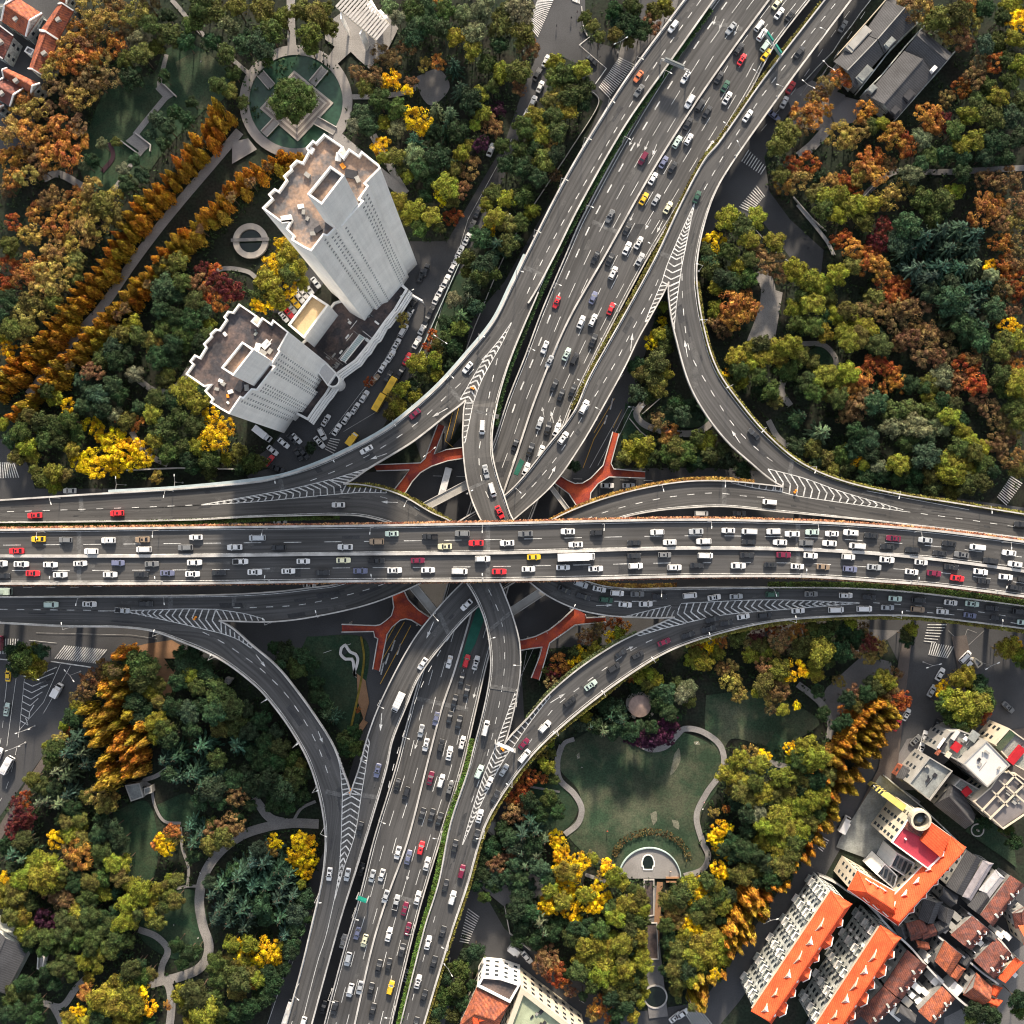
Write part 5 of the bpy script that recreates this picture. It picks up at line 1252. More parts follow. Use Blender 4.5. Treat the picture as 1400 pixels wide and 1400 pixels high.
# rockery
e=empty("rockery"); tag(e,"white wavy rockery wall on the lawn beside the red footbridge stair","rockery")
pts=[(465,885),(472,880),(480,890),(487,893),(491,900),(489,912),(486,920),(488,927),(484,924),(482,912),(480,903),(472,903),(464,895)]
w=wxy([(a,b) for a,b,*_ in catmull(pts+[pts[0]],3)[0]][:-1],0.8); mb=MB(); ring(mb,w,0,1.0,0.9); mb.build("wall",M_WROOF,e)
_c=P(470,890,0.3); mb=MB(); mb.cyl(_c.x,_c.y,0,0.5,1.4,1.4,14); mb.build("pool",M_DWATER,e)
# ---- red footbridges
def footbridge(label, ox,oy,s, outline, rails, z=5.5):
    e=empty("footbridge"); tag(e,label,"footbridge")
    w=ccw(wxy(tlz(ox,oy,s,outline),z)); mb=MB(); mb.prism(w,z-0.8,z); mb.build("walkway",M_DECKR,e)
    for r in rails:
        pts=[P(ox+a/s,oy+b/s,z) for a,b in r]; strip_wall("railing",pts,0.3,1.1,e,M_PARA,down=0.2)
    cx=sum(p[0] for p in w)/len(w); cy=sum(p[1] for p in w)/len(w)
    for i in range(0,len(w),3):
        x=w[i][0]+(cx-w[i][0])*0.15; y=w[i][1]+(cy-w[i][1])*0.15
        mb=MB(); mb.cyl(x,y,0,z-0.8,0.35,0.35,8); mb.build("pier",M_CONC,e)
    return e
footbridge("red-decked Y-shaped footbridge between the western road and the bus",350,350,4,[(995,920),(1035,930),(975,1085),(1040,1060),(1115,1048),(1180,1040),(1180,1100),(1115,1110),(1050,1120),(960,1150),(900,1185),(855,1235),(815,1300),(755,1280),(795,1230),(840,1170),(660,1175),(640,1143),(900,1132),(925,1108)],
 [[(995,920),(925,1108),(900,1132),(640,1143)],[(1035,930),(975,1085),(1040,1060),(1180,1040)],[(1180,1100),(1050,1120),(960,1150),(900,1185),(855,1235),(815,1300)],[(755,1280),(795,1230),(840,1170),(660,1175)]])
footbridge("red-decked footbridge right of the crossing above two ground-level cars",700,350,4,[(270,1205),(300,1225),(345,1245),(385,1242),(430,1215),(497,1145),(550,962),(584,972),(540,1135),(555,1165),(727,1180),(727,1215),(530,1208),(470,1245),(430,1295),(425,1345),(395,1420),(330,1420),(350,1362),(310,1300),(235,1245)],
 [[(270,1205),(300,1225),(345,1245),(385,1242),(430,1215),(497,1145),(550,962)],[(584,972),(540,1135),(555,1165),(727,1180)],[(727,1215),(530,1208),(470,1245),(430,1295),(425,1345)],[(350,1362),(310,1300),(235,1245)]])
footbridge("red-decked footbridge beside the green lawn and white rockery",350,700,4,[(740,420),(755,520),(742,565),(715,590),(680,615),(655,620),(470,613),(470,655),(645,652),(650,682),(668,692),(640,858),(678,870),(718,668),(745,628),(790,590),(820,583),(852,590),(905,622),(950,575),(890,535),(835,480),(805,420)],
 [[(740,420),(755,520),(742,565),(715,590),(680,615),(655,620),(470,613)],[(470,655),(645,652),(650,682),(668,692),(640,858)],[(678,870),(718,668),(745,628),(790,590),(820,583),(852,590),(905,622)],[(950,575),(890,535),(835,480),(805,420)]])
footbridge("dark red curved footbridge above orange and yellow trees",700,700,4,[(20,700),(60,697),(130,678),(200,645),(265,595),(340,525),(402,560),(405,578),(510,572),(515,600),(400,610),(345,617),(205,715),(185,790),(148,918),(105,905),(150,790),(165,737),(100,745),(20,760)],
 [[(20,700),(60,697),(130,678),(200,645),(265,595),(340,525)],[(402,560),(405,578),(510,572)],[(515,600),(400,610),(345,617),(205,715),(185,790),(148,918)],[(105,905),(150,790),(165,737),(100,745),(20,760)]])
# ---- cross beams and piers that carry the stack of roads
for i,(a,b,z) in enumerate((((560,704),(640,662),9.5),((745,655),(790,715),9.5),((560,795),(605,850),9.5),((690,842),(745,806),9.5))):
    e=empty("cross_beam"); tag(e,["grey concrete beam between the white bus and the curving ramp","thin concrete beam beside the footbridge right of the crossing","concrete beam under the ramp by the grassed footbridge","concrete beam between the two southern curved ramps"][i],"beam")
    A,B=P(*a,z),P(*b,z); mb=MB(); mb.bar(A,B,3.0 if i!=1 else 1.6,1.6); mb.build("beam_deck",M_CONC,e)
    mb=MB(); d=(B-A).normalized(); n=Vector((-d.y,d.x,0))*(1.35 if i!=1 else .7)
    for s in(-1,1): mb.bar(A+n*s+Vector((0,0,1.0)),B+n*s+Vector((0,0,1.0)),0.2,0.4)
    mb.build("edge_rail",M_PARA,e)
    for t in (0.15,0.85):
        p=A+(B-A)*t; mb=MB(); mb.cyl(p.x,p.y,0,z-0.8,0.8,0.8,12); mb.build("pier",M_CONC,e)
for key in ROADS:
    o,A,B,zf=ROADS[key]; n=len(A); m=0
    for i in range(6,n-2,13):
        x=(A[i][0]+B[i][0])/2; y=(A[i][1]+B[i][1])/2; z=zf(x,y)-1.4
        if key not in('EW',) and 500<x<860 and 620<y<900: continue
        a,b=P(*A[i],z),P(*B[i],z); d=(b-a); c=(a+b)/2; L=d.length; ang=math.atan2(d.y,d.x)
        mb=MB(); mb.box(c.x,c.y,z-0.9,L*0.8,1.6,1.5,ang)
        for s in ((-0.28,0.28) if L>14 else (0,)):
            mb.cyl(c.x+d.x*s,c.y+d.y*s,0,z-1.6,0.9,0.9,10,cap=False)
        mb.build("pier",M_CONC,o)
# ------------------------------------------------------------------ vehicles
def paint_mat():
    m=bpy.data.materials.new("car_paint"); m.use_nodes=True; nt=m.node_tree; b=nt.nodes["Principled BSDF"]
    oi=nt.nodes.new("ShaderNodeObjectInfo"); geo=nt.nodes.new("ShaderNodeNewGeometry")
    n=nt.nodes.new("ShaderNodeTexNoise"); n.inputs["Scale"].default_value=1.2; nt.links.new(geo.outputs["Position"],n.inputs["Vector"])
    r=nt.nodes.new("ShaderNodeMapRange"); r.inputs[3].default_value=0.88; r.inputs[4].default_value=1.06; nt.links.new(n.outputs[0],r.inputs[0])
    v=nt.nodes.new("ShaderNodeVectorMath"); v.operation='SCALE'; nt.links.new(oi.outputs["Color"],v.inputs[0]); nt.links.new(r.outputs[0],v.inputs["Scale"])
    nt.links.new(v.outputs[0],b.inputs["Base Color"]); b.inputs["Roughness"].default_value=0.35; b.inputs["Coat Weight"].default_value=0.3
    b.inputs["Coat Roughness"].default_value=0.1; b.inputs["Specular IOR Level"].default_value=0.4
    return m
M_CAR=paint_mat()
M_GLASS=mat("car_glass",(0.012,0.014,0.018),0.08,0.1,1.0,spec=0.6)
M_TYRE=mat("tyre_rubber",(0.015,0.015,0.015),0.8,0.1,2.0)
M_HEAD=mat("headlight_glass",(0.55,0.56,0.58),0.15,0.05,2.0,spec=0.6)
M_TAIL=mat("tail_light_glass",(0.35,0.02,0.015),0.2,0.05,2.0,spec=0.6)
M_TRIM=mat("black_trim",(0.02,0.02,0.022),0.5,0.1,2.0)
def loft(mb, st, m=0):
    """st = [(x, halfwidth, z0, z1, halfwidth_top)]; closed hull of rounded box sections"""
    rings=[]
    for x,w,z0,z1,wt in st:
        zm=z0+(z1-z0)*0.62
        rings.append([(x,-w*0.94,z0),(x,-w,z0+(z1-z0)*0.3),(x,-w,zm),(x,-wt,z1),(x,wt,z1),(x,w,zm),(x,w,z0+(z1-z0)*0.3),(x,w*0.94,z0)])
    i=len(mb.v); n=8
    for r in rings: mb.v+=r
    for k in range(len(rings)-1):
        for j in range(n):
            a=i+k*n+j; b=i+k*n+(j+1)%n
            mb.f.append((a,b,b+n,a+n)); mb.m.append(m); mb.uv.append([(0,0)]*4)
    mb.f.append(tuple(i+j for j in range(n))[::-1]); mb.m.append(m); mb.uv.append([(0,0)]*n)
    mb.f.append(tuple(i+(len(rings)-1)*n+j for j in range(n))); mb.m.append(m); mb.uv.append([(0,0)]*n)
def fixn(me):
    bm=bmesh.new(); bm.from_mesh(me); bmesh.ops.recalc_face_normals(bm,faces=bm.faces); bm.to_mesh(me); bm.free(); return me
# (half length, half width, roof z, screen base x, roof front x, roof rear x, rear glass base x, belt z)
CT={'sedan':(2.32,0.92,1.46,0.95,0.30,-1.05,-1.75,0.98,0.86),
    'suv':(2.32,0.95,1.72,1.10,0.55,-1.85,-2.15,1.12,1.05),
    'van':(2.55,0.95,1.95,1.75,1.15,-2.25,-2.45,1.15,1.15),
    'pickup':(2.6,0.94,1.75,1.25,0.75,-0.35,-0.65,1.08,0.95)}
def car_meshes(kind):
    hl,hw,zr,xs,xf,xr,xb,zb,zh=CT[kind]
    b=MB()
    tail=zb*1.0 if kind!='sedan' else 1.0
    loft(b,[(-hl,hw*0.80,0.38,tail*0.86,hw*0.68),(-hl+0.12,hw*0.93,0.25,tail*0.97,hw*0.80),(-hl+0.5,hw,0.2,tail,hw*0.9),(xb,hw,0.2,zb,hw*0.92),(0,hw,0.2,zb,hw*0.93),(xs,hw,0.2,zb*0.98,hw*0.92),
            (hl-0.75,hw*0.98,0.2,zh,hw*0.86),(hl-0.2,hw*0.9,0.25,zh*0.88,hw*0.74),(hl,hw*0.7,0.35,zh*0.66,hw*0.55)])
    if kind=='pickup':
        # open load bed: rails round a dark floor
        b.box((-hl+xb)/2,0,1.12,hl+xb-0.1,0.0+hw*1.8,0.02,m=1)
        for s in(-1,1): b.box((-hl+xb)/2,s*hw*0.9,1.2,hl+xb,0.08,0.25)
        b.box(-hl+0.1,0,1.2,0.08,hw*1.8,0.25)
    # roof skin and pillars
    wr=hw*0.70; wb=hw*0.86
    i=len(b.v)
    b.quad((xf,-wr,zr),(xf,wr,zr),(xr,wr,zr*0.985),(xr,-wr,zr*0.985))
    b.quad((xf+0.06,-wr*1.04,zr-0.07),(xf+0.06,wr*1.04,zr-0.07),(xf,wr,zr),(xf,-wr,zr))
    for s in (-1,1):
        b.quad((xf,s*wr,zr),(xr,s*wr,zr*0.985),(xr,s*wr*1.07,zr-0.12),(xf,s*wr*1.07,zr-0.12))
        for xa,xt in ((xs,xf),((xs+xb)/2-0.1,(xf+xr)/2-0.1),(xb,xr)):
            b.bar((xa,s*wb,zb-0.02),(xt,s*wr*1.03,zr-0.05),0.09)
    me={}
    for s in (-1,1): b.box(xs-0.15,s*(hw+0.10),zb+0.02,0.16,0.2,0.12)      # mirrors
    me['body']=fixn(b.mesh("car_body_shell",[M_CAR,M_TRIM]))
    g=MB(); g.quad((xs,-wb,zb-0.01),(xs,wb,zb-0.01),(xf+0.04,wr,zr-0.06),(xf+0.04,-wr,zr-0.06)); me['windscreen']=g.mesh("windscreen_glass",[M_GLASS])
    g=MB(); g.quad((xb,-wb,zb-0.01),(xb,wb,zb-0.01),(xr-0.03,wr,zr-0.06),(xr-0.03,-wr,zr-0.06)); me['rear_window']=g.mesh("rear_glass",[M_GLASS])
    g=MB()
    g.quad((xs,-wb,zb-0.01),(xf,-wr*1.02,zr-0.09),(xr,-wr*1.02,zr-0.09),(xb,-wb,zb-0.01)); me['side_window_r']=g.mesh("side_glass",[M_GLASS])
    g=MB()
    g.quad((xs,wb,zb-0.01),(xf,wr*1.02,zr-0.09),(xr,wr*1.02,zr-0.09),(xb,wb,zb-0.01)); me['side_window_l']=g.mesh("side_glass",[M_GLASS])
    if kind=='sedan' or kind=='suv':
        g=MB(); g.box((xf+xr)/2+0.25,0,zr+0.012,0.55,0.75,0.02); me['sunroof']=g.mesh("sunroof_glass",[M_GLASS])
    w=MB()
    n=12
    for s in (-1,1):
        ring=[(0.33*math.cos(6.283*k/n),s*0.11,0.33*math.sin(6.283*k/n)) for k in range(n)]
        i=len(w.v); w.v+=ring; w.f.append(tuple(i+k for k in range(n))[::s]); w.m.append(0); w.uv.append([(0,0)]*n)
    for k in range(n):
        k2=(k+1)%n; w.f.append((k,k2,n+k2,n+k)); w.m.append(0); w.uv.append([(0,0)]*4)
    me['wheel']=fixn(w.mesh("wheel_rubber",[M_TYRE]))
    h=MB(); h.box(0,0,0,0.22,0.36,0.14); me['headlight']=h.mesh("headlight_lens",[M_HEAD])
    h=MB(); h.box(0,0,0,0.12,0.36,0.16); me['tail_light']=h.mesh("tail_light_lens",[M_TAIL])
    return me
CARM={k:car_meshes(k) for k in CT}
CCOL={'w':((0.70,0.70,0.70),'white'),'s':((0.42,0.44,0.46),'silver'),'g':((0.16,0.165,0.17),'grey'),'k':((0.028,0.030,0.034),'black'),
      'b':((0.15,0.165,0.26),'slate blue'),'r':((0.62,0.03,0.04),'red'),'y':((0.80,0.50,0.03),'yellow'),'m':((0.17,0.015,0.045),'maroon'),
      'c':((0.48,0.60,0.55),'pale green'),'t':((0.30,0.22,0.15),'bronze'),'o':((0.75,0.20,0.08),'orange'),'n':((0.03,0.09,0.06),'dark green'),'e':((0.72,0.70,0.48),'cream')}
TNAME={'sedan':('sedan_car','sedan'),'suv':('hatchback_car','hatchback'),'van':('minivan','van'),'pickup':('pickup_truck','pickup'),'truck':('box_truck','truck'),'bus':('coach_bus','bus')}
VEH=[]
_proto={}
def put(o,parent,loc=(0,0,0),rz=0): o.parent=parent; o.location=loc; o.rotation_euler=(0,0,rz); return o
def vehicle(kind, colr, loc, rz, pitch=0.0, info=None, length=None, px=0, py=0):
    name,cat=TNAME[kind]
    c=CCOL[colr][0]; rk=RV.uniform(0.82,1.08); c=tuple(v*rk for v in c)
    e=empty(name,loc); e.rotation_euler=(0,-pitch,rz)
    if kind in CT:
        sc=RV.uniform(0.92,1.03); e.scale=(sc*RV.uniform(0.96,1.04),sc,sc)
        M=CARM[kind]; hl,hw,zr,xs,xf,xr,xb,zb,zh=CT[kind]
        def part(nm,key,p=(0,0,0),col=None):
            o=link_mesh(nm,M[key],e,col); o.location=p; return o
        part('body','body',col=c); part('windscreen','windscreen'); part('rear_window','rear_window'); part('side_window','side_window_l'); part('side_window','side_window_r')
        if 'sunroof' in M and RV.random()<0.3: part('sunroof','sunroof')
        for sx,sy in ((1,1),(1,-1),(-1,1),(-1,-1)): part('wheel','wheel',(sx*hl*0.6,sy*(hw-0.12),0.33))
        for s in (1,-1):
            part('headlight','headlight',(hl-0.22,s*hw*0.62,zh*0.72)); part('tail_light','tail_light',(-hl+0.08,s*hw*0.62,zb*0.75))
    else:
        L=length or (9.0 if kind=='truck' else 11.0); hl=L/2; w=1.2; H=3.0 if kind=='truck' else 3.1
        if kind=='truck':
            b=MB(); b.box(-0.9,0,1.0+(H-1.0)/2,L-2.0,2.35,H-1.0)
            for k in range(int(L/1.2)): b.box(-hl+0.5+k*1.2,0,H+0.02,0.06,2.3,0.05)
            o=b.build('cargo_box',M_CAR,e); o.color=(*c,1)
            b=MB(); loft(b,[(hl-1.85,1.05,0.4,2.35,0.95),(hl-0.9,1.08,0.4,2.4,0.92),(hl-0.3,1.05,0.4,1.9,0.9),(hl,0.95,0.45,1.2,0.85)]); o=b.build('cab',M_CAR,e); fixn(o.data); o.color=(*(tuple(min(.8,v) for v in c)),1)
            g=MB(); g.quad((hl-0.28,-0.85,1.93),(hl-0.28,0.85,1.93),(hl-0.86,0.85,2.42),(hl-0.86,-0.85,2.42)); g.build('windscreen',M_GLASS,e)
        else:
            b=MB(); loft(b,[(-hl,1.1,0.5,H-0.15,1.0),(-hl+0.25,1.22,0.35,H,1.1),(0,1.25,0.35,H,1.12),(hl-0.3,1.22,0.35,H,1.1),(hl,1.12,0.45,H-0.3,1.0)]); o=b.build('body',M_CAR,e); fixn(o.data); o.color=(*c,1)
            for s in (-1,1):
                g=MB(); g.box(0,s*1.235,2.0,L-1.2,0.05,0.85); g.build('side_window',M_GLASS,e)
            g=MB(); g.box(hl-0.02,0,1.9,0.06,2.1,1.1); g.build('windscreen',M_GLASS,e)
            for x in (-L*0.28,L*0.18):
                g=MB(); g.box(x,0,H+0.08,L*0.16,1.3,0.18); o=g.build('roof_unit',M_CAR,e); o.color=(*(v*0.8 for v in c),1)
        for sx in (hl*0.62,-hl*0.62):
            for s in (-1,1):
                o=link_mesh('wheel',CARM['van']['wheel'],e); o.location=(sx,s*1.08,0.45); o.scale=(1.35,1.35,1.35)
    VEH.append(dict(o=e,kind=kind,cat=cat,col=CCOL[colr][1],px=px,py=py,info=info))
    return e
RV=random.Random(3)
def lanedir(key,px,py):
    o,A,B,zf=ROADS[key]; best=None
    for i in range(len(A)-1):
        mx=(A[i][0]+B[i][0])/2; my=(A[i][1]+B[i][1])/2
        d=(mx-px)**2+(my-py)**2
        if best is None or d<best[0]: best=(d,i)
    i=best[1]; i0,i1=max(i-2,0),min(i+2,len(A)-1)
    dx=(A[i1][0]+B[i1][0]-A[i0][0]-B[i0][0]); dy=(A[i1][1]+B[i1][1]-A[i0][1]-B[i0][1])
    return math.atan2(-dy,dx), i/len(A)
DEF={'EW':1,'NS':1,'R1':1,'A':1,'AP':-1,'F':1,'B':1,'E':-1,'BP':1,'G':1}
# B runs left-to-right then up; R1 top to left; E drawn top-down but traffic climbs; F bottom to right; BP right to bottom
SG={'R1':1,'A':1,'AP':1,'F':1,'B':1,'E':-1,'BP':1,'G':1}
def traffic(key, ox, oy, s, txt):
    for t in txt.replace("\n","").split(";"):
        t=t.split()
        if not t: continue
        px,py=ox+float(t[0])/s,oy+float(t[1])/s; col=t[2]; k=t[3] if len(t)>3 else ''
        kind={'':'sedan','S':'suv','V':'van','T':'truck','B':'bus','P':'pickup'}[k]
        length=float(t[4]) if len(t)>4 else None
        if k=='' and RV.random()<0.22: kind='suv'
        a,fr=lanedir(key,px,py)
        if key=='EW':
            med=[m for m in ew_med]; my=next(m0[1]+(m1[1]-m0[1])*(px-m0[0])/(m1[0]-m0[0]) for m0,m1 in zip(med,med[1:]) if m0[0]<=px<=m1[0])
            side='upper' if py<my else 'lower'
            if side=='upper': a+=math.pi
            te=ew_top if side=='upper' else ew_bot
            ey=next(m0[1]+(m1[1]-m0[1])*(px-m0[0])/(m1[0]-m0[0]) for m0,m1 in zip(te,te[1:]) if m0[0]<=px<=m1[0]+1)
            lane='outer' if abs(py-ey)<abs(py-my) else 'inner'
            info=('EW',side,lane)
        elif key=='NS':
            my=None
            for m0,m1 in zip(ns_med,ns_med[1:]):
                if m0[1]<=py<=m1[1]: my=m0[0]+(m1[0]-m0[0])*(py-m0[1])/(m1[1]-m0[1])
            side='southbound' if px<my else 'northbound'
            if side=='northbound': a+=math.pi
            info=('NS',side,'upper' if py<740 else 'lower')
        else:
            if SG[key]<0: a+=math.pi
            info=(key,)
        z=ROADZ[key](px,py)
        # slope along the road
        q=6; dx,dy=math.cos(a)*q,-math.sin(a)*q
        dz=ROADZ[key](px+dx,py+dy)-ROADZ[key](px-dx,py-dy); pitch=math.atan2(dz,2*q/4)
        vehicle(kind,col,P(px,py,z+0.0),a+RV.uniform(-0.03,0.03),max(-0.08,min(0.08,pitch)),info,length,px,py)
def street_cars(info, ox, oy, s, txt):
    for t in txt.replace("\n","").split(";"):
        t=t.split()
        if not t: continue
        px,py=ox+float(t[0])/s,oy+float(t[1])/s; k=t[4] if len(t)>4 else ''
        kind={'':'sedan','S':'suv','V':'van','T':'truck','B':'bus','P':'pickup'}[k]
        vehicle(kind,t[2],P(px,py,0)+Vector((0,0,0.36)),math.radians(float(t[3])),0,(info,),float(t[5]) if len(t)>5 else None,px,py)
Z1=(0,640,2.979); Z2=(930,640,2.979); Z3=(465,640,2.979)
traffic('EW',*Z1,"""160 289 y;271 292 g S;445 294 w S;583 291 t;800 282 w;1050 284 s V;71 337 r;375 339 w;589 331 w V;758 323 g S;958 322 w;1137 323 k S;
5 388 w;91 391 w;209 393 w;330 388 w;484 386 b;621 390 g;795 384 w;982 380 w P;1237 379 w;18 438 k;138 428 r;249 434 w;452 433 w;578 432 k;684 427 b;787 431 w;893 425 k;1040 423 w;1176 419 w;1316 425 k""")
traffic('EW',*Z3,"""22 321 w;150 299 t S;211 267 c;367 279 k P;498 266 g S;427 319 e;554 305 r;680 305 w;755 267 g;927 258 w;959 311 w;1044 263 k S;1290 261 w S;1196 304 k;1341 302 w;
15 375 e;149 376 k P;317 376 m;581 369 w;789 362 y;960 361 w T 12;1197 357 k;1321 353 g;84 418 b;223 416 w;359 415 w;487 420 w V;648 421 r;767 411 w;908 404 w;1040 409 w;1203 398 w;1361 404 w""")
traffic('EW',*Z2,"""63 258 s;194 254 w;280 258 w V;378 258 w;454 268 w;535 261 c;615 267 w;692 263 w S;775 274 k;865 286 m;995 293 s;1092 307 k;1207 322 w V;1335 345 w;94 298 w S;277 300 k;404 302 w;511 304 g S;605 306 w;718 317 w V;840 319 k;942 332 k;1054 346 k;1142 352 g;1260 377 k;1359 391 w;
101 356 w V;271 354 k;419 353 m;529 356 w;682 361 w S;839 373 w;978 383 w;1100 403 k;1220 422 w;1322 443 w;1397 455 k;67 395 k;235 397 w;366 393 k;475 400 w;580 402 t;689 411 b;787 403 s;940 422 w;1031 428 m;1125 448 r;1234 461 k;1358 486 k""")
traffic('R1',*Z1,"145 193 r;480 184 r S"); traffic('AP',*Z1,"1380 150 w")
traffic('B',*Z1,"212 555 c;368 553 w;597 551 k;502 579 s P")
traffic('BP',*Z2,"362 139 w V"); traffic('E',*Z2,"1385 230 k")
traffic('A',*Z2,"38 518 w V;137 526 w;226 522 s;373 514 n;531 512 g;672 518 w;767 525 k;873 531 c;969 537 k;1099 547 w;1186 552 c;1266 570 k;1380 584 k")
traffic('F',*Z2,"130 614 k;115 653 k;30 678 k;187 629 k;255 604 w;341 598 k;478 580 w;632 576 w V;747 572 w V;842 567 s;964 574 t;1066 584 w;1177 599 b;1288 610 k;1395 628 c")
traffic('A',*Z3,"912 495 k;980 471 s;1055 492 w;1127 508 w;1209 512 g;990 522 k;1082 535 n;1160 555 w;1243 552 w;1300 522 k;594 15 s;620 90 w V;650 180 r")
traffic('F',700,700,4,"830 710 m;685 780 k;595 770 k;555 850 k;430 945 c;315 1035 k;180 1170 w;65 1265 m;68 1330 w V")
traffic('AP',640,820,5.385,"130 940 w V;82 1262 c;155 1345 w"); traffic('F',640,820,5.385,"265 1250 s")
traffic('BP',350,700,4,"1152 507 w;912 828 w;780 1035 w T 7")
traffic('BP',380,900,4.375,"597 668 b;493 1012 k;417 1290 s"); traffic('G',380,900,4.375,"310 1287 w")
traffic('NS',380,900,4.375,"1025 20 w;947 360 b;857 432 s;886 515 w;715 752 k;768 803 k;718 1160 w;565 1298 s;622 1293 w;1128 15 r;1185 25 w;1100 120 k;1130 195 k;1057 252 k;1028 350 k;1083 380 k;975 517 k;1027 565 w;1103 502 w;914 714 m;977 730 w;1030 770 g;863 928 k;920 935 k;967 958 k;857 1130 r;781 1185 b;892 1225 w")
traffic('F',380,900,4.375,"1300 825 k;1187 1060 k;1100 1270 m"); traffic('AP',380,900,4.375,"1207 940 w;1058 1120 k;1003 1355 k")
traffic('NS',350,1050,4,"555 900 b;595 940 e;505 1040 s;517 1210 w;570 1197 s;432 1305 k;710 700 s;768 730 s P;815 765 m;885 705 w;832 875 m;728 905 w;800 990 k;673 1078 k;727 1070 k;738 1195 y;630 1203 k;640 1315 k")
traffic('F',350,1050,4,"1075 705 w;1020 895 k;972 1058 k;920 1240 k"); traffic('AP',350,1050,4,"942 950 w;887 1163 w;875 1390 k"); traffic('G',350,1050,4,"260 1390 w")
traffic('NS',560,400,4.373,"878 60 r;808 328 w;835 415 s;630 912 k;1097 33 b;1203 98 r;1025 177 w;1096 167 w;1097 288 k;938 370 c;985 398 k;865 555 k;905 612 k;975 585 k;778 782 s;827 812 k;880 820 w;723 938 k;785 952 w;697 1055 w")
traffic('R1',560,400,4.373,"347 450 w;33 727 m"); traffic('R1',350,350,4,"605 1060 w"); traffic('A',560,400,4.373,"435 808 w V"); traffic('B',560,400,4.373,"1043 685 w;918 870 w")
traffic('NS',700,350,4,"455 10 k;535 20 k;552 95 w;700 20 s"); traffic('E',700,350,4,"1320 975 k")
traffic('R1',700,0,4,"880 150 w;690 422 o;693 500 g")
traffic('NS',700,0,4,"947 427 w;970 560 w;715 870 m;535 1185 g;1195 160 s;1350 145 w;1365 195 w;1385 255 c;1240 272 k;1255 330 r;1130 428 k;1165 475 n;1175 540 w;1027 580 k;1065 615 k;960 680 k;902 780 c;965 765 w;828 890 b;877 918 k;770 980 w;720 1090 y;787 1095 s;852 1138 e;627 1255 k;692 1330 w;628 1360 w;1085 810 w V")
traffic('B',700,0,4,"1287 637 w"); traffic('E',700,0,4,"1010 1080 n"); traffic('NS',850,0,4.667,"990 25 e;1003 90 w;1072 103 k;918 355 y"); traffic('B',850,0,4.667,"1130 338 k")
street_cars('towers_street',350,350,4,"""1105 10 w 62;1080 60 w 62;1040 140 w 65;1015 185 w 65;990 232 w 65;960 300 k 65;935 350 k 62;912 400 w 62;882 475 w 60;828 565 r 62;790 640 k 60;840 320 w 60;808 410 w 60 S;770 485 w 60;738 550 w 58;695 610 w 58;650 680 t 50;595 770 w 58;545 835 w 58;497 890 w 58;445 950 w 58;930 80 k 70;905 110 k 70;385 900 w 58;365 975 w -62 S;350 1020 w -50;200 1000 k -45;155 1025 w -40;95 1065 w -40;42 975 w -38 T 7;225 1000 w -45;235 1085 k -60;265 1080 k -50;75 1120 r 50;125 1165 k -20;738 715 y 60 B 6.5;677 805 y 60 B 6.5;530 1005 y 55 T 5;1035 1245 w 75 B 11;725 660 k 60;865 260 k 62;845 290 k 62""")
street_cars('tower_car_park',350,350,4,"330 150 s -52;290 185 s -52;262 205 w -50;240 228 w -50;215 255 y -50;195 285 s -50;180 310 r -50;155 335 w -50")
street_cars('upper_crossroads',700,0,7,"325 595 w 65;240 725 k 62;270 840 w 65;200 985 w 65;140 1100 w 62;760 585 k -38")
street_cars('towers_street',350,0,4,"1285 825 w 68;1215 1160 k 65;1180 1240 k 63;1155 1310 w 63;1115 1380 w 63")
street_cars('temple_street',1050,0,4,"120 485 r 58;85 565 w 62;30 640 b -38;405 150 g 60")
street_cars('shop_street',1050,700,4,"1305 1065 g -42;850 1225 w 75;830 1290 w 70;800 1245 g 45;890 975 s 60;750 1105 w 60;1070 790 w 45 V;1085 830 w 45 V;915 1160 k 60;905 1235 w -50;850 1380 w 60;935 885 w 60;700 1160 r 60;410 1700 w 62 T 6")
street_cars('zebra_street',0,860,7,"92 435 y 88;78 765 c 82;570 580 w 62 T 5;95 1290 w 62 B 6;20 130 m 90 T 5;5 1190 w 70")
street_cars('under_deck_road',0,0,1,"97 671 w 180;424 799 w 0;384 712 w 0;352 713 k 0;3 808 c 0 B 8;3 835 c 0;830 664 w 0;859 664 w 0;958 702 w 0 V;1010 702 g 0")
street_cars('ramp_gap_lane',0,0,1,"495 1187 k 75;470 1285 w 75;557 1332 s 72;395 1384 w 72 B 10;443 1375 k 75")
street_cars('southern_street',570,1230,6.087,"815 405 w -38 T 5;915 470 w -50"); street_cars('southern_street',700,1050,4,"890 1355 w 40;930 1335 w 35")
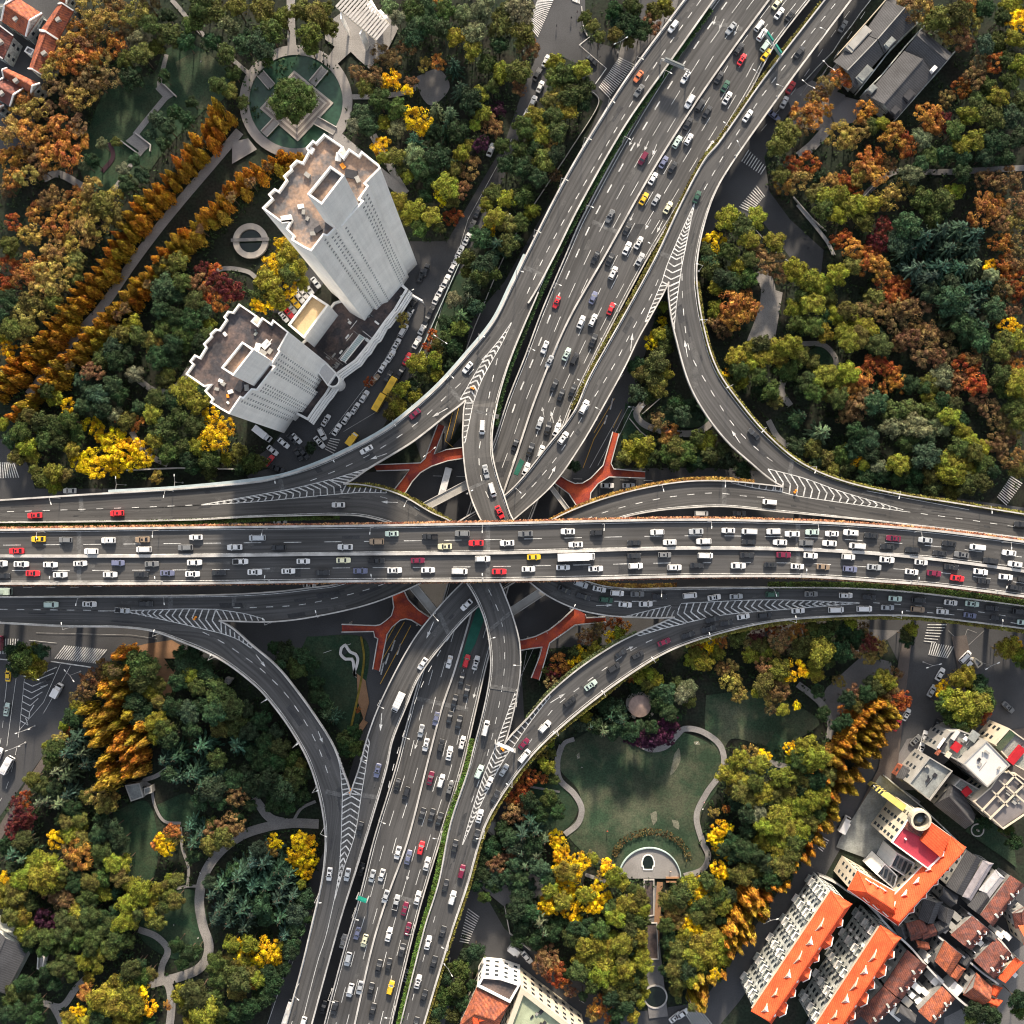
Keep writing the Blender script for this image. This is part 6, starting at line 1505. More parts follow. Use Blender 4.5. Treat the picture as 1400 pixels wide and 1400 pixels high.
# ------------------------------------------------------------------ trees
def leaf_mat(name, trans=0.25):
    m=bpy.data.materials.new(name); m.use_nodes=True; nt=m.node_tree; N=nt.nodes; L=nt.links
    b=N["Principled BSDF"]; b.inputs["Roughness"].default_value=0.75; b.inputs["Specular IOR Level"].default_value=0.15
    oi=N.new("ShaderNodeObjectInfo"); geo=N.new("ShaderNodeNewGeometry"); tc=N.new("ShaderNodeTexCoord")
    hs=N.new("ShaderNodeHueSaturation")
    # each leaf spray differs in tone and a little in hue; broad patches of younger or turning leaves
    mr=N.new("ShaderNodeMapRange"); mr.inputs[3].default_value=0.35; mr.inputs[4].default_value=1.65; L.new(geo.outputs["Random Per Island"],mr.inputs[0])  # random tone, spread wide so the colour also paints in lit tips
    nz=N.new("ShaderNodeTexNoise"); nz.inputs["Scale"].default_value=0.45; nz.inputs["Detail"].default_value=3; L.new(geo.outputs["Position"],nz.inputs["Vector"])
    mn=N.new("ShaderNodeMapRange"); mn.inputs[1].default_value=0.3; mn.inputs[2].default_value=0.7; mn.inputs[3].default_value=0.475; mn.inputs[4].default_value=0.53; L.new(nz.outputs[0],mn.inputs[0])
    mv=N.new("ShaderNodeMapRange"); mv.inputs[1].default_value=0.3; mv.inputs[2].default_value=0.7; mv.inputs[3].default_value=0.6; mv.inputs[4].default_value=1.35; L.new(nz.outputs[0],mv.inputs[0])
    mm=N.new("ShaderNodeMath"); mm.operation='MULTIPLY'; L.new(mr.outputs[0],mm.inputs[0]); L.new(mv.outputs[0],mm.inputs[1])
    L.new(mn.outputs[0],hs.inputs["Hue"]); L.new(mm.outputs[0],hs.inputs["Value"]); L.new(oi.outputs["Color"],hs.inputs["Color"])
    L.new(hs.outputs[0],b.inputs["Base Color"])
    tr=N.new("ShaderNodeBsdfTranslucent"); L.new(hs.outputs[0],tr.inputs[0])
    mx=N.new("ShaderNodeMixShader"); mx.inputs[0].default_value=trans
    L.new(b.outputs[0],mx.inputs[1]); L.new(tr.outputs[0],mx.inputs[2]); L.new(mx.outputs[0],N["Material Output"].inputs[0])
    return m
M_LEAF=leaf_mat("leaves")
M_BARK=mat("bark",(0.09,0.065,0.045),0.9,0.3,1.0)
RT=random.Random(11)

def spray(mb, c, nrm, s, rnd, el=1.6):
    """one leaf spray: an elongated tilted quad"""
    n=Vector(nrm)+Vector((rnd.uniform(-1,1),rnd.uniform(-1,1),rnd.uniform(-1,1)))*0.75
    if n.length<1e-3: n=Vector((0,0,1))
    n.normalize()
    t=n.cross(Vector((rnd.uniform(-1,1),rnd.uniform(-1,1),rnd.uniform(-1,1))))
    if t.length<1e-3: return
    t.normalize(); b=n.cross(t); t*=s*el*0.5; b*=s*0.5
    c=Vector(c)
    mb.quad(c-t,c-b*rnd.uniform(0.7,1.1),c+t,c+b*rnd.uniform(0.7,1.1))

def lump(mb, c, r, n, s, rnd, flat=0.8, core=True):
    """a foliage clump: rough core and sprays over its upper side"""
    if core:
        bm=bmesh.new(); bmesh.ops.create_icosphere(bm,subdivisions=1,radius=r*0.8)
        i=len(mb.v)
        for v in bm.verts:
            k=1+rnd.uniform(-0.2,0.2); mb.v.append((c[0]+v.co.x*k,c[1]+v.co.y*k,c[2]+v.co.z*k*flat))
        for f in bm.faces: mb.f.append(tuple(i+v.index for v in f.verts)); mb.m.append(0); mb.uv.append([(0,0)]*3)
        bm.free()
    for _ in range(n):
        z=rnd.uniform(-0.35,1); a=rnd.uniform(0,2*math.pi); q=math.sqrt(max(0,1-z*z))
        d=Vector((q*math.cos(a),q*math.sin(a),z))
        k=r*rnd.uniform(0.78,1.12)
        spray(mb,(c[0]+d.x*k,c[1]+d.y*k,c[2]+d.z*k*flat),d,s*rnd.uniform(0.6,1.3),rnd)

def crown_broad(seed, lumps=17, per=130, s=0.08, spread=0.72, rag=0.0):
    """unit broadleaf crown, radius 1, centred on z=0"""
    rnd=random.Random(seed); mb=MB()
    lump(mb,(0,0,-0.1),0.62,60,s,rnd,0.7)
    for i in range(lumps):
        a=i*2.399+rnd.uniform(-0.4,0.4); q=spread*math.sqrt((i+0.5)/lumps)*rnd.uniform(0.85,1.12)
        r=rnd.uniform(0.2,0.36)*(1.15-q*0.35)
        z=0.42*(1-(q/0.95)**2)+rnd.uniform(-0.1,0.12)
        lump(mb,(q*math.cos(a),q*math.sin(a),z),r,int(per*(r/0.3)**1.6),s,rnd,0.85)
    return mb.mesh("crown_leaves",[M_LEAF])

def crown_fine(seed):
    """airy crown of an autumn plane tree: many small sprays, visible gaps"""
    rnd=random.Random(seed); mb=MB()
    for i in range(34):
        a=rnd.uniform(0,6.283); q=0.86*math.sqrt(rnd.random()); r=rnd.uniform(0.12,0.24)
        z=0.45*(1-q*q)+rnd.uniform(-0.16,0.16)
        lump(mb,(q*math.cos(a),q*math.sin(a),z),r,60,0.064,rnd,0.9,core=(i%2==0))
    return mb.mesh("crown_leaves",[M_LEAF])

def crown_redwood(seed):
    """tall narrow cone with drooping whorls; radius 1 at the base, height 1 in z (scaled later)"""
    rnd=random.Random(seed); mb=MB()
    n=7; i0=len(mb.v)
    for k in range(n): a=6.283*k/n; mb.v.append((0.62*math.cos(a),0.62*math.sin(a),0.0))
    mb.v.append((0,0,0.85))
    for k in range(n): mb.f.append((i0+k,i0+(k+1)%n,i0+n)); mb.m.append(0); mb.uv.append([(0,0)]*3)
    for i in range(900):
        z=rnd.random()**1.15; a=rnd.uniform(0,6.283); R=(1-z**1.6)**0.8*rnd.uniform(0.55,1.1)*(1+0.2*math.sin(z*30+a*2))
        R*=1+0.15*math.sin(a*4+seed)
        spray(mb,(R*math.cos(a),R*math.sin(a),z-0.01),(math.cos(a)*0.7,math.sin(a)*0.7,0.6),0.17*(1.1-z*0.5),rnd,1.7)
    me=mb.mesh("crown_leaves",[M_LEAF])
    return me

def crown_cedar(seed):
    """cedar: tiers of separate radiating boughs"""
    rnd=random.Random(seed); mb=MB()
    for t in range(6):
        z=t/6.0; L=(1-z)**0.8
        nb=int(9-t*0.8)
        for b in range(nb):
            a=6.283*(b+rnd.uniform(-0.25,0.25))/nb+t*0.5; l=L*rnd.uniform(0.75,1.08)
            m=int(34*l)+8
            for j in range(m):
                q=(j/m)**0.8*l; w=0.13*l*(1-(j/m)*0.6)
                x=rnd.uniform(-w,w)
                zz=z*0.95+0.12-q*0.16+rnd.uniform(-0.02,0.02)
                px=q*math.cos(a)-x*math.sin(a); py=q*math.sin(a)+x*math.cos(a)
                n=Vector((math.cos(a)*0.3,math.sin(a)*0.3,1))
                # sprays point outwards
                n=(n+Vector((rnd.uniform(-.4,.4),rnd.uniform(-.4,.4),0))).normalized()
                d=Vector((math.cos(a+x*3),math.sin(a+x*3),-0.15)).normalized(); sd=n.cross(d).normalized()
                s=0.075*rnd.uniform(0.7,1.3); c=Vector((px,py,zz))
                mb.quad(c-d*s*1.2,c-sd*s*0.5,c+d*s*1.4,c+sd*s*0.5)
    n=6; i0=len(mb.v)
    for k in range(n): a=6.283*k/n; mb.v.append((0.35*math.cos(a),0.35*math.sin(a),-0.02))
    mb.v.append((0,0,0.9))
    for k in range(n): mb.f.append((i0+k,i0+(k+1)%n,i0+n)); mb.m.append(0); mb.uv.append([(0,0)]*3)
    return mb.mesh("crown_leaves",[M_LEAF])

def trunk_mesh(seed, limbs=6):
    """tapered trunk with limbs; trunk height 1, radius 0.06 at the foot"""
    rnd=random.Random(seed); mb=MB()
    mb.cyl(0,0,0,1.0,0.055,0.03,7,cap=True)
    for i in range(limbs):
        a=i*2.4+rnd.uniform(-.3,.3); z=rnd.uniform(0.6,0.98)
        mb.bar((0,0,z-0.03),(0.42*math.cos(a),0.42*math.sin(a),z+rnd.uniform(0.18,0.4)),0.03)
    return mb.mesh("trunk_wood",[M_BARK])

CROWNS={'broad':[crown_broad(i,lumps=12+3*(i%4),spread=0.66+0.03*(i%4)) for i in range(8)],'fine':[crown_fine(20+i) for i in range(7)],
        'redwood':[crown_redwood(30+i) for i in range(4)],'cedar':[crown_cedar(40+i) for i in range(4)]}
CROWNS['dense']=[crown_broad(99,lumps=60,per=110,s=0.055,spread=0.9)]
TRUNKS=[trunk_mesh(i) for i in range(3)]

# code: (shape, name, category, colour, colour words, height/crown radius)
PAL={
 'G':('broad','broadleaf_tree',(0.060,0.082,0.024),'mid green round-crowned tree'),
 'L':('broad','camphor_tree',(0.185,0.185,0.025),'yellow-green clumpy tree'),
 'D':('broad','evergreen_tree',(0.028,0.052,0.022),'dark green dense tree'),
 'T':('broad','shade_tree',(0.044,0.078,0.040),'bluish green broad tree'),
 'W':('broad','willow_tree',(0.150,0.175,0.095),'pale grey-green tree'),
 'V':('broad','shade_tree',(0.108,0.110,0.028),'olive green tree'),
 'O':('fine','plane_tree',(0.375,0.165,0.042),'orange-leaved autumn tree'),
 'R':('fine','maple_tree',(0.290,0.080,0.024),'red-orange autumn tree'),
 'N':('fine','plane_tree',(0.200,0.122,0.055),'brown-leaved autumn tree'),
 'Q':('fine','plane_tree',(0.285,0.205,0.058),'golden-brown autumn tree'),
 'K':('fine','maple_tree',(0.105,0.022,0.024),'dark red small tree'),
 'P':('fine','plum_tree',(0.055,0.018,0.040),'purple-leaved low tree'),
 'Y':('fine','ginkgo_tree',(0.690,0.450,0.014),'bright yellow ginkgo tree'),
 'C':('cedar','cedar_tree',(0.045,0.090,0.060),'blue-green tiered cedar'),
 'c':('cedar','cedar_tree',(0.120,0.165,0.090),'pale green tiered cedar'),
 'M':('redwood','redwood_tree',(0.480,0.225,0.030),'tall narrow orange redwood'),
 'm':('redwood','redwood_tree',(0.380,0.250,0.035),'tall narrow olive-gold redwood'),
 'B':('fine','garden_shrub',(0.070,0.090,0.030),'rounded green shrub'),
}
TREES=[]
def tree(px, py, r, code, h=None, region='', lab=None, grp=None, base=0.0):
    """crown centred where the photo shows it at (px,py); r = crown radius in photo pixels"""
    shape,name,col,words=PAL[code]
    R=r/4.0
    h=h or {'broad':R*1.5+5.0,'fine':R*1.3+4.5,'redwood':20.0,'cedar':R*2.2+5.0}[shape]*RT.uniform(0.85,1.15)
    if code=='B': h=R*1.2+0.5
    if base==0 and near_deck(px,py)<r*1.25+4: h=min(h,9.5); R=min(R,max(1.6,near_deck(px,py)/4*0.95+0.6))
    zc=base+(h*0.78 if shape in('broad','fine') else h*0.75)
    c=P(px,py,zc)
    e=empty(name,(c.x,c.y,base),RT.uniform(0,6.283))
    if shape=='redwood': R*=0.98
    k=RT.uniform(0.78,1.25); dx=[RT.uniform(0.88,1.12) for _ in range(3)]
    colr=tuple(min(0.9,v*k*d) for v,d in zip(col,dx))
    cr=link_mesh("crown",RT.choice(CROWNS[shape]),e,colr)
    if shape in('broad','fine'):
        sz=R*0.95
        cr.location=(0,0,h-sz*0.75); cr.scale=(R*RT.uniform(0.86,1.14),R*RT.uniform(0.86,1.14),sz)
        th=max(0.4,h-sz*0.9)
    elif shape=='redwood':
        cr.location=(0,0,2.0); kk=RT.uniform(0.75,1.2); cr.scale=(R*kk,R*kk,h-2.0); th=h*0.8; e.rotation_euler=(RT.uniform(-.05,.05),RT.uniform(-.05,.05),e.rotation_euler[2])
    else:
        cr.location=(0,0,h*0.14); cr.scale=(R,R,h*0.84); th=h*0.8
    cr.rotation_euler=(0,0,RT.uniform(0,6.283))
    t=link_mesh("trunk",RT.choice(TRUNKS),e); ts=max(2.5,R)
    t.scale=(ts*0.9,ts*0.9,th) if shape in('broad','fine') else (2.2,2.2,th)
    if shape in('redwood',): t.scale=(1.6,1.6,th)
    TREES.append(dict(o=e,px=px,py=py,code=code,words=words,region=region,lab=lab,r=r))
    return e
def near_deck(px,py):
    """signed-ish distance in px to the nearest raised road: 0 inside"""
    best=1e9
    for k,(o,A,B,zf) in ROADS.items():
        for i in range(0,len(A)-1):
            ax,ay=A[i][0],A[i][1]; bx,by=B[i][0],B[i][1]
            mx,my=(ax+bx)/2,(ay+by)/2
            if abs(mx-px)>90 or abs(my-py)>90: continue
            hw=math.hypot(ax-bx,ay-by)/2
            # distance to the cross segment
            dx,dy=bx-ax,by-ay; L2=dx*dx+dy*dy or 1
            t=max(0,min(1,((px-ax)*dx+(py-ay)*dy)/L2))
            d=math.hypot(px-ax-t*dx,py-ay-t*dy)
            if d<best: best=d
    return best
def TREE_SKIP(px,py): return near_deck(px,py)<5.5
# survey of the tree crowns: tile origin, then "x y r code" in quarter pixels
TD={
(0,0):"""480 40 80 Q;620 60 70 N;740 60 80 Q;820 30 60 N;560 140 80 Q;440 170 70 O;480 250 80 N;620 240 70 O;700 160 60 N;560 330 60 Q;380 260 70 Q;340 330 80 O;430 350 70 O;520 300 60 O;470 420 80 N;540 460 70 N;280 380 60 Q;300 470 60 N;440 520 70 Q;620 420 60 N;690 330 50 V;780 300 60 V;760 220 60 W;830 140 60 G;860 260 50 V;720 420 70 D;940 190 70 G;1020 230 60 D;1060 130 60 G;1180 60 80 V;1260 130 80 W;1100 30 70 G;1300 40 70 V;1340 240 70 T;1240 300 60 G;1280 400 50 G;1200 470 60 G;1260 500 50 V;1330 560 40 G;1160 230 50 D;920 90 50 D;900 420 45 D;
130 540 60 O;190 600 70 Q;100 640 80 Q;60 720 70 Q;150 730 70 O;240 740 70 O;330 700 80 O;410 760 80 O;360 850 80 O;280 860 70 O;190 830 60 N;120 860 60 O;60 860 70 O;150 960 60 Q;60 970 60 O;230 930 50 N;430 690 60 N;40 1040 50 N;310 1080 60 N;260 600 50 N;390 560 60 N;
200 1160 60 O;310 1250 70 O;170 1270 70 Q;80 1220 50 R;60 1350 60 V;420 1080 60 O;500 1040 70 Q;470 1140 80 Q;560 1120 80 V;620 1080 60 Q;540 1220 80 Q;460 1260 80 Q;400 1340 70 Q;300 1370 60 Q;260 1100 50 N;640 1190 60 V;350 1150 60 O;
560 790 40 W;510 880 50 D;470 900 40 W;700 1010 50 D;680 930 40 W;780 960 50 D;740 880 35 T;860 650 50 T;920 700 60 D;900 790 50 D;960 620 50 D;1020 650 50 D;830 740 40 T;1050 560 40 D;690 980 40 V;640 780 30 V""",
(350,0):"""40 60 80 V;80 180 80 G;30 250 70 T;60 320 50 G;150 100 60 V;260 60 70 V;330 90 70 V;300 190 70 V;380 60 50 V;400 150 60 V;300 260 60 V;
730 40 50 W;780 100 50 W;860 60 70 G;930 40 60 T;990 10 50 O;1040 60 60 G;1130 80 60 W;1240 60 80 W;1340 130 80 V;1200 180 70 W;1090 210 60 L;1020 170 60 D;950 150 60 D;860 200 60 T;880 120 50 W;1180 280 60 L;1270 350 60 G;1350 400 60 L;1330 250 60 D;1370 60 60 G;
820 260 50 N;700 290 60 N;740 330 50 N;920 350 42 Q;1000 340 50 O;1080 340 55 C;1120 470 60 C;560 390 50 N;640 420 60 N;600 480 50 V;850 450 35 N;740 440 58 Y;825 505 38 Y;680 550 70 G;780 600 70 G;580 630 60 T;620 700 60 T;540 690 50 W;700 680 50 L;780 700 55 W;890 640 80 Y;980 580 50 c;1060 600 45 c;860 750 55 C;960 720 60 D;1040 680 50 C;1100 720 70 D;1180 560 70 D;1240 620 50 L;1220 520 50 L;1290 480 50 G;1320 600 50 P;1280 700 60 N;1200 690 40 L;690 810 50 Y;760 860 60 V;700 870 40 L;860 850 60 W;830 970 42 L;900 930 70 D;1000 860 80 D;1080 940 50 V;1120 840 50 L;1160 800 40 L;1230 780 50 P;1170 920 60 N;1040 1020 70 L;1010 1080 50 Y;1080 1100 50 V;1130 1040 50 N;1080 1190 52 R;960 990 60 D;780 1110 60 L;860 1150 70 L;960 1190 70 L;900 1240 60 G;1000 1250 40 G;800 930 40 G;920 1080 50 D;
1370 900 70 D;1350 800 50 G;1300 1060 60 G;1370 1090 60 L;1260 1120 50 L;1300 1200 60 L;1370 1220 60 V;1280 1250 40 Y;1230 1300 60 T;1320 1330 70 C;1380 1340 60 G;
145 1340 50 Y;190 1370 60 L""",
(700,0):"""400 100 40 V;440 150 45 V;480 210 40 V;560 60 60 D;580 120 50 T;660 40 60 G;640 130 70 D;720 160 60 D;780 60 70 V;830 20 50 L;560 200 50 V;640 230 40 V;760 130 60 N;700 180 50 D;850 60 50 V;
240 350 60 L;300 420 80 G;380 390 60 L;230 430 60 V;250 520 60 Q;330 520 70 G;400 480 60 G;380 560 60 D;300 610 60 L;200 560 50 V;220 640 60 G;120 640 60 L;60 700 70 G;150 730 70 L;250 720 60 G;210 780 60 Q;120 820 70 D;40 820 60 G;60 920 70 D;170 880 70 V;240 850 50 D;230 960 40 N;140 980 60 D;50 1080 70 G;100 1150 60 L;40 1220 50 G;20 1320 40 D;40 60 80 W;60 180 80 V;90 260 60 N;30 400 70 V;50 480 50 N;
1180 1200 70 L;1260 1240 60 G;1340 1200 60 L;1300 1310 60 L;1110 1330 70 Y;1180 1380 60 G;1320 1380 70 N;1060 1370 40 G""",
(1050,0):"""760 60 70 N;850 40 80 Q;930 110 90 V;1040 70 80 V;1010 180 70 Q;1110 120 70 Q;1090 30 60 O;1060 200 70 N;1180 50 60 D;1280 100 60 G;1370 120 70 Y;1340 220 60 L;1250 230 60 G;1330 40 60 L;1180 250 60 T;1240 350 60 R;1170 360 60 N;1310 330 60 G;1120 430 60 N;1380 360 60 L;1060 480 60 R;1320 450 60 G;1200 470 60 G;1260 540 60 L;1150 570 60 G;1380 560 60 G;980 540 50 N;1220 640 80 G;1100 640 70 L;1320 640 70 T;1370 760 60 D;880 640 80 O;960 670 50 K;900 700 60 O;1020 720 60 G;1130 770 60 L;1060 800 60 L;1240 780 70 D;840 760 60 W;690 740 80 O;770 790 70 R;560 690 50 G;620 680 40 L;530 610 72 O;520 700 60 Q;400 740 70 Q;460 760 60 Q;400 430 55 O;330 470 60 N;300 590 60 O;220 620 80 O;180 680 70 N;100 720 80 V;60 800 70 V;240 540 40 Q;270 510 50 N;
230 890 60 R;160 970 80 Q;100 1000 60 O;60 960 50 V;130 900 50 R;270 960 50 D;340 1000 60 Q;260 1060 60 V;320 1080 60 L;390 1070 60 L;420 1000 60 R;470 1050 50 R;570 860 70 O;520 920 60 O;600 950 60 O;480 960 60 Q;660 900 50 N;780 960 60 W;740 1040 60 Q;660 1080 80 Q;560 1120 60 L;500 1130 60 L;440 1130 60 L;370 1180 60 L;300 1150 60 G;520 1210 60 V;620 1230 60 K;600 1330 60 K;400 1310 60 R;460 1360 60 O;560 1380 60 R;850 1100 80 G;960 1100 70 G;900 1180 70 G;1020 1050 60 L;880 860 60 G;960 850 60 D;830 900 50 T;1060 860 60 D;1180 860 60 T;1290 860 60 D;1060 950 60 D;1190 980 60 N;1310 980 80 N;1180 1140 90 O;1240 1110 60 O;1270 1200 60 N;1370 1120 70 N;1370 1220 60 Q;1280 1340 70 O;1370 1340 60 N;760 1240 80 T;860 1290 80 C;960 1250 80 C;1060 1240 80 C;1150 1270 70 C;1000 1350 70 C;1130 1350 70 C;720 1330 70 T;780 1360 60 C;40 1320 60 L""",
(0,350):"""60 40 60 R;120 120 60 O;180 60 80 O;260 80 80 Q;350 60 70 Q;420 30 60 V;300 170 80 Q;400 120 50 V;220 180 70 Q;180 250 70 V;120 330 70 Q;60 400 60 V;100 430 60 Q;220 300 60 Q;50 240 60 D;30 150 60 R;20 330 50 D;160 400 50 V;300 260 60 V;30 490 60 Y;10 440 50 L;
900 170 70 T;960 220 70 D;1000 150 60 G;1070 250 60 G;1110 300 60 T;1050 350 60 D;960 330 60 D;900 400 60 G;1000 430 60 G;950 480 60 D;1140 370 45 L;880 300 60 D;1150 210 60 R;1090 160 60 N;1200 150 60 K;1260 170 70 K;1210 240 60 R;1300 200 50 K;1180 100 50 R;1110 80 50 K;900 60 60 V;980 30 60 V;
720 380 60 L;660 430 60 V;760 440 60 G;820 470 50 V;620 500 60 T;560 560 60 G;640 580 60 D;700 540 50 D;500 640 60 N;450 680 50 T;740 650 50 W;850 500 50 Q;620 700 60 T;540 760 60 T;480 740 50 D;660 770 60 D;460 820 60 T;560 830 60 D;640 870 50 W;760 830 50 T;870 560 60 D;960 560 50 D;1100 480 60 D;1020 490 50 G;1140 430 50 G;
920 640 50 V;1010 740 75 L;900 680 50 G;860 780 60 G;950 790 70 D;1080 810 70 L;1150 880 55 Y;1100 750 50 D;840 870 60 L;900 950 80 G;850 1000 60 L;980 880 70 G;1060 930 60 G;1160 1020 90 Y;1220 940 60 Y;1090 1040 60 L;1020 1040 60 G;920 1080 60 G;1150 1110 60 G;1240 1110 50 L;1310 1080 60 V;1370 1130 60 G;1330 1160 50 D;1040 1120 60 D;
300 780 50 L;370 820 45 Y;260 740 50 G;160 880 60 V;230 900 70 G;120 960 60 G;230 940 40 L;310 930 60 G;380 900 60 G;420 980 60 G;330 1010 60 G;250 1010 60 G;150 1040 60 L;100 1090 60 V;180 1100 50 L;400 1060 50 L;60 1010 50 T;20 920 40 L;
500 920 45 Y;540 940 40 Y;620 1010 70 Y;560 990 40 Y;680 1060 70 Y;770 1060 60 Y;790 1110 55 Y;610 1110 70 Y;500 1130 70 Y;430 1120 50 Y;540 1160 60 Y;640 1160 50 Y;730 1120 50 Y;700 900 60 V;750 920 45 O;660 880 35 O;
300 1190 60 L;230 1220 50 V;300 1250 50 L;360 1200 40 V;860 1210 35 Q;200 1170 40 V;1150 1180 50 G;1060 1150 50 D""",
(350,350):"""150 60 80 L;60 130 70 L;160 160 70 Y;100 220 70 L;190 100 60 G;50 260 60 Y;130 250 60 L;30 200 60 G;230 70 60 L;260 150 40 L;90 60 60 Y;10 270 40 Y;
1150 20 60 G;1240 60 70 D;1290 20 50 T;1180 170 60 T;1160 220 50 c;1080 240 50 W;1120 320 60 c;1200 280 50 T;1110 400 50 V;1230 110 60 G;1150 90 40 V;1040 370 50 D;1300 100 40 G;
965 435 34 R;935 500 30 R;990 480 30 V;1005 520 28 Q;880 590 60 L;980 570 50 L;920 640 50 G;980 650 55 L;800 730 50 L;870 770 50 L;780 830 60 L;900 800 40 L;730 860 40 V;760 780 40 Q;850 710 40 D;1040 440 40 G;1080 500 50 D;1060 600 40 D;
620 690 30 R;800 350 40 Q;300 1050 40 D;20 1130 50 V;170 1190 50 D""",
(700,350):"""1080 60 70 G;1150 120 60 D;1240 60 60 L;1290 120 60 G;1120 170 50 L;1080 30 60 T;1200 150 60 D;1370 40 60 N;1300 20 50 G;1200 250 70 O;1280 240 60 O;1310 290 55 O;1190 320 60 O;1140 360 60 N;1110 290 50 L;1230 350 60 O;1160 410 50 N;
830 280 30 L;820 360 30 Y;800 430 45 L;850 420 40 G;770 470 50 Y;830 490 60 G;800 580 70 G;760 660 70 V;820 640 60 L;700 650 50 V;780 680 40 L;680 760 60 D;740 760 60 G;800 720 60 V;680 600 50 D;
900 810 60 D;980 820 60 D;930 880 60 T;870 840 50 D;1020 870 50 D;800 910 60 N;870 960 50 O;850 1000 40 Q;650 1060 60 L;720 1040 60 L;620 1100 50 V;700 1110 60 L;760 1100 50 G;680 1000 40 G;900 1040 60 V;860 1090 60 G;960 1080 60 G;1060 1020 60 L;1080 1090 60 G;1000 1130 60 D;1150 1060 60 G;1180 1120 60 D;1250 1110 50 G;1260 1170 50 D;900 1130 50 G;1010 990 50 G;
1220 550 60 L;1300 510 60 L;1370 480 60 G;1240 620 60 G;1320 590 60 L;1180 650 45 Y;1250 680 60 L;1350 660 60 G;1370 560 60 L;1200 690 50 G;1370 740 60 D;340 1150 50 D;1100 750 40 D;1200 740 40 D""",
(1050,350):"""60 100 50 N;40 30 60 N;40 500 60 L;120 490 70 L;60 570 60 L;30 540 50 Y;180 540 60 V;240 580 50 V;90 630 60 G;130 610 50 G;20 740 60 G;40 800 50 V;
150 80 70 L;220 130 70 L;280 160 70 L;200 220 60 G;140 290 60 L;240 270 70 L;170 370 60 G;250 390 70 G;300 420 60 L;330 240 60 V;370 320 60 L;430 300 60 V;410 420 60 L;440 470 60 L;480 370 55 L;540 400 60 L;560 470 60 G;620 490 60 G;490 440 60 V;330 330 60 D;600 420 40 D;
380 110 70 L;450 60 60 V;520 40 70 O;590 40 60 O;620 100 60 O;660 160 70 R;730 180 60 R;700 230 60 R;580 240 70 V;540 300 60 N;640 310 60 N;750 290 70 N;830 270 60 N;700 360 60 N;800 380 60 N;780 460 70 N;880 430 70 N;960 480 70 N;850 530 70 N;720 480 50 N;920 550 60 N;1000 560 60 N;1080 600 70 R;1120 560 60 N;1130 690 70 R;1060 680 60 N;950 660 70 W;1000 740 60 N;880 700 60 V;1160 760 60 N;1210 830 60 N;
820 60 80 C;900 110 80 C;960 50 80 C;1060 60 70 C;1000 160 60 T;880 200 60 T;1100 170 60 C;1010 240 90 T;1110 300 80 C;1180 230 60 C;1200 160 60 C;1230 290 70 T;1060 380 80 T;1180 380 70 C;1160 460 70 T;1090 440 60 D;1210 110 50 W;1220 60 38 Y;1140 40 60 c;1290 330 40 c;
1300 60 60 O;1350 40 60 N;1300 180 70 N;1370 200 60 R;1340 110 60 R;1330 290 50 N;1320 400 60 Y;1300 460 60 V;1350 460 60 L;1260 520 60 V;1380 520 50 N;1290 560 60 N;1360 620 50 O;1280 660 70 G;1360 690 70 L;1290 730 60 G;1360 760 60 L;1340 830 60 G;1260 900 60 N;1370 900 60 V;1330 960 50 Q;
580 610 60 R;640 610 50 R;680 650 60 O;720 700 60 O;650 700 50 O;590 800 75 T;510 670 60 O;440 640 60 L;380 690 60 L;320 650 60 L;260 680 60 L;210 690 60 G;250 750 60 G;320 750 60 V;380 780 60 G;430 740 60 O;480 820 70 N;530 760 50 N;420 850 60 N;180 750 50 D;500 720 50 O;
700 860 80 G;780 840 60 G;680 940 70 W;800 930 80 W;760 1000 70 G;860 980 60 T;930 920 70 W;900 840 60 G;990 880 60 L;1010 820 60 G;950 790 50 D;1060 960 60 L;1100 1010 50 L;1040 1050 60 G;1120 1080 60 V;1170 1050 50 L;870 770 45 L;850 720 60 D;770 700 60 D;1050 900 50 D;
190 870 50 C;150 900 40 D;310 960 70 c;470 960 60 D;560 1000 60 T;480 1050 70 D;560 1090 60 D;600 1150 50 W;
240 1060 60 V;160 1040 60 D;320 1110 60 V;400 1090 60 G;480 1100 60 Y;450 1060 50 L;430 1150 60 G;350 1170 50 V;260 1130 50 D;520 1140 40 L;
700 1140 70 L;760 1150 50 V;860 1090 80 T;940 1120 60 L;1010 1120 65 L;1070 1140 60 L;1020 1200 70 L;960 1190 60 L;1120 1190 60 L;1180 1140 60 G;1080 1250 60 G;1170 1240 60 G;880 1200 60 V;800 1200 60 D;700 1220 50 D;620 1200 50 D;540 1200 60 D;900 1270 60 G;780 1280 50 D;1000 1290 50 V;1220 1180 50 D;
1280 1050 60 N;1240 1020 50 N;1330 1130 50 N;1380 1090 50 Q;1300 1000 50 N;1370 1170 50 V""",
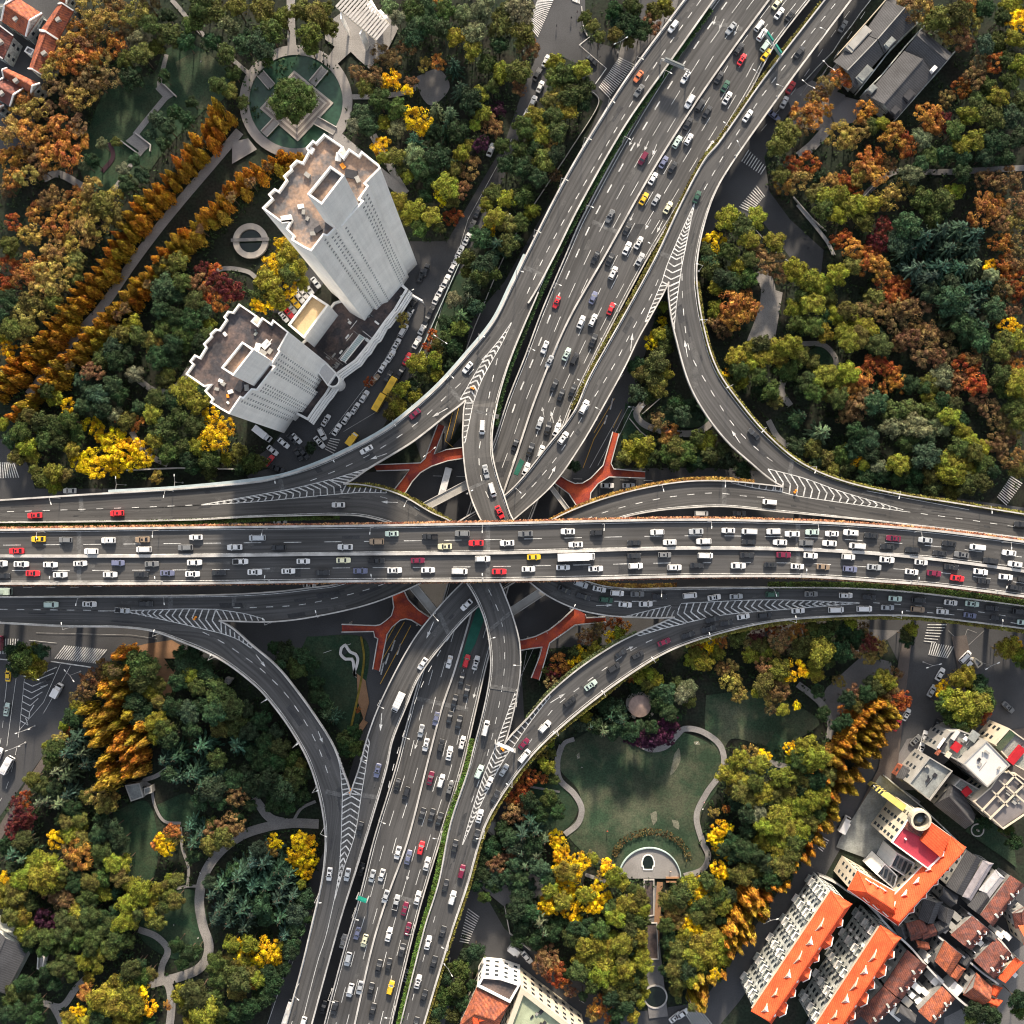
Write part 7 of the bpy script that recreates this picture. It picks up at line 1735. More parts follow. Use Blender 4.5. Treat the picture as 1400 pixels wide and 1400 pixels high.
(0,700):"""120 800 80 G;180 780 60 L;160 850 70 L;220 840 50 L;90 760 60 D;220 760 50 D;100 850 60 D;
760 830 80 G;830 870 60 G;770 930 70 G;820 980 60 L;870 940 50 V;740 1040 60 D;880 1040 50 V;820 1080 60 D;880 1120 50 L;840 1150 60 L;900 1180 60 G;760 1120 60 T;850 1220 50 L;930 1240 60 D;
990 780 50 D;1060 790 60 D;1040 890 50 L;1010 850 60 D;1100 840 60 D;1080 960 60 G;980 930 60 D;1140 900 60 D;1200 1000 80 G;1260 1060 80 G;1310 1130 70 G;1180 1100 70 T;1280 1180 60 G;1350 1070 50 D;1100 1060 60 D;1030 1090 60 T;950 1060 60 D;1200 1180 60 V;1090 1290 75 C;1290 1280 80 C;960 1340 70 C;1190 1350 60 G;1050 1180 60 D;1370 1200 60 D;1380 1320 50 D;890 1360 60 C;1150 950 40 D;
400 1250 80 C;360 1320 70 C;440 1320 60 c;300 1300 60 G;460 1380 60 C;280 1370 50 G;370 1200 25 R;330 1240 40 Q;350 1170 30 L;400 1120 50 D;430 1020 50 N;500 900 60 N;560 860 50 N;620 870 60 V;480 970 50 N;420 1060 40 L;270 1280 40 L""",
(350,700):"""60 800 70 D;140 830 70 T;230 850 70 G;100 900 80 D;180 940 60 D;40 880 60 T;260 780 60 D;300 830 50 D;380 1110 60 c;420 1130 50 C;60 1060 50 D;130 1130 60 D;30 1140 60 D;100 1210 60 T;50 1260 60 D;130 1290 60 G;190 1350 60 G;240 1380 50 V;40 1360 70 D;110 1380 60 D;340 1000 60 D;300 1060 50 D;380 1040 50 D;330 940 50 D;500 1240 60 G;540 1200 50 D;490 1300 50 D;540 1290 50 G;480 1380 20 O;560 1080 15 R;160 760 60 D;100 740 40 D""",
(700,700):"""560 600 40 R;610 620 40 O;580 670 50 L;540 690 40 Y;620 700 30 L;450 650 50 N;400 680 45 N;440 700 40 R;500 620 30 R;
260 830 60 O;300 850 40 O;370 780 45 Y;410 790 40 L;350 820 40 Y;340 770 40 G;450 740 40 L;230 880 50 K;210 930 40 N;300 890 40 V;200 870 40 V;470 700 30 V;
750 880 75 L;700 900 60 L;790 920 50 L;660 910 32 O;740 940 50 V;960 970 60 W;930 1000 50 W;970 1030 40 G;610 920 50 D;800 980 50 D;
1010 790 60 L;1050 820 50 L;980 810 50 L;1080 740 50 Y;1120 770 50 L;1020 730 40 R;1040 710 50 N;1150 700 50 O;1220 690 50 V;1100 690 50 O;1330 680 50 K;1280 710 40 N;1300 780 50 L;1380 770 50 L;1180 860 60 Q;1190 920 60 Q;1230 950 50 Q;1240 1000 40 Q;1150 850 40 Q;1330 990 30 L;1380 860 60 N;1370 940 60 V;1260 660 50 V;1350 730 50 V;
560 1080 80 T;540 1120 60 C;600 1140 60 C;400 1120 50 L;380 1160 50 T;430 1170 50 C;500 1200 60 c;460 1170 50 D;350 1110 60 D;560 1200 60 T;640 1200 60 D;690 1220 60 P;760 1240 60 P;830 1200 60 P;880 1160 50 P;860 1100 50 D;700 1170 40 T;860 1240 40 P;640 1230 40 P;900 1110 40 D;820 1050 60 D;850 990 60 T;760 1170 50 D;900 940 50 G;670 960 40 D;500 1060 40 D;
210 1260 30 L;170 1370 40 L;200 1390 40 L;160 1330 40 Q;110 1330 30 Y;80 1380 40 O;220 1320 30 V;
1240 1350 60 L;1310 1340 60 Q;1350 1380 60 L;1210 1390 50 L;1380 1330 40 Y""",
(1050,700):"""250 640 60 V;350 620 60 G;450 610 50 L;300 680 60 G;200 640 50 O;120 650 50 O;60 700 60 N;30 640 50 R;230 720 60 V;290 760 80 L;260 830 60 L;250 880 50 L;180 750 60 V;320 820 50 G;200 700 50 N;40 800 50 Q;60 860 60 L;140 870 65 Y;30 900 50 Q;90 920 50 Q;50 980 60 N;30 1020 50 Q;80 1080 40 L;160 1055 25 Y;20 1070 40 N;410 650 50 D;480 690 60 D;400 760 70 D;
530 680 60 N;550 720 50 K;590 740 60 Q;600 720 40 O;560 780 50 Q;480 750 60 N;520 640 40 N;
780 640 45 L;750 670 45 G;760 700 40 D;
620 900 50 L;660 930 50 L;690 900 50 N;600 960 60 G;540 990 60 D;660 1000 60 N;720 1020 60 R;740 1050 40 R;400 940 25 Q;380 920 30 Q;420 1090 35 O;480 1050 60 V;500 1000 60 N;430 1020 50 D;380 1160 50 D;420 1140 50 D;270 980 40 D;560 940 60 D;300 1100 40 D;
1310 740 60 L;1360 780 50 L;1270 750 40 Q;1390 820 40 G;1350 730 40 Y;
1040 910 60 L;1080 890 60 L;980 1000 50 L;970 970 50 Y;1100 930 60 D;1160 950 60 D;1180 1010 60 G;1150 1040 70 L;1050 1050 80 L;1000 1100 60 G;1090 1120 80 L;1170 1110 30 R;1200 1090 30 R;1060 1160 60 G;950 1050 50 G;1120 990 50 G;1200 1050 40 D;1170 1140 25 R;
210 1290 80 L;260 1340 80 L;180 1350 60 G;120 1290 40 Y;310 1340 50 L;110 1350 30 L;330 1290 30 O""",
(0,1050):"""350 50 60 c;300 20 50 c;210 190 50 c;260 170 50 c;310 200 60 c;360 150 60 C;230 100 60 G;180 60 50 V;140 170 45 R;100 200 50 K;130 260 60 K;80 300 50 P;160 300 50 K;60 340 50 K;300 110 50 D;400 220 50 D;350 280 50 D;
520 150 60 Q;580 200 60 V;600 160 50 Q;480 150 40 V;550 100 50 m;620 210 30 Q;570 230 40 V;
300 390 50 Y;370 340 50 L;420 320 50 L;440 280 50 V;390 370 50 L;360 290 50 V;430 470 75 O;400 500 60 N;460 400 60 V;380 430 50 N;470 460 50 N;
130 400 60 G;100 420 50 c;60 480 70 C;120 500 50 c;150 450 40 D;40 420 50 D;200 520 60 L;270 540 80 L;240 590 80 L;150 570 60 L;120 610 60 L;310 620 60 L;200 620 50 L;30 610 50 Y;50 660 60 L;30 720 50 L;90 690 60 V;340 570 50 V;80 560 50 D;
560 280 60 D;620 330 60 D;540 360 60 T;660 400 60 D;560 450 60 G;620 520 60 L;680 520 60 L;660 590 60 V;700 500 40 G;560 600 60 G;500 620 60 V;480 700 60 G;560 680 50 L;420 580 60 D;330 700 70 N;370 730 60 N;280 680 50 N;420 640 50 D;250 830 60 P;230 800 40 K;240 860 40 P;400 790 50 L;440 770 50 L;350 820 50 G;160 740 50 G;120 800 60 L;150 860 60 L;60 810 60 V;180 920 60 G;130 900 60 L;270 930 60 G;350 900 60 G;430 850 60 G;500 800 60 G;560 820 60 D;520 900 70 G;600 860 60 G;640 930 60 G;600 990 60 G;500 980 60 G;420 950 60 G;330 1000 60 G;250 990 50 G;380 1060 60 G;460 1050 60 L;540 1020 50 L;320 1090 50 G;540 1090 40 L;490 1140 35 L;400 1130 50 G;300 1180 50 T;260 1110 50 D;160 960 50 D;640 780 50 D;480 760 50 D;640 680 40 D;
720 640 60 L;780 660 60 L;860 660 50 L;760 710 60 L;840 720 50 L;700 740 60 L;760 780 60 G;680 840 60 L;730 830 50 L;820 790 50 L;860 840 60 V;920 680 60 V;960 720 50 V;920 740 50 G;930 590 28 L;970 610 40 V;700 940 50 G;640 1000 40 D;880 760 50 G;900 640 40 V;
940 350 50 O;890 400 45 Y;950 400 50 Q;920 440 45 Y;860 420 35 O;
1100 360 60 C;1030 330 50 C;1050 420 60 C;1060 480 40 D;1180 340 60 N;1280 300 60 N;1150 420 60 V;1220 380 60 V;1160 300 40 V;1290 330 40 N;
960 60 60 C;1050 40 80 C;930 30 50 T;1150 120 80 T;1100 90 60 C;1180 60 50 C;1280 60 60 T;1370 100 60 D;1290 150 60 N;1370 200 40 D;1200 180 50 D;1100 180 50 T;1340 40 60 D;1300 260 40 D;
1380 520 60 C;1300 600 80 C;1200 650 60 C;1380 660 70 C;1260 720 70 C;1150 700 50 C;1200 780 60 C;1320 780 80 C;1250 850 60 C;1170 840 60 C;1380 800 60 C;1280 560 50 T;1330 880 60 C;1150 620 40 T;
1270 960 60 L;1320 1010 70 Y;1370 960 60 L;1330 1060 50 L;1180 1060 60 G;1240 1120 80 G;1320 1160 80 G;1200 1150 60 G;1380 1120 60 V;1390 1180 35 O;1270 1040 50 V;1300 1220 60 V;1030 1010 60 D;970 960 50 D;1080 990 40 D;1000 1060 40 D;
720 1100 70 G;780 1140 60 G;700 1150 60 G;760 1080 50 D;820 1120 40 V;480 1230 55 O;560 1240 80 L;640 1180 70 L;700 1240 80 L;780 1240 60 Y;620 1290 80 L;720 1310 80 L;800 1300 60 Y;520 1300 60 L;660 1360 70 L;430 1340 50 Y;380 1370 50 L;560 1370 60 D;740 1370 50 L;470 1390 50 L;820 1370 40 D;
1000 1230 60 L;1080 1240 80 G;1160 1270 70 G;1040 1310 70 G;1120 1340 80 L;1200 1330 60 G;1210 1390 50 G;1050 1380 50 L;1300 1330 60 D;1370 1300 60 D;1300 1390 50 D;920 1290 25 O;
90 1220 60 G;60 1270 50 G;150 1240 50 G;130 1170 50 D;200 1290 50 D;100 1330 60 D;200 1380 60 D;30 1340 50 D;180 1180 40 T""",
(350,1050):"""60 440 50 Q;110 400 45 Y;240 400 50 Y;290 420 50 Y;200 470 50 Y;260 480 60 Y;240 540 50 Y;280 570 40 Y;250 630 35 L;300 500 40 Y;
40 520 80 C;120 560 80 C;60 640 80 C;150 640 70 C;40 740 70 T;120 720 80 C;200 700 60 C;60 820 60 T;130 820 70 C;210 790 60 T;270 720 60 T;220 880 60 T;290 820 60 D;280 900 50 D;150 920 60 C;200 960 50 D;320 960 30 D;20 440 50 T;180 580 60 C;
60 1000 75 Y;30 1060 60 Y;100 1040 50 Y;20 1150 50 L;70 1110 50 D;120 980 40 L;150 1090 50 D;100 1180 60 D;60 1250 50 D;180 1000 50 D;20 1220 40 D;
60 60 80 D;140 110 80 D;200 60 70 G;250 150 60 D;100 190 60 D;30 120 50 D;240 30 60 G;180 200 50 D;290 30 40 D;
1290 430 60 D;1320 520 60 N;1370 480 60 N;1240 500 50 D;1390 380 60 T;1370 600 50 D;1240 580 50 D;1300 610 50 T;1250 700 40 G;1300 640 40 D;1200 640 40 D;1390 250 60 N;1380 160 50 R;1350 330 50 D;1390 800 30 T;
1050 1150 50 D;1120 1100 60 G;1160 1030 50 D;1100 1200 60 G;1040 1250 60 G;1130 1280 50 D;1000 1330 60 D;1080 1350 50 G;980 1280 40 V;970 1390 50 G;1200 1000 50 D;1050 1090 40 G;1180 1180 40 D""",
(700,1050):"""40 120 60 R;90 50 50 R;170 50 35 O;60 220 60 N;30 40 40 N;230 60 30 G;100 180 60 D;200 160 50 G;250 240 50 D;60 160 50 R;220 200 50 D;150 250 50 D;
100 290 70 C;60 360 80 C;130 350 60 C;50 460 60 c;130 470 60 c;70 530 60 c;40 600 50 T;180 390 50 c;150 540 60 T;190 590 60 T;20 520 50 T;20 420 50 T;110 420 60 D;
240 380 50 Y;260 430 55 Y;270 490 50 Y;370 510 55 Y;350 560 60 Y;300 560 60 L;250 590 60 Y;280 650 60 Y;210 660 50 L;230 740 65 Y;190 760 50 Y;330 700 60 Y;310 790 50 Y;350 820 50 Y;280 720 60 L;400 690 60 L;480 680 60 Y;500 720 50 Y;450 730 60 Y;390 750 50 Y;530 560 50 Y;560 590 60 L;600 620 40 L;520 530 40 Y;440 490 35 L;430 470 25 W;490 580 30 Q;
150 840 70 c;180 900 50 c;60 700 60 D;30 770 60 D;100 790 60 D;60 860 60 D;30 940 40 D;120 940 60 D;220 900 60 D;260 850 50 D;30 660 50 T;100 640 40 T;
190 1030 60 N;170 1080 60 N;230 1110 60 R;260 1150 50 R;220 1060 50 N;320 1210 40 N;300 1120 40 D;
640 740 60 L;700 720 60 V;600 770 60 L;720 770 50 L;560 820 60 L;640 810 50 G;540 770 50 G;700 830 60 G;690 680 50 V;660 660 40 G;
400 980 60 L;460 950 60 L;380 1050 60 L;440 1030 70 L;520 980 60 L;500 1060 70 L;560 940 60 L;600 960 60 L;480 1140 60 L;560 1130 60 L;420 1110 60 G;620 1100 60 L;360 1110 60 G;600 1170 60 V;640 1160 50 L;540 1190 60 V;440 1190 50 G;380 890 60 T;330 930 60 G;480 880 60 G;640 880 60 G;600 1040 50 V;700 920 50 L;710 1000 50 L;720 1060 50 L;700 1100 40 G;680 1160 50 G;720 1170 35 L;720 1230 35 L;700 1280 35 L;600 1250 60 G;540 1260 50 D;660 1240 50 G;640 980 50 D;
480 1310 55 O;450 1340 45 Q;530 1290 40 O;530 1370 35 O;580 1340 50 D;660 1350 45 L;620 1300 50 D;560 1390 40 D;390 1240 30 D;340 870 50 D;420 850 50 D;650 930 50 G;670 1050 40 L;
1180 30 60 L;1250 60 60 L;1240 120 60 V;1330 80 60 V;1380 140 60 L;1300 170 60 V;1340 250 60 W;1380 320 60 L;1280 250 60 D;1240 200 50 D;1200 110 40 Q;1170 220 25 O;1100 240 30 Q;1290 340 60 D;1370 410 60 L;1330 460 60 D;1270 570 60 V;1210 580 40 V;1330 560 50 V;1390 520 50 D;1220 480 50 D;1270 450 60 D;1150 440 40 D;1200 400 50 D;1340 620 50 D;
1140 330 50 Y;1170 330 40 Y;1110 390 45 Y;1130 430 40 Y;1180 450 45 Y;1190 480 30 Y;1120 380 40 Y;1120 540 38 Y;1160 580 40 Y;1140 570 35 Y;
970 640 60 L;1030 640 50 Y;1040 690 50 Y;1000 680 60 Y;1060 610 60 G;1120 640 50 L;1130 700 60 G;1060 740 60 G;1150 750 50 L;1000 750 60 G;930 620 40 G;920 690 60 G;860 720 60 V;900 760 60 Q;860 800 60 Q;930 800 60 Q;900 840 60 Q;960 860 50 Y;1020 860 50 Y;1030 800 60 V;1080 790 50 V;1010 900 50 Y;940 920 50 L;1080 870 50 V;1140 820 50 D;1180 700 50 D;
1040 960 70 L;970 960 60 G;1100 940 60 L;1140 960 60 L;1000 1030 70 L;1080 1030 70 L;1140 1040 60 L;950 1050 60 D;1040 1100 60 G;1110 1100 60 G;960 1110 60 D;900 980 50 V;900 1050 50 V;880 1100 50 V;900 1160 50 V;860 940 50 D;840 860 50 G;860 1030 40 G;840 1100 40 D;930 1160 50 L;980 1150 50 L;900 1210 40 V""",
(1050,1050):"""1150 1330 70 D;1220 1350 60 D;1110 1370 50 G;1360 1260 60 D;1390 1310 60 G;1340 400 50 D;1300 330 40 G;1180 300 40 D;80 50 70 L;30 150 60 V;100 120 60 V;40 90 50 L;180 40 60 V;260 60 60 D;200 110 60 D;120 200 60 L;300 130 50 L;300 170 50 L;240 170 60 L;200 210 60 L;60 260 70 L;120 260 60 L;160 290 60 L;60 310 60 L;110 340 60 L;180 350 60 L;230 290 60 V;280 250 50 G;40 380 60 L;90 420 60 L;150 400 60 G;60 460 60 L;120 480 60 V;30 520 60 V;80 540 60 V;160 450 50 D;210 370 50 D;20 600 60 D;90 600 50 D;140 540 40 D;220 60 50 V;330 40 50 V;270 320 25 O;300 75 28 O;340 160 38 O"""
}
def sector(px,py):
    """which recognisable part of the place a ground point lies in"""
    if py<690:
        if px<335 and py>260+0.0*px and px*1.15+py<740 : return "west of the avenue"
        if px<330 and py<300: return "in the terraced garden"
        if px<350: return "beside the white towers"
        if px<640 and py<330: return "by the round pond"
        if px<700: return "below the taller tower"
        if px<860 and py<330: return "by the upper crossroads"
        if px<960: return "inside the ramp triangle"
        if py<230: return "by the grey halls"
        if py<360: return "along the lane below the halls"
        return "in the big eastern wood" if px>1100 else "inside the north-eastern curve"
    if px<130 and py<940: return "on the small traffic island"
    if px<520: return "in the dark park" if py>1050 else "inside the south-western curve"
    if px<700: return "on the southern ramp verge"
    if py<1010: return "above the kidney lawn" if px>860 else "on the footbridge verge"
    if px>1250: return "on the shop street triangle"
    return "below the kidney lawn"
for (ox,oy),txt in TD.items():
    for t in txt.replace("\n","").split(";"):
        t=t.strip()
        if not t: continue
        x,y,r,c=t.split()
        px,py=ox+float(x)/4,oy+float(y)/4
        if TREE_SKIP(px,py): continue
        tree(px,py,float(r)/4*1.12,c,region=sector(px,py))
# rows of redwoods; points are the tree tops
def row(pts, n, codes, r, h, region, jit=2.0, seed=5):
    rn=random.Random(seed)
    for p in resample(pts,n):
        x,y=p[0]+rn.uniform(-jit,jit),p[1]+rn.uniform(-jit,jit)
        hh=h*rn.uniform(0.88,1.1)
        # top shown at (x,y): crown centre surveyed at 0.75 of the height
        f=(CAM_H-hh)/(CAM_H-hh*0.75)
        tree(700+(x-700)*f,700+(y-700)*f,r,rn.choice(codes),h=hh,region=region)
AV="in the row above the avenue"; AV2="in the row below the avenue"
row([(287,132),(277,165),(250,200),(222,232),(200,255),(180,275),(155,317),(125,362),(100,390),(50,457),(7,498),(-20,520)],36,"MMm",8,13,AV,jit=3.5)
row([(305,150),(290,178),(262,212),(236,242),(205,275),(172,318),(142,360),(112,400),(60,468),(15,515),(-15,540)],34,"Mm",8,12,AV,seed=6,jit=4)
row([(408,208),(385,205),(352,216),(325,235),(290,272),(257,305),(220,335),(192,370),(162,402),(132,432),(95,472),(60,507),(27,545),(5,568)],42,"MmM",8,13,AV2,seed=7)
row([(395,222),(362,228),(335,250),(300,285),(268,316),(232,346),(204,382),(172,416),(142,446),(105,486),(72,520)],30,"MmmN",8,11,AV2,seed=8)
SWR="in the zebra crossing clump"
for t in "680 780 M;700 850 M;690 900 M;640 790 M;560 960 M;590 1000 M;600 1050 M;560 990 m;450 1090 m;480 1150 m;620 1180 m;500 1200 M;560 1210 m;650 1240 M;520 1260 m;620 1290 M;660 1290 M;700 1250 m;720 1300 M;560 1350 m;680 1350 M;740 1360 M;540 1390 M;690 1390 M;560 1430 M;600 1460 m;680 1440 M;740 1430 m;620 940 m;650 1000 m;690 1120 m;560 1120 m;760 1180 M;780 1260 m;640 860 N".split(";"):
    x,y,c=t.split(); tree(float(x)/4,700+float(y)/4,9.5,c,h=15,region=SWR)
SER="along the south-eastern street"
for t in "620 1050 M;590 1060 M;560 1090 M;540 1110 M;520 1140 M;500 1160 M;480 1190 M;470 1220 M;460 1250 M;430 1280 M;650 1060 m;680 1090 m;700 1120 m;660 1120 m;620 1130 m;600 1170 m;650 1170 m;690 1170 m;570 1210 m;620 1220 m;540 1250 m;590 1270 m;640 1260 m;500 1290 m;550 1320 m;600 1320 m;400 1320 M;450 1330 M;500 1360 m;540 1390 m;420 1390 M;380 1380 m".split(";"):
    x,y,c=t.split(); tree(1050+float(x)/4,700+float(y)/4,8.5,c,h=14,region=SER)
for t in "1050 40 m;1150 60 m;1080 150 m;1180 170 m;1230 30 m;960 200 M;1000 240 m;900 60 M;990 400 m;1000 340 m;940 510 m;890 470 m;830 500 M;820 620 m;860 650 m;750 660 M;780 760 M;700 780 M;740 820 m;610 830 M;600 920 M;540 1040 M;450 1080 M;400 1050 M;500 1110 m;250 1170 M;360 1190 M;200 1230 M;280 1230 M;220 1290 M;330 1350 M;270 1330 M;140 1240 M;80 1350 M;110 1390 M;40 1380 M;170 1380 m;300 1390 m;30 1330 M".split(";"):
    x,y,c=t.split(); tree(1000+float(x)/7,1060+float(y)/7,8,c,h=12,region=SER)
for t in "1320 700 M;1350 740 M;1290 740 M;1380 790 m;1330 790 m;1240 830 M;1270 860 M;1210 870 M;1250 910 M;1190 910 M;1290 900 m;1220 950 M;1180 970 M;1280 950 m;1240 990 m;1200 1020 m;1320 930 m;1110 1110 Y;1150 1140 M;1090 1150 m;1000 1200 m;1040 1150 m;1060 1270 m;1010 1310 m;1040 1310 m;980 1290 V".split(";"):
    x,y,c=t.split(); tree(700+float(x)/4,1050+float(y)/4,9 if c!='V' else 8,c,h=15,region=SER)

# a margin of trees just outside the photographed square, where the woods go on
_rm=random.Random(55)
for k in range(92):
    s=k//23; t=(k%23)/22*1400+_rm.uniform(-15,15); d=_rm.uniform(14,34)
    px,py=((t,-d),(1400+d,t),(t,1400+d),(-d,t))[s]
    if near_deck(px,py)<45 or (px>960 and py>1350) or (px>1300 and py>830) or (px<120 and py<210) or (px<20 and 850<py<1130) or (700<px<850 and py<0) or (1150<px<1300 and py<20) or (560<px<960 and py>1380) or (py<0 and 440<px<560): continue
    tree(px,py,_rm.uniform(15,21),_rm.choice("NQVWO" if py<700 else "VWNT"),region="at the outer margin of the woods")
# ------------------------------------------------------------------ street furniture on the roads
M_POLE=mat("white_pole_paint",(0.36,0.36,0.36),0.5,0.1,1.0)
M_LAMPG=mat("lamp_housing",(0.75,0.75,0.72),0.4,0.1,1.0)
LAMPS=[]
def street_lamp(px,py,z,toward,h=8.0,arm=1.8,double=False,where=''):
    p=P(px,py,z); t=P(*toward,z)-p; t.z=0; t.normalize(); e=empty("street_lamp",(p.x,p.y,z),math.atan2(t.y,t.x))
    mb=MB(); mb.cyl(0,0,0,h,0.11,0.07,7); mb.cyl(0,0,0,0.5,0.3,0.3,8); mb.build("pole",M_POLE,e)
    for s in ((1,-1) if double else (1,)):
        mb=MB(); mb.bar((0,0,h-0.1),(s*arm,0,h+0.5),0.09); mb.build("arm",M_POLE,e)
        mb=MB(); mb.box(s*(arm+0.25),0,h+0.5,0.8,0.28,0.14); mb.build("lamp_head",M_LAMPG,e)
    LAMPS.append((e,px,py,where)); return e
def lamps(key,pts,where,z=None,**k):
    o,A,B,zf=ROADS[key]
    for x,y in pts:
        best=min(range(len(A)),key=lambda i:((A[i][0]+B[i][0])/2-x)**2+((A[i][1]+B[i][1])/2-y)**2)
        c=((A[best][0]+B[best][0])/2,(A[best][1]+B[best][1])/2)
        street_lamp(x,y,zf(x,y),c,where=where,**k)
lamps('EW',[(62,727),(218,725),(365,723),(510,721),(660,719),(824,716),(968,713),(1111,716),(1250,727),(1370,741)],"on the upper parapet of the wide elevated expressway",h=6,arm=1.5)
lamps('EW',[(80,795),(222,795),(368,794),(512,792),(660,791),(1095,785),(1245,796),(1362,808)],"on the lower parapet of the wide elevated expressway",h=6,arm=1.5)
lamps('R1',[(904,40),(867,92),(830,148),(797,200),(766,254),(730,323),(706,377),(655,462),(615,515),(540,577),(458,625),(383,652),(237,671),(82,681)],"on the outer edge of the western approach road")
lamps('G',[(100,857),(220,866),(294,898),(365,955),(407,1015),(433,1075),(444,1130),(436,1222),(408,1345)],"on the outer edge of the south-western curved ramp")
lamps('F',[(825,946),(762,999),(966,870),(892,901),(700,1068),(662,1136),(614,1286),(1080,848),(1220,842),(1355,853)],"on the outer edge of the south-eastern side road")
lamps('E',[(955,371),(961,443),(995,530),(1040,587),(1107,639),(1219,673),(1340,692),(1005,213),(1062,132),(1120,57)],"on the outer edge of the north-eastern side road")
lamps('NS',[(522,1112),(486,1242),(454,1352),(554,1000),(757,394),(722,480),(800,290),(850,198),(905,110)],"on the west edge of the sunken six-lane road")
lamps('NS',[(604,1137),(567,1265),(540,1376),(628,1060),(845,426),(796,527),(890,345),(990,185),(1030,115)],"on the east edge of the sunken six-lane road")
lamps('BP',[(985,657),(900,663),(595,838),(520,958),(497,1030)],"on the outer edge of the ramp turning south")
lamps('AP',[(560,684),(668,870),(712,905),(706,960)],"on the edge of the double-bend ramp")
lamps('A',[(639,675),(900,803),(1050,803),(780,832)],"on the edge of the ramp turning east")
lamps('B',[(705,668),(820,565),(440,841),(370,851),(235,814),(120,815)],"on the edge of the ramp turning north")
for x,y,t in ((60,921,(48,918)),(110,918,(120,930)),(48,992,(70,985)),(35,1015,(55,1008)),(172,663,(172,650)),(250,660,(250,645)),(865,560,(850,560)),(822,478,(830,500)),(605,470,(620,480)),(1188,1072,(1180,1062)),(1045,1245,(1060,1240)),(615,1310,(625,1325)),(715,70,(735,75)),(845,72,(830,80)),(1095,130,(1080,120)),(1122,105,(1110,95)),(1262,905,(1280,900)),(1340,905,(1320,915)),(1310,1280,(1300,1270)),(560,408,(575,400)),(690,310,(700,300)),(590,620,(600,612)),(800,1330,(790,1320))):
    street_lamp(x,y,0.36,t,h=8.5,arm=2.0,double=True,where="beside the ground-level street")
# gantries and signs
def gantry(name,label,a,b,z,h,m,sign=None):
    e=empty(name); tag(e,label,"sign gantry")
    A,B=P(*a,z+h),P(*b,z+h); mb=MB()
    for p in (A,B): mb.cyl(p.x,p.y,z,z+h,0.25,0.2,8)
    mb.build("post",M_POLE,e)
    mb=MB(); mb.bar(A,B,0.3); mb.bar(A+Vector((0,0,-0.9)),B+Vector((0,0,-0.9)),0.2); mb.build("cross_bar",M_POLE,e)
    if sign:
        for t0,t1,mm in sign:
            s0,s1=A+(B-A)*t0,A+(B-A)*t1; d=(s1-s0).normalized(); n=Vector((-d.y,d.x,0))*0.35
            mb=MB(); mb.bar(s0+n+Vector((0,0,-0.4)),s1+n+Vector((0,0,-0.4)),0.5,2.6); mb.build("sign_board",mm,e)
    return e
M_SIGN=mat("green_sign_face",(0.01,0.20,0.15),0.5,0.1,1.0)
gantry("sign_gantry","green sign gantry over the northbound lanes near the upper edge",(1045,42),(1068,76),7,6.0,M_POLE,[(0.1,0.45,M_SIGN),(0.6,0.95,M_SIGN)])
gantry("sign_gantry","pale sign gantry over the western lanes where the chevrons begin",(905,80),(942,96),7,6.0,M_POLE,[(0.1,0.8,M_PALER)])
gantry("sign_gantry","short green sign gantry over the western edge of the southern lanes",(487,1229),(501,1234),7,5.5,M_POLE,[(0.1,0.95,M_SIGN)])
gantry("sign_gantry","white sign gantry across the southern double nose",(677,1017),(704,1029),11,5.5,M_POLE,[(0.1,0.9,M_WHITE)])
gantry("sign_gantry","white T-shaped gantry in the towers' street",(561,404),(579,414),0.3,6,M_POLE,[(0.2,0.9,M_WHITE)])
for px,py,key,lab in ((646,531,'R1',"orange crash cushion on the nose above the red footbridge"),(267,845,'B',"yellow crash cushion on the south-western painted nose"),(1087,672,'E',"yellow crash cushion on the north-eastern painted nose"),(687,1024,'F',"orange crash cushion under the white gantry of the southern nose"),(479,1081,'BP',"yellow crash cushion where the south-western ramps join")):
    z=ROADZ[key](px,py); p=P(px,py,z); e=empty("crash_cushion",(p.x,p.y,z),RV.uniform(0,3)); tag(e,lab,"crash cushion")
    for k in range(2): mb=MB(); mb.cyl(0.8*k-0.4,0,0,0.9,0.38,0.3,10); mb.build("barrel",M_ORNG,e)
# green painted islands beside the median, and planted strips
for pts,z in (([(711,627),(717,631),(708,650),(702,648)],7),([(655,822),(667,832),(650,880),(632,912),(628,912),(640,868)],7)):
    mb=MB(); ww=[P(x,y,z) for x,y in pts]; mb.poly([(p.x,p.y) for p in ww],z+0.06); tag(mb.build("painted_island",M_GREENP,ROADS['NS'][0]))
M_HEDGE=leaf_mat("hedge_leaves",0.15)
def hedge(label,key,pts,w,colr,off=0.0,seed=1,dens=26,z=None,hh=0.9):
    rn=random.Random(seed); pts,_=catmull(pts); zf=ROADZ[key] if key else (lambda x,y:0.3)
    L=plen(pts)/4; mb=MB()
    for _ in range(int(L*dens*w)):
        c,t=along(pts,rn.random()*L*4*0.999); zz=(zf(c[0],c[1]) if z is None else z)
        p=P(c[0],c[1],zz); n=Vector((t[1],t[0],0)); n=Vector((-(-t[1]),t[0],0))
        o=rn.uniform(-w/2,w/2); p+=Vector((t[1]*1,t[0]*1,0))*o
        spray(mb,(p.x,p.y,zz+rn.uniform(0.5,1.0)*hh),(0,0,1),0.5*rn.uniform(0.6,1.3),rn)
    ob=mb.build("hedge",M_HEDGE); ob.color=(*colr,1); tag(ob,label,"hedge"); return ob
YG=(0.17,0.15,0.035); GG=(0.07,0.10,0.025); DG=(0.03,0.06,0.02); OG=(0.33,0.19,0.05)
hedge("gold-green planter hedge along the outer edge of the north-eastern side road",'E',[(953,385),(963,450),(981,505),(1013,552),(1051,596),(1096,633),(1150,656),(1225,674),(1300,686),(1400,702)],1.3,YG,seed=1,hh=0.6)
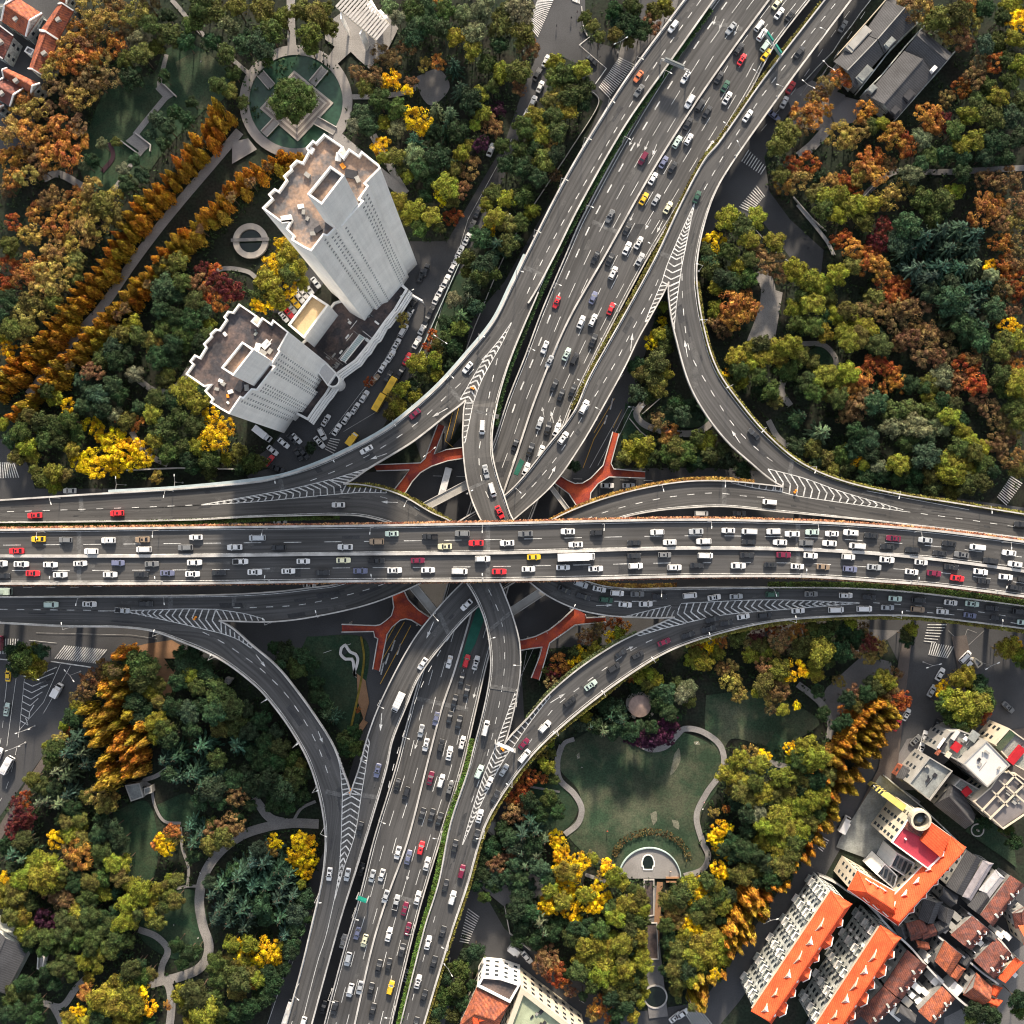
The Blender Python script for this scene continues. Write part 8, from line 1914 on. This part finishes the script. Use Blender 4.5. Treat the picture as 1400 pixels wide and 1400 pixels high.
hedge("yellowish planter hedge between the six-lane road and its right side road",'B',[(1122,3),(1050,95),(980,193),(958,222),(893,350),(853,424),(826,470),(800,520),(781,560)],0.9,(0.13,0.115,0.03),seed=2,hh=0.2)
hedge("dark planter hedge between the six-lane road and the western approach road",'R1',[(972,12),(912,95),(855,180),(794,285),(760,352),(738,402),(702,488),(686,537),(677,583)],1.8,DG,seed=3,hh=-0.4)
hedge("green hedge strip between the southern lanes and the eastern ramp",'AP',[(646,1010),(638,1050),(612,1125),(596,1205),(576,1275),(545,1400)],1.7,(0.09,0.15,0.03),seed=4,hh=0.4)
hedge("orange-dotted planter hedge on the inner edge of the ramp turning east",'A',[(805,793),(826,798),(862,801),(925,800)],1.4,OG,seed=5,hh=0.5)
hedge("green planter strip below the right end of the elevated expressway",'A',[(1050,800),(1175,801),(1275,808),(1400,825)],2.2,GG,seed=6,hh=0.3)
hedge("orange-gold planter hedge on the outer rim of the ramp turning south",'BP',[(750,712),(801,688),(868,668),(935,656),(990,655),(1031,659)],1.2,OG,seed=7,hh=0.6)
hedge("gold planter hedge on the inner rim of the ramp turning west",'AP',[(475,663),(510,664),(551,676),(592,699),(617,713)],1.3,YG,seed=8,hh=0.6)
hedge("green planter strip between the left road and the elevated expressway",'AP',[(0,717),(128,716),(268,713),(403,708),(465,707)],1.6,GG,seed=9,hh=0.3)
hedge("pale planter hedge on the inner curve of the south-eastern side road",'F',[(720,981),(751,945),(790,911),(836,881),(870,864)],1.1,(0.12,0.14,0.06),seed=10,hh=0.6)
hedge("yellow-green hedge along the lower rim of the south-eastern side road",'F',[(1400,863),(1275,847),(1200,844),(1100,848),(1000,864),(937,883)],1.2,YG,seed=11,hh=0.3)
hedge("gold hedge on the lower rim of the side road above the round pavilion",'F',[(900,900),(862,923),(828,950),(771,995),(731,1034),(692,1085),(664,1136),(642,1210),(617,1285),(582,1400)],0.9,YG,seed=12,hh=0.3)
hedge("orange-dotted planter rail along the upper rim of the elevated expressway",'EW',[(0,722),(235,719),(470,716.5),(650,713.5),(935,708),(1098,711),(1198,716.5),(1299,725.5),(1400,738.5)],0.6,(0.45,0.22,0.12),seed=13,dens=30,hh=0.5)
hedge("planter rail with rust-coloured plants on the lower rim of the elevated expressway",'EW',[(0,799.5),(235,799.5),(470,796.5),(650,795.5),(800,793),(935,790),(1098,790),(1198,796),(1299,804),(1400,818)],0.5,(0.35,0.17,0.10),seed=14,dens=26,hh=0.4)
hedge("dark box hedges lining the dark side of the ramp near the left junction",'B',[(940,300),(900,400),(870,455),(850,505)],0.0,DG,seed=15)
# people on the paths
def person(px,py,z,top,leg,rz,label):
    """standing figure: skinned body, with clothing and hair as parts"""
    mesh=bpy.data.meshes.new("person_body"); V=[(0,0,0.95),(0,0,1.2),(0,0,1.42),(0,0,1.52),(0,0,1.68),(0.09,0,0.9),(0.10,0.03,0.5),(0.10,-0.03,0.07),(0.11,0.1,0.04),(-0.09,0,0.9),(-0.10,-0.08,0.5),(-0.10,-0.18,0.09),(-0.11,-0.06,0.04),(0.19,0,1.40),(0.25,0.05,1.12),(0.24,0.18,0.9),(-0.19,0,1.40),(-0.25,-0.05,1.12),(-0.24,0.02,0.86)]
    E=[(0,1),(1,2),(2,3),(3,4),(0,5),(5,6),(6,7),(7,8),(0,9),(9,10),(10,11),(11,12),(2,13),(13,14),(14,15),(2,16),(16,17),(17,18)]
    R=[.15,.14,.15,.06,.11,.09,.065,.045,.04,.09,.065,.045,.04,.07,.05,.035,.07,.05,.035]
    return V,E,R
_pm=None
def make_person_mesh():
    V,E,R=person(0,0,0,0,0,0,0)
    me=bpy.data.meshes.new("person_skin_base"); me.from_pydata(V,E,[]); o=bpy.data.objects.new("person_skin_base",me); COL.objects.link(o)
    o.modifiers.new("skin",'SKIN'); 
    for i,r in enumerate(R): me.skin_vertices[0].data[i].radius=(r,r*0.8)
    me.skin_vertices[0].data[0].use_root=True
    s=o.modifiers.new("sub",'SUBSURF'); s.levels=1; s.render_levels=1
    dg=bpy.context.evaluated_depsgraph_get(); m2=bpy.data.meshes.new_from_object(o.evaluated_get(dg)); bpy.data.objects.remove(o)
    m2.materials.clear(); 
    for m in (M_CLOTH,M_TROUS,M_SKIN): m2.materials.append(m)
    for p in m2.polygons: p.material_index=2 if p.center.z>1.5 or (abs(p.center.x)>0.2 and p.center.z<0.98) else (0 if p.center.z>0.93 else 1)
    return m2
def omat(name,rough=0.8):
    m=bpy.data.materials.new(name); m.use_nodes=True; b=m.node_tree.nodes["Principled BSDF"]; oi=m.node_tree.nodes.new("ShaderNodeObjectInfo"); m.node_tree.links.new(oi.outputs["Color"],b.inputs["Base Color"]); b.inputs["Roughness"].default_value=rough; return m
M_CLOTH=omat("jacket_cloth"); M_TROUS=mat("trouser_cloth",(0.03,0.035,0.05),0.9); M_SKIN=mat("skin",(0.45,0.27,0.19),0.6); M_HAIR=mat("black_hair",(0.01,0.009,0.008),0.6)
PM=make_person_mesh(); hb=MB(); hb.cyl(0,-0.01,1.62,1.78,0.11,0.07,10); HM=hb.mesh("hair_cap",[M_HAIR])
for px,py,c,lab in ((781,26,(0.02,0.02,0.03),"dark-clothed person walking on the grey crossroads near the upper edge"),(761,37,(0.03,0.03,0.04),"dark-clothed person standing alone in the middle of the grey crossroads"),(789,18,(0.10,0.03,0.05),"person in dark red walking by the crooked white wall"),(276,86,(0.8,0.8,0.8),"person in white on the sunlit lawn of the terraced garden"),(443,74,(0.75,0.75,0.75),"person in white beside the round pond path"),
   (962,1096,(0.7,0.4,0.4),"person in pink on the curving path right of the lawn"),(960,1105,(0.8,0.8,0.78),"person in white beside the person in pink on the curving path"),(830,1135,(0.55,0.08,0.03),"person in orange-red on the lawn near the stage"),(916,1190,(0.7,0.45,0.35),"person in pale orange by the stage seat wall"),(239,1263,(0.75,0.75,0.75),"person in white on the small lawn of the dark park"),(272,1281,(0.8,0.8,0.8),"person in white near the lower bend of the dark park path"),(275,1192,(0.78,0.78,0.78),"person in white beside the main bend of the dark park path"),
   (748,865,(0.6,0.6,0.65),"pale-clothed person walking on the dark red curved footbridge"),(733,873,(0.5,0.45,0.5),"second walker on the dark red curved footbridge, nearer its arm"),(795,1048,(0.4,0.4,0.4),"person in grey on the path beside the kidney lawn"),(1104,340,(0.05,0.05,0.06),"dark-clothed person crossing the lane near the wood"),(820,80,(0.04,0.04,0.05),"dark-clothed person by the parked bicycles near the crossroads"),(790,1034,(0.75,0.75,0.72),"person in white sitting-out spot on the upper lawn edge"),(952,1015,(0.7,0.75,0.7),"person in pale green on the upper right of the kidney lawn")):
    z=5.55 if "footbridge" in lab else 0.35
    p=P(px,py,z); o=link_mesh("person",PM,None,c); o.location=(p.x,p.y,z); o.rotation_euler=(0,0,RV.uniform(0,6)); tag(o,lab,"person")
    link_mesh("hair",HM,o)
# undergrowth: low leafy ground cover in the woods
def undergrowth():
    rn=random.Random(77); mb=MB()
    for t in TREES:
        if t['code'] in('M','m') : k=8
        else: k=13
        c=t['o'].location
        for _ in range(k):
            a=rn.uniform(0,6.28); q=rn.uniform(0.2,2.0)*t['r']/4
            x,y=c.x+q*math.cos(a),c.y+q*math.sin(a)
            px,py=700+x*4,700-y*4
            if bad_ground(px,py): continue
            for _ in range(5):
                spray(mb,(x+rn.uniform(-.8,.8),y+rn.uniform(-.8,.8),rn.uniform(0.3,1.3)),(0,0,1),0.55*rn.uniform(.6,1.4),rn)
    o=mb.build("undergrowth",M_HEDGE); o.color=(0.030,0.050,0.020,1); tag(o,kind="stuff")
hedge("orange-brown planting bed arched round the top of the half-round stage",None,[(838,1170),(848,1152),(868,1140),(893,1136),(918,1143),(936,1158),(942,1175)],2.4,(0.095,0.07,0.028),seed=21,dens=6,hh=1.0)
hedge("purple heather bed on the rim of the kidney lawn",None,[(862,1008),(880,1016),(900,1012),(915,1000)],3.2,(0.055,0.018,0.035),seed=22,dens=14,hh=0.8)
hedge("trimmed hedge line on the west side of the stage path",None,[(882,1225),(880,1270),(880,1320),(878,1365)],2.2,(0.12,0.13,0.03),seed=23,dens=18,hh=1.6)
hedge("trimmed hedge line on the east side of the stage path",None,[(912,1240),(914,1290),(920,1340),(928,1370)],2.0,(0.09,0.105,0.03),seed=24,dens=18,hh=1.6)
BADG=[]
for o in COL.objects:
    if o.type=='MESH' and o.get("kind")=="structure" and o.name.split('.')[0] in ("street","pavement","lawn","footpath","courtyard","parking_lot_ground"):
        BADG.append(o)
_cells={}
def mark_cells():
    # rasterise the ground sheets into 1 m cells so ground cover keeps off paths, lawns and streets
    for o in BADG:
        me=o.data
        for p in me.polygons:
            vs=[me.vertices[i].co for i in p.vertices]
            x0,x1=min(v.x for v in vs),max(v.x for v in vs); y0,y1=min(v.y for v in vs),max(v.y for v in vs)
            for ix in range(int(math.floor(x0)),int(math.ceil(x1))+1):
                for iy in range(int(math.floor(y0)),int(math.ceil(y1))+1):
                    if abs(ix)>200 or abs(iy)>200: continue
                    inside=False; n=len(vs); j=n-1
                    for i in range(n):
                        if (vs[i].y>iy)!=(vs[j].y>iy) and ix<(vs[j].x-vs[i].x)*(iy-vs[i].y)/(vs[j].y-vs[i].y)+vs[i].x: inside=not inside
                        j=i
                    if inside: _cells[(ix,iy)]=1
mark_cells()
def bad_ground(px,py):
    x,y=(px-700)/4,(700-py)/4
    return (round(x),round(y)) in _cells
undergrowth()
# the big tree on the pond island
tree(399,135,31,'G',h=13,lab="big round dark green tree on the stepped island of the pond",base=1.2)
for t in TREES[-1:]: t['o'].children[0].data=CROWNS['dense'][0]; t['o'].children[0].scale=(7.6,7.6,7.0); t['o'].children[0].color=(0.055,0.085,0.022,1)
# ------------------------------------------------------------------ labels for the repeats
_o1="first second third fourth fifth sixth seventh eighth ninth tenth eleventh twelfth thirteenth fourteenth fifteenth sixteenth seventeenth eighteenth nineteenth".split()
_t="x x twenty thirty forty fifty sixty seventy eighty ninety".split()
_tt="x x twentieth thirtieth fortieth fiftieth sixtieth seventieth eightieth ninetieth".split()
def ordw(n):
    if n<20: return _o1[n-1]
    if n>=100: return "hundred-and-"+(ordw(n-100) if n>100 else "zeroth")
    return _tt[n//10] if n%10==0 else _t[n//10]+"-"+_o1[n%10-1]
WHERE={('R1',):("on the western approach road",'n'),('A',):("on the ramp turning east",'w'),('AP',):("on the double-bend ramp turning west",'n'),
 ('F',):("on the south-eastern side road",'w'),('B',):("on the road and ramp turning north",'w'),('E',):("on the north-eastern side road",'n'),('BP',):("on the ramp turning south",'n'),
 ('G',):("on the south-western curved ramp",'n'),('towers_street',):("in the street below the white towers",'n'),('tower_car_park',):("in the small car park between both towers",'n'),
 ('upper_crossroads',):("parked by the upper crossroads",'n'),('temple_street',):("in the street by the grey halls",'n'),('shop_street',):("in the street by the shops",'n'),
 ('zebra_street',):("in the south-western street by the zebra crossing",'n'),('under_deck_road',):("on the ground road beside the expressway",'w'),
 ('ramp_gap_lane',):("on the ground lane between the southern roads",'n'),('southern_street',):("in the street below the southern park",'n')}
groups={}
for v in VEH:
    kind={'sedan':'car','suv':'car'}.get(v['kind'],{'van':'van','pickup':'pickup','truck':'truck','bus':'bus'}.get(v['kind']))
    i=v['info']
    if i[0]=='EW': wh="in the %s lane of the wide expressway's %s carriageway"%(i[2],'north' if i[1]=='upper' else 'south'); ax='w'
    elif i[0]=='NS': wh="on the %s lanes, %s of the crossing"%(i[1],'north' if i[2]=='upper' else 'south'); ax='n'
    else: wh,ax=WHERE[tuple(i)]
    v['wh'],v['ax'],v['kw']=wh,ax,kind
    groups.setdefault((v['col'],kind,wh),[]).append(v)
for (c,k,wh),L in groups.items():
    L.sort(key=lambda v:(v['px'] if v['ax']=='w' else v['py']))
    for n,v in enumerate(L):
        lab="%s %s %s"%(c,k,wh) if len(L)==1 else "%s %s %s from the %s %s"%(ordw(n+1),c,k,'west' if v['ax']=='w' else 'north',wh)
        if len(lab.split())>16: lab=lab.replace(' from the west','').replace(' from the north','')
        g="vehicles "+wh
        tag(v['o'],lab,v['cat'] if k not in('car',) else 'car',g)
SHORT={'G':'green tree','L':'yellow-green tree','D':'dark tree','T':'bluish tree','W':'grey-green tree','V':'olive tree','O':'orange tree','R':'red tree','N':'brown tree','Q':'golden-brown tree','K':'dark red tree','P':'purple tree','Y':'yellow ginkgo','C':'cedar','c':'pale cedar','M':'redwood','m':'redwood','B':'shrub'}
CATS={'broadleaf_tree':'broadleaf tree','camphor_tree':'camphor tree','evergreen_tree':'evergreen tree','shade_tree':'shade tree','willow_tree':'willow','plane_tree':'plane tree','maple_tree':'maple','plum_tree':'plum tree','ginkgo_tree':'ginkgo','cedar_tree':'cedar','redwood_tree':'redwood','garden_shrub':'shrub'}
rare={'Y':0.45,'R':0.55,'K':0.45,'P':0.45,'W':0.6,'C':0.7,'c':0.55,'O':0.7,'M':0.9,'m':0.9}
tg={}
for t in TREES:
    best=None
    for u in TREES:
        if u is t or SHORT[u['code']]==SHORT[t['code']]: continue
        dx,dy=u['px']-t['px'],u['py']-t['py']
        if abs(dx)>60 or abs(dy)>60: continue
        d=(dx*dx+dy*dy)*rare.get(u['code'],1.0)
        if best is None or d<best[0]: best=(d,u)
    nb=best[1]['code'] if best else None
    tg.setdefault((t['code'],t['region'],SHORT[nb] if nb and t['code'] not in 'Mm' else ''),[]).append(t)
for (code,reg,nb),L in tg.items():
    L.sort(key=lambda t:(t['py'],t['px']))
    for n,t in enumerate(L):
        name=t['o'].name.split('.')[0]
        words=t['words'].replace('tall narrow ','')
        a='an' if nb[:1] in 'aeio' else 'a'
        base=words+(" beside %s %s"%(a,nb) if nb else '')+' '+reg
        if len(L)>1: base=ordw(n+1)+' '+words+' from the north'+(" beside %s %s"%(a,nb) if nb else '')+' '+reg
        if len(base.split())>15: base=base.replace(' from the north','')
        if len(base.replace('-',' ').split())>16: base=base.replace(' tree beside',' beside').replace(' clumpy','').replace(' round-crowned','').replace('dense ','')
        lab=t['lab'] or base
        tag(t['o'],lab,CATS[name],None if t['lab'] else "%ss %s"%(CATS[name],reg))
for wh in sorted({l[3] for l in LAMPS}):
    L=[l for l in LAMPS if l[3]==wh]; L.sort(key=lambda l:(l[1] if 'expressway' in wh or 'turning' in wh else l[2]))
    for n,l in enumerate(L):
        tag(l[0],"%s white street lamp from the %s %s"%(ordw(n+1),'west' if 'expressway' in wh or 'turning' in wh else 'north',wh),"street lamp","street lamps "+wh)
